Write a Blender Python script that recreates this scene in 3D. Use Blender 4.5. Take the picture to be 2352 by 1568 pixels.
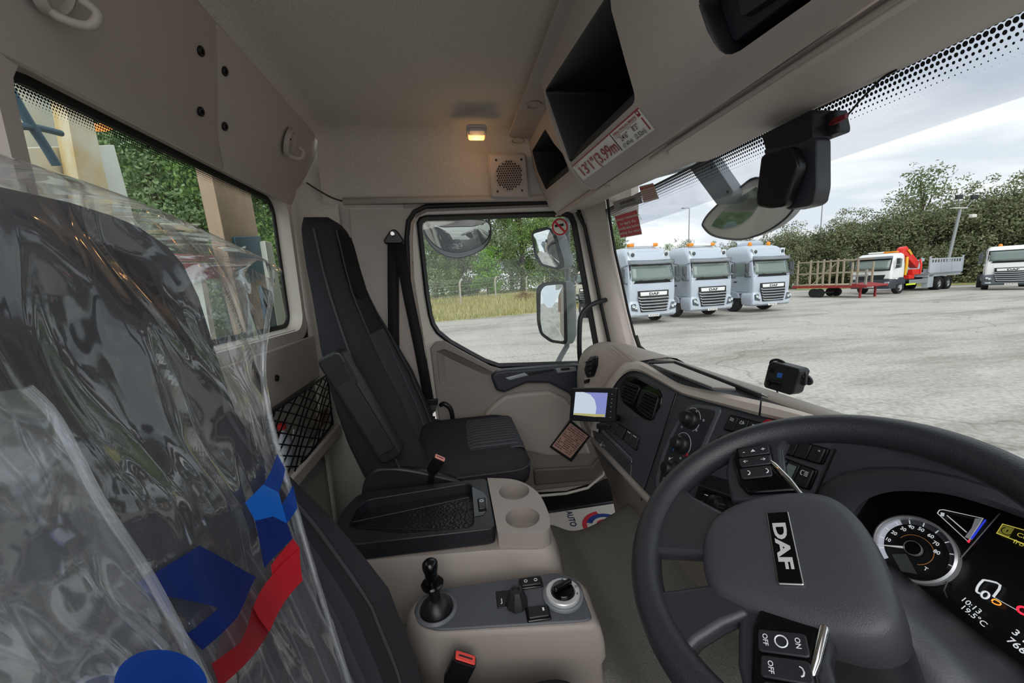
import bpy, bmesh, math, random
from mathutils import Vector as V, Matrix as MX
random.seed(7)
for o in list(bpy.data.objects): bpy.data.objects.remove(o, do_unlink=True)
SC = bpy.context.scene; COL = SC.collection
pi = math.pi
# ---------------------------------------------------------------- camera, sky, exposure
FPX = 849.0; CH = 2.25; G = 0.15          # focal length in pixels, eye height, yard level
YAW, PIT, ROL = math.radians(8.9), math.radians(8.7), math.radians(3.0)
_r0 = V((math.cos(YAW), -math.sin(YAW), 0)); CF = V((math.sin(YAW)*math.cos(PIT), math.cos(YAW)*math.cos(PIT), -math.sin(PIT)))
_u0 = _r0.cross(CF); CR = math.cos(ROL)*_r0 - math.sin(ROL)*_u0; CU = math.sin(ROL)*_r0 + math.cos(ROL)*_u0
EYE = V((0, 0, CH))
cd = bpy.data.cameras.new('camera'); cam = bpy.data.objects.new('camera', cd); COL.objects.link(cam)
cd.sensor_width = 36; cd.lens = FPX*36/2352; cd.clip_start = 0.01; cd.clip_end = 500
m3 = MX((CR, CU, -CF)).transposed(); cam.matrix_world = MX.Translation(EYE) @ m3.to_4x4()
SC.camera = cam
vs = SC.view_settings; vs.view_transform = 'Standard'; vs.look = 'None'; vs.gamma = 1; vs.use_curve_mapping = False; vs.exposure = 0.42
SC.cycles.diffuse_bounces = 8; SC.cycles.max_bounces = 16; SC.cycles.transparent_max_bounces = 24
W = bpy.data.worlds.new('sky'); SC.world = W; W.use_nodes = True
nt = W.node_tree; N = nt.nodes; L = nt.links
for n in list(N): N.remove(n)
out = N.new('ShaderNodeOutputWorld'); bg = N.new('ShaderNodeBackground'); tc = N.new('ShaderNodeTexCoord')
mp = N.new('ShaderNodeMapping'); mp.inputs['Scale'].default_value = (1.2, 1.2, 5.0); mp.inputs['Rotation'].default_value = (0.15, 0.05, 0.5)
nz = N.new('ShaderNodeTexNoise'); nz.inputs['Scale'].default_value = 2.4; nz.inputs['Detail'].default_value = 7; nz.inputs['Roughness'].default_value = .55; nz.inputs['Distortion'].default_value = .5
rp = N.new('ShaderNodeValToRGB'); rp.color_ramp.elements[0].position = .42; rp.color_ramp.elements[0].color = (.64, .68, .75, 1)
rp.color_ramp.elements[1].position = .60; rp.color_ramp.elements[1].color = (.90, .91, .93, 1)
L.new(tc.outputs['Generated'], mp.inputs['Vector']); L.new(mp.outputs[0], nz.inputs['Vector']); L.new(nz.outputs['Fac'], rp.inputs['Fac'])
L.new(rp.outputs[0], bg.inputs['Color']); bg.inputs['Strength'].default_value = 1.0; L.new(bg.outputs[0], out.inputs['Surface'])
sd = bpy.data.lights.new('sun', 'SUN'); sd.energy = 1.7; sd.angle = math.radians(60); sd.color = (1, .97, .93)
sun = bpy.data.objects.new('sun', sd); COL.objects.link(sun); sun.rotation_euler = V((.12, .78, -.62)).to_track_quat('-Z', 'Y').to_euler(); sun.location = (-5, -25, 30)

# ---------------------------------------------------------------- pixel to place
def ray(px, py): return CF + CR*((px-1176)/FPX) + CU*((784-py)/FPX)
def HX(px, py, x): d = ray(px, py); return EYE + d*(x/d.x)
def HY(px, py, y): d = ray(px, py); return EYE + d*(y/d.y)
def HZ(px, py, z): d = ray(px, py); return EYE + d*((z-CH)/d.z)
def HP(px, py, p, n): d = ray(px, py); return EYE + d*((V(p)-EYE).dot(V(n))/d.dot(V(n)))
def many(fn, pts, *a): return [fn(x, y, *a) for x, y in pts]
# ---------------------------------------------------------------- materials
MATS = {}
def lin(h):
    if isinstance(h, (tuple, list)): return tuple(h)
    c = [int(h[i:i+2], 16)/255 for i in (0, 2, 4)]
    return tuple(x/12.92 if x <= .04045 else ((x+.055)/1.055)**2.4 for x in c)
def mat(name, col, rough=.5, metal=0, bump=0, bscale=300, var=0, vscale=8, spec=.5, emit=None, es=1, alpha=1, trans=0, ior=1.45, col2=None, voro=False, stretch=None):
    if name in MATS: return MATS[name]
    m = bpy.data.materials.new(name); m.use_nodes = True; nt = m.node_tree; b = nt.nodes['Principled BSDF']
    c = lin(col); b.inputs['Base Color'].default_value = (*c, 1); b.inputs['Roughness'].default_value = rough
    b.inputs['Metallic'].default_value = metal; b.inputs['Specular IOR Level'].default_value = spec; b.inputs['IOR'].default_value = ior
    if emit: b.inputs['Emission Color'].default_value = (*lin(emit), 1); b.inputs['Emission Strength'].default_value = es
    if alpha < 1: b.inputs['Alpha'].default_value = alpha
    if trans: b.inputs['Transmission Weight'].default_value = trans
    if var or bump:
        t = nt.nodes.new('ShaderNodeTexCoord')
        src = t.outputs['Object']
        if stretch:
            mpn = nt.nodes.new('ShaderNodeMapping'); mpn.inputs['Scale'].default_value = stretch; nt.links.new(src, mpn.inputs[0]); src = mpn.outputs[0]
    if var:
        n = nt.nodes.new('ShaderNodeTexNoise'); n.inputs['Scale'].default_value = vscale; n.inputs['Detail'].default_value = 6; n.inputs['Roughness'].default_value = .62
        r = nt.nodes.new('ShaderNodeValToRGB'); c2 = lin(col2) if col2 else tuple(x*(1-var) for x in c)
        r.color_ramp.elements[0].position = .3; r.color_ramp.elements[0].color = (*c2, 1)
        r.color_ramp.elements[1].position = .7; r.color_ramp.elements[1].color = (*(c if col2 else [min(1, x*(1+var)) for x in c]), 1)
        nt.links.new(src, n.inputs['Vector']); nt.links.new(n.outputs['Fac'], r.inputs['Fac']); nt.links.new(r.outputs[0], b.inputs['Base Color'])
    if bump:
        if voro: n = nt.nodes.new('ShaderNodeTexVoronoi'); n.inputs['Scale'].default_value = bscale; o = n.outputs['Distance']
        else: n = nt.nodes.new('ShaderNodeTexNoise'); n.inputs['Scale'].default_value = bscale; n.inputs['Detail'].default_value = 3; o = n.outputs['Fac']
        bp = nt.nodes.new('ShaderNodeBump'); bp.inputs['Strength'].default_value = bump; bp.inputs['Distance'].default_value = .002
        nt.links.new(src, n.inputs['Vector']); nt.links.new(o, bp.inputs['Height']); nt.links.new(bp.outputs[0], b.inputs['Normal'])
    MATS[name] = m; return m
def glassmat(name, tint=(.9, .95, .93), refl=.06, rough=0.0):
    if name in MATS: return MATS[name]
    m = bpy.data.materials.new(name); m.use_nodes = True; nt = m.node_tree; N = nt.nodes
    for n in list(N): N.remove(n)
    o = N.new('ShaderNodeOutputMaterial'); mx = N.new('ShaderNodeMixShader'); t = N.new('ShaderNodeBsdfTransparent'); g = N.new('ShaderNodeBsdfGlossy')
    t.inputs[0].default_value = (*tint, 1); g.inputs['Roughness'].default_value = rough; mx.inputs[0].default_value = refl
    nt.links.new(t.outputs[0], mx.inputs[1]); nt.links.new(g.outputs[0], mx.inputs[2]); nt.links.new(mx.outputs[0], o.inputs[0])
    MATS[name] = m; return m
# ---------------------------------------------------------------- mesh builder
class MB:
    def __init__(s): s.v = []; s.f = []
    def add(s, vs, fs):
        k = len(s.v); s.v += [tuple(x) for x in vs]; s.f += [tuple(i+k for i in f) for f in fs]; return s
    def box(s, c, d, rot=None):
        c = V(c); x, y, z = d[0]/2, d[1]/2, d[2]/2
        vs = [V((a, b, e)) for a in (-x, x) for b in (-y, y) for e in (-z, z)]
        if rot is not None: vs = [rot @ q for q in vs]
        return s.add([c+q for q in vs], [(0, 1, 3, 2), (4, 6, 7, 5), (0, 4, 5, 1), (2, 3, 7, 6), (0, 2, 6, 4), (1, 5, 7, 3)])
    def bar(s, a, b, w, h, up=(0, 0, 1)):
        a, b = V(a), V(b); d = (b-a).normalized(); u = V(up); sx = d.cross(u)
        if sx.length < 1e-4: sx = d.cross(V((1, 0, 0)))
        sx.normalize(); u = sx.cross(d)
        return s.box((a+b)/2, ((b-a).length, w, h), MX((d, sx, u)).transposed())
    def prism(s, pts, vec):
        n = len(pts); v = V(vec); pts = [V(p) for p in pts]
        return s.add(pts+[p+v for p in pts], [tuple(range(n-1, -1, -1)), tuple(range(n, 2*n))]+[(i, (i+1) % n, n+(i+1) % n, n+i) for i in range(n)])
    def holes(s, outer, inners, vec):
        bm = bmesh.new(); es = []
        for lp in [outer]+list(inners):
            vv = [bm.verts.new(p) for p in lp]
            es += [bm.edges.new((vv[i], vv[(i+1) % len(vv)])) for i in range(len(vv))]
        r = bmesh.ops.triangle_fill(bm, use_beauty=True, use_dissolve=False, edges=es)
        fs = [g for g in r['geom'] if isinstance(g, bmesh.types.BMFace)]
        bmesh.ops.recalc_face_normals(bm, faces=bm.faces)
        ex = bmesh.ops.extrude_face_region(bm, geom=list(bm.faces))
        bmesh.ops.translate(bm, verts=[g for g in ex['geom'] if isinstance(g, bmesh.types.BMVert)], vec=V(vec))
        if any(True for _ in fs): pass
        bm.verts.index_update(); s.add([q.co.copy() for q in bm.verts], [tuple(q.index for q in f.verts) for f in bm.faces]); bm.free(); return s
    def grid(s, rows, closed=False, cap=False):
        n = len(rows[0]); k = [p for r in rows for p in r]; fs = []
        for i in range(len(rows)-1):
            for j in range(n if closed else n-1):
                a = i*n+j; b = i*n+(j+1) % n; fs.append((a, b, b+n, a+n))
        if cap: fs += [tuple(range(n-1, -1, -1)), tuple(range((len(rows)-1)*n, len(rows)*n))]
        return s.add(k, fs)
    def tube(s, path, r, n=8, cap=True, flat=1.0, up=None):
        path = [V(p) for p in path]; rows = []; prev = None
        for i, p in enumerate(path):
            d = (path[min(i+1, len(path)-1)]-path[max(i-1, 0)]).normalized()
            if prev is None:
                a = V(up) if up else (V((0, 0, 1)) if abs(d.z) < .9 else V((1, 0, 0)))
            else: a = prev
            sx = d.cross(a).normalized(); a = sx.cross(d).normalized(); prev = a
            rr = r[i] if isinstance(r, (list, tuple)) else r
            rows.append([p+(sx*math.cos(t)+a*math.sin(t)*flat)*rr for t in [2*pi*j/n for j in range(n)]])
        return s.grid(rows, True, cap)
    def lathe(s, prof, o, ax, n=24, ref=None):
        o = V(o); ax = V(ax).normalized(); a = V(ref) if ref else (V((0, 0, 1)) if abs(ax.z) < .9 else V((1, 0, 0)))
        e1 = ax.cross(a).normalized(); e2 = ax.cross(e1)
        rows = [[o+ax*h+(e1*math.cos(2*pi*j/n)+e2*math.sin(2*pi*j/n))*max(r, 1e-4) for j in range(n)] for r, h in prof]
        if abs(prof[0][1]-prof[-1][1]) < 1e-6 and len(prof) > 2: return s.grid(rows+[rows[0]], True, False)
        return s.grid(rows, True, True)
    def build(s, name, m, parent=None, smooth=0, bevel=0, seg=2, sub=0, solid=0, soff=-1):
        me = bpy.data.meshes.new(name); me.from_pydata(s.v, [], s.f); me.validate()
        bm = bmesh.new(); bm.from_mesh(me); bmesh.ops.remove_doubles(bm, verts=bm.verts, dist=1e-6); bmesh.ops.recalc_face_normals(bm, faces=bm.faces); bm.to_mesh(me); bm.free()
        return finish(name, me, m, parent, smooth, bevel, seg, sub, solid, soff)
def finish(name, me, m, parent=None, smooth=0, bevel=0, seg=2, sub=0, solid=0, soff=-1):
    if isinstance(m, (list, tuple)):
        for q in m: me.materials.append(q)
    elif m: me.materials.append(m)
    if smooth:
        me.polygons.foreach_set('use_smooth', [True]*len(me.polygons)); me.set_sharp_from_angle(angle=math.radians(smooth))
    o = bpy.data.objects.new(name, me); COL.objects.link(o)
    if solid: q = o.modifiers.new('solid', 'SOLIDIFY'); q.thickness = solid; q.offset = soff
    if bevel: q = o.modifiers.new('bevel', 'BEVEL'); q.width = bevel; q.segments = seg; q.limit_method = 'ANGLE'; q.angle_limit = math.radians(35); q.harden_normals = False
    if sub: q = o.modifiers.new('sub', 'SUBSURF'); q.levels = sub; q.render_levels = sub
    if bevel and not smooth:
        me.polygons.foreach_set('use_smooth', [True]*len(me.polygons)); me.set_sharp_from_angle(angle=math.radians(60))
    if parent: setparent(o, parent)
    return o
def setparent(o, p):
    o.parent = p; o.matrix_parent_inverse = wm(p).inverted()
def wm(o): return (wm(o.parent) @ o.matrix_parent_inverse @ o.matrix_basis) if o.parent else o.matrix_basis.copy()
def thing(name, label, cat, loc=(0, 0, 0), group=None, rotz=0):
    o = bpy.data.objects.new(name, None); COL.objects.link(o); o.empty_display_size = .05; o.location = loc; o.rotation_euler = (0, 0, rotz)
    o['label'] = label; o['category'] = cat
    if group: o['group'] = group
    return o
def tag(o, label, cat, group=None):
    o['label'] = label; o['category'] = cat
    if group: o['group'] = group
    return o
def struct(o): o['kind'] = 'structure'; return o
def dup(o, parent=None):
    c = o.copy(); COL.objects.link(c); c.parent = parent
    for ch in o.children: dup(ch, c)
    return c
def text(name, s, m, origin, ux, uy, h, parent=None, align='LEFT', bold=0, off=.0006, sx=1.0, valign='BOTTOM_BASELINE', shear=0):
    """flat lettering: baseline starts at origin, runs along ux, cap height h along uy"""
    cu = bpy.data.curves.new(name, 'FONT'); cu.body = s; cu.align_x = align; cu.align_y = valign; cu.size = h/.7; cu.offset = bold*h; cu.shear = shear; cu.resolution_u = 3
    to = bpy.data.objects.new(name, cu); COL.objects.link(to)
    me = bpy.data.meshes.new_from_object(to.evaluated_get(bpy.context.evaluated_depsgraph_get())); bpy.data.objects.remove(to); bpy.data.curves.remove(cu)
    ux = V(ux).normalized(); uy = V(uy); uy = (uy-ux*uy.dot(ux)).normalized(); n = ux.cross(uy)
    mt = MX((ux*sx, uy, n)).transposed().to_4x4(); mt.translation = V(origin)+n*off; me.transform(mt); me.name = name
    return finish(name, me, m, parent)
def rrect(c, u, v, w, h, r, n=4):
    """rounded rectangle loop centred on c in plane u,v"""
    c, u, v = V(c), V(u).normalized(), V(v).normalized(); P = []
    for sx, sy, a0 in ((1, 1, 0), (-1, 1, pi/2), (-1, -1, pi), (1, -1, 3*pi/2)):
        for k in range(n+1):
            a = a0+pi/2*k/n; P.append(c+u*(sx*(w/2-r)+r*math.cos(a))+v*(sy*(h/2-r)+r*math.sin(a)))
    return P
def rounded(pts, r, n=4):
    """round the corners of a closed 3-D polygon"""
    pts = [V(p) for p in pts]; P = []; m = len(pts)
    for i in range(m):
        p = pts[i]; a = pts[i-1]-p; b = pts[(i+1) % m]-p
        rr = r[i] if isinstance(r, (list, tuple)) else r
        d = min(rr, a.length*.45, b.length*.45); A = p+a.normalized()*d; B = p+b.normalized()*d
        for k in range(n+1):
            t = k/n; P.append(A*(1-t)**2+p*2*t*(1-t)+B*t*t)
    return P
def spline(pts, n=6, closed=False):
    pts = [V(p) for p in pts]; P = []; m = len(pts)
    for i in range(m if closed else m-1):
        p0 = pts[(i-1) % m] if closed or i > 0 else pts[i]; p1 = pts[i]; p2 = pts[(i+1) % m]; p3 = pts[(i+2) % m] if closed or i+2 < m else pts[(i+1) % m]
        for k in range(n):
            t = k/n; P.append(.5*((2*p1)+(p2-p0)*t+(2*p0-5*p1+4*p2-p3)*t*t+(3*p1-p0-3*p2+p3)*t**3))
    if not closed: P.append(pts[-1])
    return P
def scale_loop(pts, k):
    c = sum((V(p) for p in pts), V())/len(pts); return [c+(V(p)-c)*k for p in pts]
def inset_loop(pts, d, n):
    """offset a planar loop inwards by d; n = plane normal with the loop running anticlockwise about it"""
    pts = [V(p) for p in pts]; n = V(n).normalized(); m = len(pts); P = []
    ar = sum((pts[i].cross(pts[(i+1) % m]) for i in range(m)), V()).dot(n); s = 1 if ar > 0 else -1
    for i in range(m):
        a = (pts[i]-pts[i-1]); b = (pts[(i+1) % m]-pts[i])
        na = n.cross(a).normalized()*s if a.length > 1e-7 else n.cross(b).normalized()*s; nb = n.cross(b).normalized()*s if b.length > 1e-7 else na
        q = (na+nb); q = q.normalized() if q.length > 1e-6 else na; c = max(.35, q.dot(na)); P.append(pts[i]+q*(d/c))
    return P
# shared materials
BEIGE = mat('beige plastic', 'aca39c', .55, bump=.15, bscale=500, var=.03, vscale=5)
BEIGE_L = mat('light beige plastic', 'beb5ae', .5, bump=.12, bscale=500)
TRIMBAND = mat('pale trim', 'c4bab1', .45, bump=.08, bscale=500)
LINER = mat('headliner felt', 'bfb9b1', .95, bump=.5, bscale=350, var=.16, vscale=240, spec=.1)
FELT = mat('grey felt', 'c4c0b8', .95, bump=.5, bscale=300, var=.18, vscale=260, spec=.1)
DARKP = mat('charcoal plastic', '3d3f45', .45, bump=.25, bscale=420, spec=.45)
DARKER = mat('dark plastic', '24262a', .42, bump=.12, bscale=400)
BLACKP = mat('black plastic', '121316', .38)
GLOSSB = mat('gloss black', '08080a', .12)
RUBBER = mat('black rubber', '0c0c0e', .55)
CLOTH = mat('black seat cloth', '2a2a2e', .95, bump=.4, bscale=700, var=.12, vscale=300, spec=.2)
WHITEP = mat('white paint', 'd9d7d2', .35)
CREAM = mat('cream paint', 'c9c4bb', .35)
STEEL = mat('steel', 'b4b4b4', .25, metal=1)
CHROME = mat('chrome', 'e6e6e6', .08, metal=1)
MIRROR = mat('mirror glass', 'dfe6e6', .02, metal=1)
CARPET = mat('carpet', '615f5b', 1, bump=.8, bscale=420, var=.3, vscale=330, spec=.05)
PRINTW = mat('white print', 'd8dadd', .5)
WHITE_E = mat('lit white marks', 'd8dce0', .5, emit='d8dce0', es=.35)
# ================================================================ cab shell
XR = -0.60; YD = 1.75; ZC = 2.905; ZF = 1.10
# frit / dotted glass band material: black dots shrinking along v, over a tint
def dotmat(name, nu, nv, tint, fade=1.0, solid=.06):
    m = bpy.data.materials.new(name); m.use_nodes = True; nt = m.node_tree; N = nt.nodes
    for n in list(N): N.remove(n)
    def mth(op, a, b=None):
        q = N.new('ShaderNodeMath'); q.operation = op
        for i, x in enumerate((a, b)):
            if x is None: continue
            if isinstance(x, (int, float)): q.inputs[i].default_value = x
            else: nt.links.new(x, q.inputs[i])
        return q.outputs[0]
    uv = N.new('ShaderNodeUVMap'); sp = N.new('ShaderNodeSeparateXYZ'); nt.links.new(uv.outputs[0], sp.inputs[0]); u, v = sp.outputs[0], sp.outputs[1]
    V2 = mth('MULTIPLY', v, nv); row = mth('FLOOR', V2); fv = mth('SUBTRACT', mth('FRACT', V2), .5)
    off = mth('MULTIPLY', mth('MODULO', row, 2), .5); fu = mth('SUBTRACT', mth('FRACT', mth('ADD', mth('MULTIPLY', u, nu), off)), .5)
    d = mth('SQRT', mth('ADD', mth('MULTIPLY', fu, fu), mth('MULTIPLY', fv, fv)))
    rad = mth('MULTIPLY', mth('SUBTRACT', fade, v), .62)
    ink = mth('MAXIMUM', mth('LESS_THAN', d, rad), mth('LESS_THAN', v, solid))
    o = N.new('ShaderNodeOutputMaterial'); mx = N.new('ShaderNodeMixShader'); t = N.new('ShaderNodeBsdfTransparent'); t.inputs[0].default_value = (*tint, 1)
    k = N.new('ShaderNodeBsdfPrincipled'); k.inputs['Base Color'].default_value = (.006, .006, .008, 1); k.inputs['Roughness'].default_value = .5
    nt.links.new(ink, mx.inputs[0]); nt.links.new(t.outputs[0], mx.inputs[1]); nt.links.new(k.outputs[0], mx.inputs[2]); nt.links.new(mx.outputs[0], o.inputs[0])
    return m
def band(name, a0, a1, b0, b1, m, parent):
    """flat strip from edge a0-a1 (v=0) to edge b0-b1 (v=1) with uv"""
    me = bpy.data.meshes.new(name); me.from_pydata([tuple(a0), tuple(a1), tuple(b1), tuple(b0)], [], [(0, 1, 2, 3)])
    uvl = me.uv_layers.new(name='UVMap')
    for i, q in enumerate(((0, 0), (1, 0), (1, 1), (0, 1))): uvl.data[i].uv = q
    return finish(name, me, m, parent)
# ---- floor
MB().box((0.14, .66, ZF-.03), (1.62, 2.12, .06)).build('floor', mat('black floor', '131315', .6, bump=.3, bscale=80)); struct(bpy.data.objects['floor'])
# ---- rear wall with the window opening
wr = MB()
WLOOP = rrect((XR, 1.135, 2.373), (0, 1, 0), (0, 0, 1), .89, .485, .06, 5)
wr.holes([(XR, .25, ZF), (XR, 1.80, ZF), (XR, 1.80, 2.72), (XR, .25, 2.72)], [[(XR, p.y, p.z) for p in scale_loop(WLOOP, 1.03)]], (-.04, 0, 0))
wall_rear = struct(wr.build('wall_rear', FELT))
def backpt(y, z): return V((XR+.012+max(0, z-2.66)*.42, y, z))
def panel(y0, y1, z0, z1, name, m, cut=None, r=.02):
    lp = [backpt(y0, z0), backpt(y1, z0), backpt(y1, 2.66) if z1 > 2.66 else None, backpt(y1, z1), backpt(y0, z1), backpt(y0, 2.66) if z1 > 2.66 else None]
    return lp
# upper lining boards: two, split by a seam, folded forward above the window
def sy_(z):
    a = HX(492, 100, -.505); b = HX(494, 330, -.586); return a.y+(b.y-a.y)*(a.z-z)/(a.z-b.z)
def upper_board(y0, y1, name, side=0):
    global backpt
    bp0 = lambda y, z: V((XR+.012+max(0, z-2.66)*.42, y, z))
    backpt = (lambda y, z: bp0(sy_(z)-.002 if (side < 0 and y == y1) else (sy_(z)+.002 if (side > 0 and y == y0) else y), z))
    rows = [[V((XR+.006, backpt(y, 2.62).y, 2.60)) for y in (y0, y1)], [backpt(y, 2.665) for y in (y0, y1)], [backpt(y, 2.75) for y in (y0, y1)], [backpt(y, 2.83) for y in (y0, y1)], [backpt(y, 2.885) for y in (y0, y1)]]
    return MB().grid(rows).build(name, BEIGE, wall_rear, smooth=50, solid=.012, bevel=.004)
upper_board(.25, 1.115, 'lining_board', -1); upper_board(1.119, 1.76, 'lining_board', 1); backpt = lambda y, z: V((XR+.012+max(0, z-2.66)*.42, y, z))
# window reveal: sloped ring round the glass, thicker lip
rev = MB(); o_ = [V((XR+.014, p.y, p.z)) for p in scale_loop(WLOOP, 1.0)]
ring = [inset_loop(o_, d, (1, 0, 0)) for d in (-.055, -.045, -.012, .004)]
for q, x in zip(ring, (XR+.004, XR+.018, XR+.010, XR-.045)):
    for p in q: p.x = x
rev.grid(ring, True).build('window_reveal', BEIGE_L, wall_rear, smooth=60)
# board below the window, with screws
lb = [(XR+.012, y, z) for y, z in ((.25, 1.905), (1.74, 1.905), (1.74, 2.085), (.25, 2.085))]
MB().prism(lb, (.012, 0, 0)).build('lower_board', BEIGE_L, wall_rear, bevel=.006)
def screw(c, ax, r, parent, name='screw', m=None):
    q = MB().lathe([(r, 0), (r, .003), (r*.8, .005), (r*.5, .0045), (r*.45, .001)], c, ax, 14).build(name, m or BLACKP, parent, smooth=40); return q
for px, py in ((460, 117), (515, 163), (460, 256), (515, 290)):
    x = -.52
    for _ in range(4): q = HX(px, py, x); x = XR+.022+max(0, q.z-2.66)*.42
    screw(HX(px, py, x+.002), (1, 0, -.3), .011, wall_rear)
for px, py in ((635, 868), (742, 818)): screw(HX(px, py, XR+.026), (1, 0, 0), .011, wall_rear)
# rear glass
w1 = MB().prism([V((XR-.045, p.y, p.z)) for p in scale_loop(WLOOP, 1.02)], (-.005, 0, 0)).build('window_1', glassmat('rear glass', (.90, .96, .94), .05)); struct(w1)
sl = MB(); a = [V((XR-.040, p.y, p.z)) for p in WLOOP]; b = inset_loop(a, .016, (1, 0, 0)); sl.grid([a, [p+V((.008, 0, 0)) for p in a], [p+V((.006, 0, 0)) for p in b], b], True).build('glass_seal', RUBBER, w1, smooth=40)
band('frit_dots', (XR-.043, 1.56, 2.604), (XR-.043, .70, 2.604), (XR-.043, 1.56, 2.565), (XR-.043, .70, 2.565), dotmat('rear frit', 170, 7, (1, 1, 1), .95, .1), w1)
# ---- headliner: rounded inside of a box
def rbox(p, lo, hi, r):
    c = V([min(max(p[i], lo[i]+r), hi[i]-r) for i in range(3)]); d = V(p)-c
    return c+d.normalized()*r if d.length > 1e-6 else V(p)
hl = MB(); lo = (-.525, -3, 1); hi = (.9, 1.735, ZC); R_ = .10
ys = [.3+i*.075 for i in range(12)]+[1.2+i*.03 for i in range(18)]+[1.735]; zs = [ZC-.02*i for i in range(1, 15)]
xs = [hi[0]-.05*i for i in range(24)]; xs = [x for x in xs if x > -.4]+[-.4-.0125*i for i in range(11)]
prof_y = [(y, ZC) for y in ys]+[(1.735, z) for z in zs]
rows = []
for x in xs:
    rows.append([rbox((x, y, z), lo, hi, R_) for y, z in prof_y])
hl.grid(rows)
ceiling = struct(hl.build('ceiling', LINER, smooth=60))
# step the liner edge stands proud of the rear boards
MB().tube([(-.492, y, ZC-.029) for y in (.3, 1.0, 1.62)], .006, 8).build('liner_edge', LINER, ceiling, smooth=60)
# ---- left side: B pillar and corner trim behind the door
wl = MB(); wl.prism([(-.62, YD+.01, ZF), (-.13, YD+.01, ZF), (-.15, YD+.01, 2.2), (-.18, YD+.01, 2.64), (-.62, YD+.01, 2.64)], (0, .05, 0))
wall_left = struct(wl.build('wall_left', BEIGE))
# corner quarter from rear wall to pillar
cr = [[V((XR+.012+.14*(1-math.cos(t)), YD-.14+.14*math.sin(t)+.0, z)) for t in [pi/2*i/6 for i in range(7)]] for z in (ZF, 1.8, 2.35, 2.75, 2.86)]
MB().grid(cr).build('corner_trim', FELT, wall_left, smooth=60, solid=.006)
fl = [HY(x, y, YD-.006) for x, y in ((800, 478), (960, 478), (948, 520), (945, 620), (985, 930), (1010, 1100), (890, 1160), (822, 700))]
MB().prism(fl, (0, .016, 0)).build('pillar_panel', BEIGE, wall_left, bevel=.006)
# header rail above the door
MB().grid([[V((x, YD-.012-.002*k, 2.645-.012*k)) for x in (-.42, 0, .5, .8)] for k in range(3)]).build('header_rail', BEIGE, wall_left, solid=.02, smooth=40)
MB().prism([(-.2, YD+.035, 2.57), (.95, YD+.035, 2.57), (.95, YD+.035, 2.95), (-.2, YD+.035, 2.95)], (0, .04, 0)).build('header_skin', BEIGE, wall_left)
# ---- passenger door
GL = [(969, 516), (972, 510), (981, 507), (1296, 497), (1306, 501), (1312, 515), (1338, 655), (1368, 820), (1362, 828), (1146, 834), (1115, 823), (1085, 807), (1037, 780), (1010, 758), (1000, 742), (994, 722), (986, 674)]
gl = many(HY, GL, YD+.015); NY = (0, -1, 0)
SEAL_O = inset_loop(gl, -.022, NY)
OUT = [(946, 545), (948, 515), (958, 497), (982, 486), (1280, 474), (1322, 484), (1336, 500), (1345, 540), (1404, 800), (1420, 960), (1420, 1090), (1300, 1128), (1040, 1140), (1020, 1060), (985, 860), (950, 640)]
do = many(HY, OUT, YD+.004)
door = struct(MB().holes(do, [[V((p.x, YD+.004, p.z)) for p in inset_loop(gl, -.024, NY)]], (0, .035, 0)).build('door_1', CREAM, bevel=.004))
def ring_tube(loop, r, name, m, parent, flat=1.0):
    lp = [V(p) for p in loop]; lp = lp+[lp[0], lp[1]]
    return MB().tube(lp, r, 8, False, flat).build(name, m, parent, smooth=60)
a = [V((p.x, YD-.002, p.z)) for p in SEAL_O]; b = [V((p.x, YD-.008, p.z)) for p in inset_loop(a, .010, NY)]; c = [V((p.x, YD+.02, p.z)) for p in inset_loop(a, .022, NY)]
MB().grid([[V((p.x, YD+.006, p.z)) for p in a], a, b, c], True).build('window_seal', RUBBER, door, smooth=30)
DO2 = [(938, 640), (934, 545), (938, 508), (952, 486), (978, 474), (1262, 464), (1318, 472), (1336, 486), (1352, 530), (1412, 796)]
MB().tube(many(HY, DO2, YD-.012), .011, 8).build('door_seal', RUBBER, wall_left, smooth=60)
MB().tube(many(HY, [(938, 640), (960, 760), (980, 880), (998, 1000)], YD-.012), .007, 8).build('door_seal', CREAM, wall_left, smooth=60)
w2 = struct(MB().prism([V((p.x, YD+.03, p.z)) for p in inset_loop(gl, -.015, NY)], (0, .004, 0)).build('window_2', glassmat('door glass', (.95, .97, .96), .035)))
# door lining
DP = [(988, 800), (1000, 786), (1022, 784), (1060, 806), (1128, 842), (1150, 848), (1345, 838), (1412, 830), (1425, 960), (1420, 1085), (1300, 1118), (1030, 1130), (1004, 930)]
RC = [(1004, 808), (1020, 803), (1050, 816), (1128, 854), (1134, 862), (1126, 874), (1085, 880), (1018, 890), (1010, 880)]
lining = mat('door lining', '7d7670', .55, bump=.15, bscale=500)
MB().holes(many(HY, DP, YD-.035), [many(HY, RC, YD-.035)], (0, .032, 0)).build('door_lining', lining, door, bevel=.005)
a = many(HY, RC, YD-.035); b = inset_loop(a, .03, NY)
MB().grid([a, [V((p.x, YD-.004, p.z)) for p in b]], True).add([V((p.x, YD-.004, p.z)) for p in b], [tuple(range(len(b)))]).build('lining_recess', lining, door, smooth=40)
AR = [(1128, 866), (1140, 853), (1160, 850), (1325, 838), (1345, 842), (1350, 925), (1325, 930), (1310, 905), (1262, 880), (1210, 880), (1160, 902), (1140, 898)]
ARp = many(HY, AR, YD-.065)
armr = MB().prism(ARp, (0, .06, 0)).build('door_armrest', mat('navy charcoal plastic', '272a31', .45, bump=.15, bscale=400), door, bevel=.012, seg=3)
MB().prism(many(HY, [(1160, 868), (1205, 856), (1215, 862), (1170, 874)], YD-.072), (0, .02, 0)).build('door_handle', mat('silver plastic', '8f9396', .35, metal=.3), door, bevel=.004)
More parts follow.
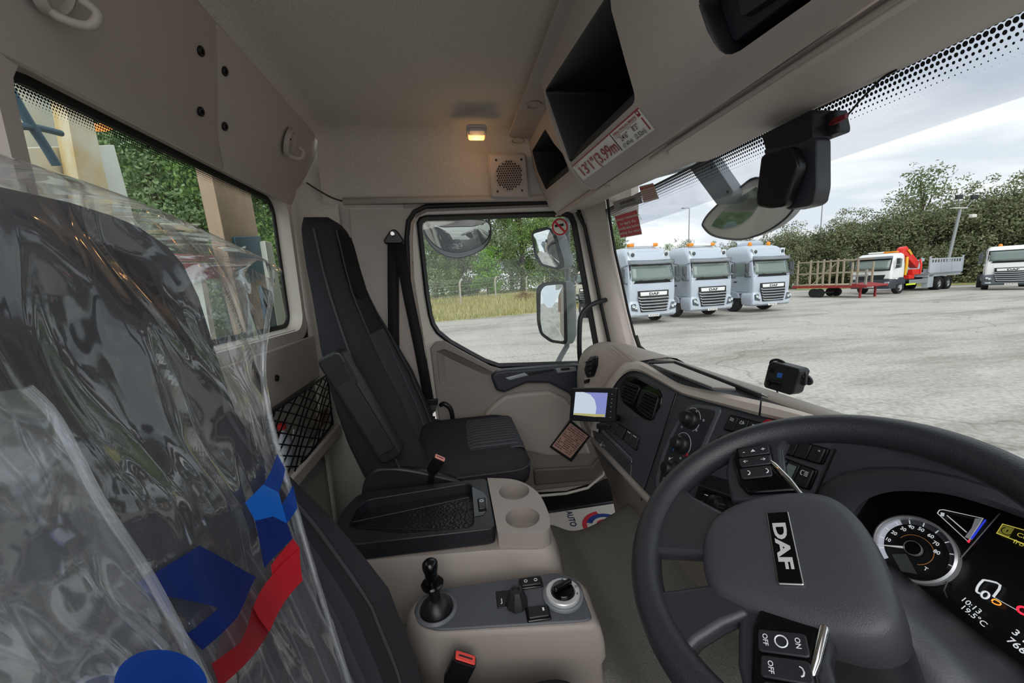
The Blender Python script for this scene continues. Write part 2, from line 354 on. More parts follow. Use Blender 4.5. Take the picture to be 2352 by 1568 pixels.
MB().prism(many(HY, [(1205, 856), (1270, 846), (1274, 851), (1215, 862)], YD-.069), (0, .01, 0)).build('handle_slot', BLACKP, door, bevel=.002)
MB().prism(many(HY, [(1276, 846), (1322, 842), (1326, 852), (1280, 857)], YD-.068), (0, .01, 0)).build('switch_plate', mat('grey switch plate', '6f7376', .4), door, bevel=.003)
MB().prism(many(HY, [(1288, 846), (1308, 844), (1310, 849), (1290, 851)], YD-.074), (0, .01, 0)).build('window_switch', BLACKP, door, bevel=.002)
PK = [(1112, 952), (1130, 932), (1160, 908), (1200, 902), (1262, 898), (1300, 915), (1330, 960), (1345, 1010), (1360, 1045), (1260, 1050), (1118, 1020)]
MB().prism(many(HY, PK, YD-.06), (0, .06, 0)).build('door_pocket', mat('pocket beige', '8d857e', .5, bump=.15, bscale=500), door, bevel=.018, seg=4)
LP = [(1100, 1010), (1240, 1024), (1362, 1024), (1420, 990), (1425, 1080), (1370, 1112), (1230, 1128), (1090, 1120)]
MB().prism(many(HY, LP, YD-.05), (0, .03, 0)).build('lower_pocket', mat('lower door plastic', '6b655f', .55, bump=.15, bscale=500), door, bevel=.01)
MB().prism(many(HY, [(1225, 1078), (1360, 1070), (1385, 1040), (1390, 1075), (1365, 1104), (1228, 1116)], YD-.062), (0, .03, 0)).build('pocket_panel', mat('pocket panel', '524d49', .5, bump=.15, bscale=500), door, bevel=.01)
# sill and step well edge
sill = struct(MB().tube(many(HY, [(1220, 1140), (1300, 1133), (1350, 1120), (1385, 1090), (1395, 1060)], YD-.05), .007, 8).build('trim_1', CREAM, smooth=60))
struct(MB().prism([V((-.1, 1.665, .95)), V((.95, 1.665, .95)), V((.95, 1.665, 1.115)), V((-.1, 1.665, 1.115))], (0, .05, 0)).build('trim_2', BLACKP, bevel=.01))
# ---- windscreen (header at x .70 z 2.54, base x .90 z 1.87)
WP = V((.70, 0, 2.54)); WD = V((.21, 0, -.68)).normalized(); WN = V((-.68, 0, -.21)).normalized()
def WS(px, py, off=0): return HP(px, py, WP+WN*off, WN)
def wsp(y, z): return V((WP.x+(WP.z-z)*.21/.68, y, z))
gl3 = [wsp(-.62, 2.66), wsp(1.60, 2.66), wsp(1.66, 2.3), wsp(1.68, 1.80), wsp(-.62, 1.80)]
w3 = struct(MB().prism(gl3, WN*-.006).build('window_3', glassmat('windscreen glass', (.96, .98, .97), .03)))
h0 = 2.555
band('frit_dots', wsp(1.60, h0)+WN*.002, wsp(-.6, h0)+WN*.002, wsp(1.60, h0-.062)+WN*.002, wsp(-.6, h0-.062)+WN*.002, dotmat('screen frit', 340, 8, (.72, .73, .78), 1.0, .10), w3)
tb = glassmat('shade band', (.72, .73, .78), .02)
MB().add([wsp(1.60, h0-.062)+WN*.002, wsp(-.6, h0-.062)+WN*.002, wsp(-.6, h0-.105)+WN*.002, wsp(1.60, h0-.105)+WN*.002], [(0, 1, 2, 3)]).build('shade_band', tb, w3)
# ---- A pillar: sweep between the door edge and the screen edge
zs = [2.62, 2.5, 2.35, 2.2, 2.05, 1.95, 1.85]
dl = [(1322, 470), (1338, 500), (1352, 560), (1368, 640), (1384, 715), (1396, 770), (1404, 810)]
ml = [(1372, 455), (1380, 500), (1390, 560), (1405, 640), (1421, 715), (1434, 770), (1446, 815)]
sl_ = [(1392, 455), (1397, 500), (1410, 580), (1424, 640), (1440, 715), (1454, 770), (1470, 815)]
rows = [many(HY, dl, YD-.012), [HY(x*.6+X*.4, y*.6+Y_*.4, YD-.05) for (x, y), (X, Y_) in zip(dl, ml)], many(HY, ml, YD-.085), [WS(x, y, .004) for x, y in sl_], [WS(x, y, .0) + V((.05, .08, 0)) for x, y in sl_]]
apil = struct(MB().grid(rows).build('trim_3', mat('A pillar beige', 'bdb4ac', .5, bump=.12, bscale=500), smooth=60, sub=1))
MB().tube([WS(x+3, y, .003) for x, y in sl_], .006, 6).build('screen_seal', RUBBER, apil, smooth=60)
MB().tube(many(HY, [(1325, 486), (1343, 520), (1358, 590), (1378, 690), (1398, 780), (1406, 812)], YD-.02), .009, 8).build('door_seal', RUBBER, apil, smooth=60)
# black lower edge of the screen
MB().tube([WS(1462, 770, .01), WS(1470, 795, .012), WS(1500, 820, .012)], .006, 6).build('screen_edge', RUBBER, apil, smooth=60)
MB().lathe([(.008, 0), (.010, .01), (.008, .02), (.004, .022)], WS(1440, 768, .03), (-1, -.3, 0), 10).build('pillar_knob', BLACKP, apil, smooth=40)

# door skin and step well below the lining
MB().prism([V((-.2, YD+.03, .55)), V((.98, YD+.03, .55)), V((.98, YD+.03, 1.5)), V((-.2, YD+.03, 1.5))], (0, .02, 0)).build('door_skin', mat('door skin dark', '1a1a1c', .5), door)
struct(MB().box((.4, 1.75, .72), (1.2, .2, .04)).build('door_step', BLACKP, bevel=.01))
def on_liner(px, py):
    y = 1.70
    for _ in range(40):
        x = HY(px, py, y).x; a = 1.61+.14*math.sqrt(max(0, 1-(1-(x+.588)/.14)**2)) if x < -.448 else 1.75
        c = 1.635+math.sqrt(max(0, .01-(x+.425)**2)) if x < -.425 else 1.735
        y = .7*y+.3*(min(a, c, YD-.016)-.003)
    return HY(px, py, y)
MB().tube([on_liner(p.x, p.y) for p in spline([V((705, 420, 0)), V((730, 436, 0)), V((768, 456, 0)), V((815, 467, 0)), V((870, 468, 0)), V((940, 467, 0))], 6)], .003, 6).build('liner_groove', mat('groove dark', '2c2622', .8), wall_left, smooth=60)
# ================================================================ the yard outside
def at_depth(px, d, py=650):
    q = EYE+ray(px, py)*d; return V((q.x, q.y, G))
gm = mat('worn tarmac', 'bab7b1', .9, bump=.3, bscale=25, var=.10, vscale=.5, spec=.2)
nt = gm.node_tree; b_ = nt.nodes['Principled BSDF']; base = b_.inputs['Base Color'].links[0].from_socket
tcn = [n for n in nt.nodes if n.type == 'TEX_COORD'][0]
v1 = nt.nodes.new('ShaderNodeTexVoronoi'); v1.feature = 'DISTANCE_TO_EDGE'; v1.inputs['Scale'].default_value = .16
n3 = nt.nodes.new('ShaderNodeTexNoise'); n3.inputs['Scale'].default_value = .9; n3.inputs['Detail'].default_value = 5
vm = nt.nodes.new('ShaderNodeVectorMath'); vm.operation = 'MULTIPLY_ADD'; vm.inputs[1].default_value = (1.5, 1.5, 1.5)
nt.links.new(tcn.outputs['Object'], n3.inputs['Vector']); nt.links.new(n3.outputs['Color'], vm.inputs[0]); nt.links.new(tcn.outputs['Object'], vm.inputs[2]); nt.links.new(vm.outputs[0], v1.inputs['Vector'])
r3 = nt.nodes.new('ShaderNodeValToRGB'); r3.color_ramp.elements[0].position = 0; r3.color_ramp.elements[0].color = (.66, .65, .64, 1); r3.color_ramp.elements[1].position = .006; r3.color_ramp.elements[1].color = (1, 1, 1, 1)
nt.links.new(v1.outputs['Distance'], r3.inputs['Fac'])
n4 = nt.nodes.new('ShaderNodeTexNoise'); n4.inputs['Scale'].default_value = 1.0; n4.inputs['Detail'].default_value = 8; n4.inputs['Roughness'].default_value = .7
mp4 = nt.nodes.new('ShaderNodeMapping'); mp4.inputs['Scale'].default_value = (.13, .5, 1); mp4.inputs['Rotation'].default_value = (0, 0, -.35)
nt.links.new(tcn.outputs['Object'], mp4.inputs[0]); nt.links.new(mp4.outputs[0], n4.inputs['Vector'])
r4 = nt.nodes.new('ShaderNodeValToRGB'); r4.color_ramp.elements[0].position = .36; r4.color_ramp.elements[0].color = (.62, .61, .59, 1); r4.color_ramp.elements[1].position = .52; r4.color_ramp.elements[1].color = (1, 1, 1, 1)
nt.links.new(n4.outputs['Fac'], r4.inputs['Fac'])
x1 = nt.nodes.new('ShaderNodeMix'); x1.data_type = 'RGBA'; x1.blend_type = 'MULTIPLY'; x1.inputs[0].default_value = 1
x2 = nt.nodes.new('ShaderNodeMix'); x2.data_type = 'RGBA'; x2.blend_type = 'MULTIPLY'; x2.inputs[0].default_value = 1
nt.links.new(base, x1.inputs[6]); nt.links.new(r3.outputs[0], x1.inputs[7]); nt.links.new(x1.outputs[2], x2.inputs[6]); nt.links.new(r4.outputs[0], x2.inputs[7])
x3 = nt.nodes.new('ShaderNodeMix'); x3.data_type = 'RGBA'; x3.blend_type = 'MULTIPLY'; x3.inputs[0].default_value = 1
n5 = nt.nodes.new('ShaderNodeTexNoise'); n5.inputs['Scale'].default_value = 14; n5.inputs['Detail'].default_value = 4
r5 = nt.nodes.new('ShaderNodeValToRGB'); r5.color_ramp.elements[0].position = .35; r5.color_ramp.elements[0].color = (.74, .73, .71, 1); r5.color_ramp.elements[1].position = .62; r5.color_ramp.elements[1].color = (1, 1, 1, 1)
nt.links.new(tcn.outputs['Object'], n5.inputs['Vector']); nt.links.new(n5.outputs['Fac'], r5.inputs['Fac']); nt.links.new(x2.outputs[2], x3.inputs[6]); nt.links.new(r5.outputs[0], x3.inputs[7])
nt.links.new(x3.outputs[2], b_.inputs['Base Color'])
ground = struct(MB().add([(-120, -80, G), (140, -80, G), (140, 140, G), (-120, 140, G)], [(0, 1, 2, 3)]).build('ground', gm))
# grass bank along the left side and under the far hedge
def isl(name, stops, rough=.8, trans=0):
    m = bpy.data.materials.new(name); m.use_nodes = True; nt = m.node_tree; b = nt.nodes['Principled BSDF']; b.inputs['Roughness'].default_value = rough; b.inputs['Specular IOR Level'].default_value = .2
    g = nt.nodes.new('ShaderNodeNewGeometry'); r = nt.nodes.new('ShaderNodeValToRGB'); r.color_ramp.interpolation = 'LINEAR'
    els = r.color_ramp.elements
    while len(els) < len(stops): els.new(.5)
    for i, c in enumerate(stops): els[i].position = i/(len(stops)-1); els[i].color = (*lin(c), 1)
    nt.links.new(g.outputs['Random Per Island'], r.inputs[0]); nt.links.new(r.outputs[0], b.inputs['Base Color'])
    if trans:
        t = nt.nodes.new('ShaderNodeBsdfTranslucent'); mx = nt.nodes.new('ShaderNodeMixShader'); mx.inputs[0].default_value = trans
        o = nt.nodes['Material Output']; nt.links.new(r.outputs[0], t.inputs[0]); nt.links.new(b.outputs[0], mx.inputs[1]); nt.links.new(t.outputs[0], mx.inputs[2]); nt.links.new(mx.outputs[0], o.inputs[0])
    return m
grassmat = mat('rough grass', 'a8a06c', 1, var=.3, vscale=1.2, col2='7f8758', bump=.8, bscale=8, spec=.05)
bk = MB(); xs = [-45, -30, -20, -12, -6, -1, 3, 7.5, 12, 20, 30]
def edge_y(x): return 23.5+.30*(x+3) if x > -3 else 23.5-.10*(x+3)
rows = [[V((x, edge_y(x)+d, G+h)) for x in xs] for d, h in ((0, .0), (.6, .12), (5, .55), (12, .85), (60, 1.0))]
struct(bk.grid(rows).build('grass_bank', grassmat, smooth=80))
def bank_z(x, y):
    d = max(0, y-edge_y(x)); pts = ((0, 0), (.6, .12), (5, .55), (12, .85), (60, 1.0))
    for (a, b), (c, e) in zip(pts, pts[1:]):
        if d <= c: return G+b+(e-b)*(d-a)/(c-a)
    return G+1
rg = random.Random(3); gr = MB()
for i in range(15000):
    x = rg.uniform(-13, 13); d = rg.random()**1.5*15; y = edge_y(x)+d+.1
    h = rg.uniform(.15, .5)*(1 if d < 4 else 1.15); a = rg.random()*pi; w = rg.uniform(.02, .05); z = bank_z(x, y)
    lx, ly = rg.uniform(-.15, .15), rg.uniform(-.15, .15); c, s = math.cos(a)*w, math.sin(a)*w
    gr.add([(x-c, y-s, z-.03), (x+c, y+s, z-.03), (x+lx, y+ly, z+h)], [(0, 1, 2)])
g_ = gr.build('dry_grass', isl('grass blades', ('8b9260', 'b0a775', 'c4ba8e', '9aa26a', 'bcb085')))
g_['kind'] = 'stuff'; g_['label'] = 'tall dry yellow-green grass on the bank by the fence'; g_['category'] = 'grass'
# ---- trees
def leafball(mb, c, r, n, size, rg, droop=0):
    for i in range(n):
        d = V((rg.gauss(0, 1), rg.gauss(0, 1), rg.gauss(0, 1))).normalized(); p = V(c)+V((d.x*r[0], d.y*r[1], d.z*r[2]))*(rg.random()**.35)
        u = V((rg.gauss(0, 1), rg.gauss(0, 1), rg.gauss(0, 1)-droop)).normalized(); w = u.cross(d).normalized() if u.cross(d).length > .1 else V((1, 0, 0)); s = size*rg.uniform(.6, 1.3)
        mb.add([p-u*s*.5, p+w*s*.3, p+u*s*.6, p-w*s*.3], [(0, 1, 2, 3)])
def tree_mesh(name, h, w, seed, leafm, barkm, n=2600, size=.33, lobes=11, low=.12, spiky=0):
    rg = random.Random(seed); t = thing(name, '', 'tree'); tr = MB()
    tr.tube([(0, 0, -.3), (.1*w*rg.uniform(-1, 1), .05, h*.3), (.12*w*rg.uniform(-1, 1), 0, h*.62), (0, 0, h*.85)], [h*.022, h*.017, h*.010, .02], 7)
    lv = MB(); cs = []
    for k in range(lobes):
        a = 2*pi*k/lobes*2.4+rg.random(); z = h*(low+.12+(.86-low)*((k+.5)/lobes)); f = math.sin(pi*min(.97, .25+.72*(z/h-low)/(1-low)))
        rr = w*.5*f*rg.uniform(.35, .75); c = V((math.cos(a)*rr, math.sin(a)*rr, z)); cs.append(c)
        tr.tube([(0, 0, z*.62), c*.6+V((0, 0, z*.3)), c], [h*.008, h*.005, .012], 5)
        rad = w*rg.uniform(.22, .34)
        leafball(lv, c, (rad, rad, rad*rg.uniform(.7, .95)), n//lobes, size, rg)
        for j in range(5):
            d = V((rg.uniform(-1, 1), rg.uniform(-1, 1), rg.uniform(-.2, 1.0))).normalized(); e = c+d*rad*rg.uniform(.95, 1.3)
            leafball(lv, e, (rad*.28,)*3, n//lobes//14, size*.9, rg)
    if spiky:
        for j in range(spiky):
            a = rg.random()*2*pi; q = V((math.cos(a)*w*.4*rg.random(), math.sin(a)*w*.4*rg.random(), h*rg.uniform(.82, .95))); dr = V((rg.uniform(.2, .9), rg.uniform(-.4, .4), rg.uniform(.5, 1))).normalized()
            for s in range(14): leafball(lv, q+dr*s*.10*w/5, (.10, .10, .10), 2, size*.55, rg)
    tr.build('trunk', barkm, t, smooth=60); f = lv.build('foliage', leafm, t)
    return t
LG = isl('fresh green leaves', ('75904f', '829e5a', '90ab66', '65814b', '9cb574'), trans=.4)
LD = isl('dark green leaves', ('6b7d56', '788b61', '5c6f4c', '869a6e', '93a57c'), trans=.2)
LO = isl('olive hedge leaves', ('727b5a', '626b4e', '828865', '929672', '565f4a', '8a836a'), trans=.2)
LB = isl('bright green leaves', ('6d9a3c', '7fae48', '5a8732', '93bb5a'), trans=.3)
BK = mat('bark', '4a4034', .95, bump=.6, bscale=12, var=.3, vscale=5)
protoA = tree_mesh('roadside_tree', 11.5, 6.0, 11, LD, BK, 11000, .20, 19, -.06)
protoB = tree_mesh('roadside_tree', 12.5, 6.5, 23, LG, BK, 11000, .20, 19, -.06)
protoC = tree_mesh('roadside_tree', 9, 5.0, 31, LD, BK, 13000, .20, 16, -.06)
def put(proto, used, p, s, rz, label, group, cat='tree', sz=None):
    t = proto if not used else dup(proto)
    t.location = p; t.rotation_euler = (0, 0, rz); t.scale = (s, s, sz or s); t['label'] = label; t['category'] = cat
    if group: t['group'] = group
    elif 'group' in t: del t['group']
    return t
rg = random.Random(5); used = set()
def place(proto, x, y, s, label, group, cat='tree', sz=None, z=None):
    put(proto, proto.name in used, (x, y, (bank_z(x, y) if z is None else z)-.1), s, rg.random()*6.28, label, group, cat, sz); used.add(proto.name)
FLAB = ('dark tree at the rear edge of the passenger window', 'fresh green tree under the kerb mirror', 'low dark tree behind the first fence post', 'tall dark tree behind the bright young tree', 'tall light green tree behind the brush heap', 'dark tree between the two door mirrors', 'tall dark tree behind the door mirror pole', 'light green tree between door mirrors and windscreen pillar', 'distant dark treetop under the kerb mirror', 'distant tall dark treetop above the bright young tree', 'distant light green treetop beside the no-smoking sticker')
RLAB = ('leafy tree hidden behind the driver headrest', 'dark tree behind the white crane block', 'small dark tree behind the yellow mast', 'leafy tree just beside the yellow mast', 'dark tree between yellow mast and rusty post', 'small dark tree close to the rusty post', 'leafy tree behind the rusty post', 'dark tree beside the white headboard post', 'small dark tree at the rear window corner', 'tall leafy tree behind the yellow mast row', 'tall dark treetop between mast and rusty post', 'small distant tree above the blue clamp', 'leafy tree hidden behind the passenger headrest', 'dark tree hidden behind the belt pillar')
HLAB = ('far olive shrub behind the middle silver lorry', 'olive shrub behind the front mirror', 'olive shrub above the last silver lorry roof', 'dense shrub behind the roof air deflector', 'olive shrub at the open end of the trailer', 'dense shrub behind the trailer stakes', 'olive shrub behind the trailer middle', 'dense shrub behind the cab of the crane lorry', 'olive shrub behind the amber bar of the crane lorry', 'dense shrub behind the red crane boom', 'olive shrub on the crane side of the floodlight pole', 'dense shrub behind the floodlight pole', 'olive shrub behind the rear end of the crane lorry', 'dense shrub behind the white low-roof lorry', 'olive shrub past the white low-roof lorry', 'dense shrub beyond the white low-roof lorry', 'olive shrub at the far end of the hedge')
# trees beyond the fence, seen through the passenger window
for i, (px, d, s) in enumerate(((948, 37, 1.0), (1000, 44, 1.1), (1060, 50, 1.2), (1130, 56, 1.5), (1200, 59, 1.5), (1262, 63, 1.55), (1330, 66, 1.55), (1400, 62, 1.3), (1016, 62, 1.6), (1175, 72, 1.7), (1290, 75, 1.7))):
    q = at_depth(px, d); place((protoA, protoB, protoC)[i % 3], q.x, q.y, s, FLAB[i], 'trees behind the wire fence')
# trees seen through the rear window
for i, (px, d, s) in enumerate(((-120, 21, 1.05), (60, 24.5, 1.1), (190, 19.5, 1.0), (300, 23, 1.15), (400, 19.5, 1.0), (480, 25, 1.2), (560, 21.5, 1.05), (640, 27.5, 1.1), (700, 33, 1.1), (250, 30, 1.5), (420, 30, 1.4), (600, 36, 1.4), (760, 36, 1.2), (850, 40, 1.2))):
    q = at_depth(px, d); place((protoB, protoA, protoC)[i % 3], q.x, q.y, s, RLAB[i], 'trees behind the rear window')
bb = tree_mesh('young_tree', 6.2, 4.0, 41, LB, BK, 3000, .26, 8, .05)
q = at_depth(1120, 42); put(bb, False, (q.x, q.y, bank_z(q.x, q.y)), .82, .6, 'bright green young tree standing behind the wire fence', None)
# dry heap of cut branches
hp = MB(); rg2 = random.Random(9); q = at_depth(1203, 34); q.z = bank_z(q.x, q.y)
for i in range(260):
    a = rg2.random()*2*pi; r = rg2.random()*1.0; p = q+V((math.cos(a)*r*1.1, math.sin(a)*r, rg2.random()*.9*(1.1-r))); d = V((rg2.uniform(-1, 1), rg2.uniform(-1, 1), rg2.uniform(-.2, .9)))*.6
    hp.tube([p, p+d], [.018, .008], 3)
o = hp.build('brush_pile', isl('dry sticks', ('8d7a55', 'a08a60', '6f6042', '7d7a4a'))); o['kind'] = 'stuff'; tag(o, 'heap of dry cut branches on the grass bank', 'branches')
# ---- hedge and trees on the far side
hp1 = tree_mesh('hedge_shrub', 7.2, 6.5, 51, LO, BK, 15000, .20, 17, -.08, 14); hp2 = tree_mesh('hedge_shrub', 6.6, 6.0, 57, LO, BK, 15000, .19, 17, -.08, 10)
for i, (px, d, s) in enumerate(((1570, 64, .95), (1655, 54, .85), (1700, 47, .85), (1760, 44, .85), (1815, 43, .88), (1870, 42, .90), (1925, 41, .95), (1985, 40, .98), (2045, 39, 1.02), (2105, 38, 1.03), (2165, 37, 1.06), (2225, 36, 1.08), (2285, 35, 1.12), (2345, 34, 1.16), (2410, 33, 1.16), (2480, 32, 1.16), (2560, 31, 1.2))):
    q = at_depth(px, d+(1.4 if i % 2 else -.4)); place((hp1, hp2)[i % 2], q.x, q.y, s*.96, HLAB[i], 'hedge shrubs', 'shrub', z=G)
airy = tree_mesh('airy_tree', 9.3, 4.6, 61, isl('grey green leaves', ('6d7a58', '7f8a66', '5b6a4a'), trans=.3), BK, 2100, .22, 14, .3)
q = at_depth(2098, 46); put(airy, False, q, 1.38, .4, 'thin airy tree rising above the hedge', None)
q = at_depth(1420, 40); put(protoC, True, q, .72, 2.0, 'dark tree beyond the parked silver trucks by the red notice', None)
for px, d, s, l in ((1533, 46, .58, 'small leafy treetop behind the roof of the parked silver trucks'), (1628, 48, .60, 'rounded treetop behind the hanging front mirror')):
    q = at_depth(px, d); put(protoC, True, q, s, 1.1+px, l, None)
mg = MB(); qa = [at_depth(px, d) for px, d in ((1830, 39), (2000, 36), (2240, 32.5), (2480, 29))]; qb = [p*1.12 for p in qa]
for p in qa: p.z = G+.02
for p in qb: p.z = G+.3
struct(mg.grid([qa, qb]).build('grass_verge', grassmat))
# ---- wire fence
fence = thing('wire_fence', 'concrete post and wire fence along the grass bank', 'fence', (.6, 31.3, bank_z(.6, 31.3)))
FPT = [V((-2.6, 28.4, 0)), V((.75, 31.0, 0)), V((4.35, 36.6, 0)), V((9.2, 45, 0)), V((13.5, 53, 0))]
CONC = mat('weathered concrete', 'b1aca0', .9, bump=.4, bscale=20, var=.12, vscale=3)
for p in FPT:
    p.z = bank_z(p.x, p.y)
    MB().tube([p+V((0, 0, -.1)), p+V((0, 0, 1.75)), p+V((.04, .04, 1.95)), p+V((.22, .2, 2.2))], .075, 4).build('post', CONC, fence)
WIRE = mat('fence wire', '8f8f8c', .6)
for h in (2.12, 2.0, 1.86, 1.62, 1.2, .8, .4):
    MB().tube([p+V((.12*max(0, h-1.8)/.3, .1*max(0, h-1.8)/.3, h)) for p in FPT], .012, 4).build('wire', WIRE, fence)
# ---- lamp posts
POLE = mat('galvanised pole', '8d9192', .5, metal=.3)
def lamp(px, d, h, label, arm=-1.0, lean=0):
    b = at_depth(px, d); t = thing('lamp_post', label, 'street light', b)
    MB().tube([b, b+V((lean*h*.5, 0, h*.5)), b+V((lean*h, 0, h))], [.11, .085, .06], 10).build('pole', POLE, t, smooth=60)
    tp = b+V((lean*h, 0, h)); e = tp+CR*arm; e.z = tp.z+.05
    MB().tube([tp, (tp+e)/2+V((0, 0, .06)), e], .035, 8).build('arm', POLE, t, smooth=60)
    MB().bar(e-CR*.05, e+CR*arm*.6, .26, .10).build('lamp_head', mat('lamp head', '77797a', .5), t, bevel=.03)
    MB().box(b+V((lean*h*.55, -.1, h*.55)), (.16, .1, .3)).build('bracket', POLE, t, bevel=.01)
lamp(1580, 58, 12.2, 'tall grey lamp post with single arm behind the silver trucks', -.75)
lamp(1876, 62, 14.4, 'thin lamp post rising behind the hedge', -.8)
lamp(1592, 92, 10.6, 'small distant lamp post behind the silver trucks', -.9)
b = at_depth(2165, 33.4); t = thing('floodlight_pole', 'leaning grey floodlight pole in front of the hedge', 'floodlight', b); tp = b+V((.8, -.1, 6.7))
MB().tube([b, (b+tp)/2, tp], [.13, .12, .11], 10).build('pole', POLE, t, smooth=60)
MB().bar(tp-CR*.8, tp+CR*.5, .3, .08).build('crossbar', WHITEP, t, bevel=.02)
for k in (-.25, 1.1): MB().box(tp+CR*k+V((0, 0, .95)), (.6, .25, .35)).build('floodlight', mat('lamp black', '2e3032', .4), t, bevel=.05); MB().bar(tp+CR*k*.4, tp+CR*k+V((0, 0, .8)), .05, .05).build('bracket', POLE, t)
MB().box(tp+CR*.9+V((0, -.2, -.7)), (.5, .3, .3)).build('camera_box', WHITEP, t, bevel=.06)
# ================================================================ parked lorries (built facing -Y at the origin, then moved)
SILV = mat('silver blue paint', 'b7c0cd', .28, metal=.15); SILVD = mat('silver side paint', 'aab3bf', .3, metal=.15)
TGLASS = mat('truck glass', '6f7d7a', .06, spec=.9); TDARK = mat('truck dark trim', '43484d', .5); TBLK = mat('truck black', '1b1c1e', .5)
TYRE = mat('tyre', '202022', .85); RIMM = mat('wheel rim', 'b6b8ba', .4, metal=.4); AMB = mat('amber lens', 'e08a1e', .25); LENS = mat('headlamp lens', 'cdd6da', .1, metal=.5); PLATE = mat('number plate white', 'e8e8e4', .4)
TWHITE = mat('truck white', 'e4e5e4', .3); TGREY = mat('truck grey bumper', '5a6068', .5)
def wheel(t, x, y, r=.5, w=.32, s=1):
    MB().lathe([(r*.6, -w/2), (r*.96, -w/2), (r, -w*.35), (r, w*.35), (r*.96, w/2), (r*.6, w/2), (r*.58, w*.3)], (x, y, r), (1, 0, 0), 28).build('tyre', TYRE, t, smooth=40)
    MB().lathe([(r*.6, 0), (r*.58, w*.42), (r*.5, w*.3), (r*.3, w*.25), (r*.28, w*.5), (r*.1, w*.52)], (x, y, r), (s, 0, 0), 24).build('wheel_rim', RIMM, t, smooth=40)
def daf(name, label, group, paint, bump_m, high=True, plate='YK24 DZR', beacons='bar', grille=True):
    t = thing(name, label, 'truck', group=group)
    def loft(rows, nm, m, n=4, **k):
        R = []
        for z, w, yf, yb, r in rows: R.append([V((p.x, p.y, z)) for p in rrect((0, (yf+yb)/2, z), (1, 0, 0), (0, 1, 0), 2*w, yb-yf, r, n)])
        return MB().grid(R, True, True).build(nm, m, t, smooth=45, **k)
    top = [(2.82, 1.14, .22, 2.15, .16), (3.05, 1.13, .30, 2.15, .2), (3.25, 1.10, .42, 2.15, .25), (3.42, 1.02, .62, 2.12, .3), (3.5, .9, .9, 2.05, .3)] if high else [(2.80, 1.12, .26, 1.9, .16), (2.9, 1.08, .36, 1.9, .2), (2.98, .98, .6, 1.85, .25)]
    yb = 2.15 if high else 1.9
    loft([(1.0, 1.15, .03, yb, .10), (1.5, 1.17, .0, yb, .12), (1.95, 1.18, .02, yb, .14), (2.4, 1.16, .11, yb, .15)]+top, 'cab_shell', paint)
    # lower front, corner panels, bumper
    loft([(.36, 1.15, .03, .55, .10), (.45, 1.22, -.06, .75, .14), (.75, 1.23, -.06, .8, .16), (.98, 1.2, -.03, .8, .14), (1.08, 1.12, .02, .7, .1)], 'bumper', bump_m)
    # windscreen and surround
    def fy(z): return .02+max(0, z-1.95)*.2 if z < 2.4 else .11+(z-2.4)*.26
    def fp(x, z, o): return V((x, fy(z)-o+abs(x)**3*.035, z))
    def sheet(rng, zr, o, nm, m, taper=0, **k):
        rows = []
        for i in range(5):
            z = zr[0]+(zr[1]-zr[0])*i/4; rows.append([fp(x*(1-taper*i/4), z, o) for x in [rng[0]+(rng[1]-rng[0])*j/8 for j in range(9)]])
        return MB().grid(rows).build(nm, m, t, smooth=60, solid=.02, **k)
    sheet((-1.12, 1.12), (1.86, 2.70), .035, 'screen_surround', TBLK, .03)
    sheet((-1.06, 1.06), (1.98, 2.62), .055, 'windscreen', TGLASS, .03)
    if high:
        MB().grid([[V((x, .12-.22*(1-(x/1.2)**2)**.5*k, 2.70+.17*(1-k)+.02*abs(x))) for x in [-1.18+2.36*j/10 for j in range(11)]] for k in (0, .6, 1)]).build('sun_visor', mat('visor grey', '70767c', .3), t, smooth=60, solid=.02)
        MB().grid([[V((x, fy(2.7)-.10-k*.02, 2.70+.10*k)) for x in [-.72+1.44*j/8 for j in range(9)]] for k in (0, 1)]).build('visor_panel', TWHITE, t, smooth=60, solid=.03)
        for s in (-1, 1):
            MB().prism([V((s*x, .30-.02, z)) for x, z in ((.66, 2.98), (.98, 3.0), (1.04, 3.28), (.84, 3.3))], (0, .14, 0)).build('roof_lamp', LENS, t, bevel=.02)
            MB().lathe([(.09, 0), (.09, .03), (.06, .05)], (s*.85, .29, 3.13), (0, -1, 0), 14).build('lamp_bulb', TDARK, t)
        MB().grid([[V((x, .32+(z-3.0)*.45, z)) for x in [-.6+1.2*j/6 for j in range(7)]] for z in (2.95, 3.1, 3.28)]).build('roof_panel', mat('roof recess', '9fa9b8', .35), t, smooth=60, solid=.02)
    # bonnet flap, badge panel, grille
    MB().prism([(-.82, -.008, 1.52), (.82, -.008, 1.52), (.86, .012, 1.84), (-.86, .012, 1.84)], (0, .03, 0)).build('front_flap', paint, t, bevel=.01)
    MB().prism([(-.76, -.06, 1.25), (.76, -.06, 1.25), (.77, -.05, 1.52), (-.77, -.05, 1.52)], (0, .06, 0)).build('badge_recess', TBLK, t, bevel=.01)
    MB().prism([(-.66, -.078, 1.3), (.66, -.078, 1.3), (.68, -.078, 1.47), (-.68, -.078, 1.47)], (0, .03, 0)).build('badge_panel', TWHITE, t, bevel=.015)
    text('lettering', 'DAF', TBLK, (0, -.082, 1.33), (1, 0, 0), (0, 0, 1), .11, t, 'CENTER', .05, sx=1.7)
    MB().prism([(-.66, -.10, .58), (.66, -.10, .58), (.78, -.07, 1.28), (-.78, -.07, 1.28)], (0, .06, 0)).build('grille_backing', TBLK, t, bevel=.02)
    for k in range(5):
        z = .66+.135*k; w = .60+.035*k
        MB().tube([(-w-.06, -.10, z+.05), (-w, -.125, z), (0, -.14, z-.012), (w, -.125, z), (w+.06, -.10, z+.05)], .026, 6).build('grille_bar', mat('grille chrome', 'c3c8cc', .25, metal=.6), t, smooth=60)
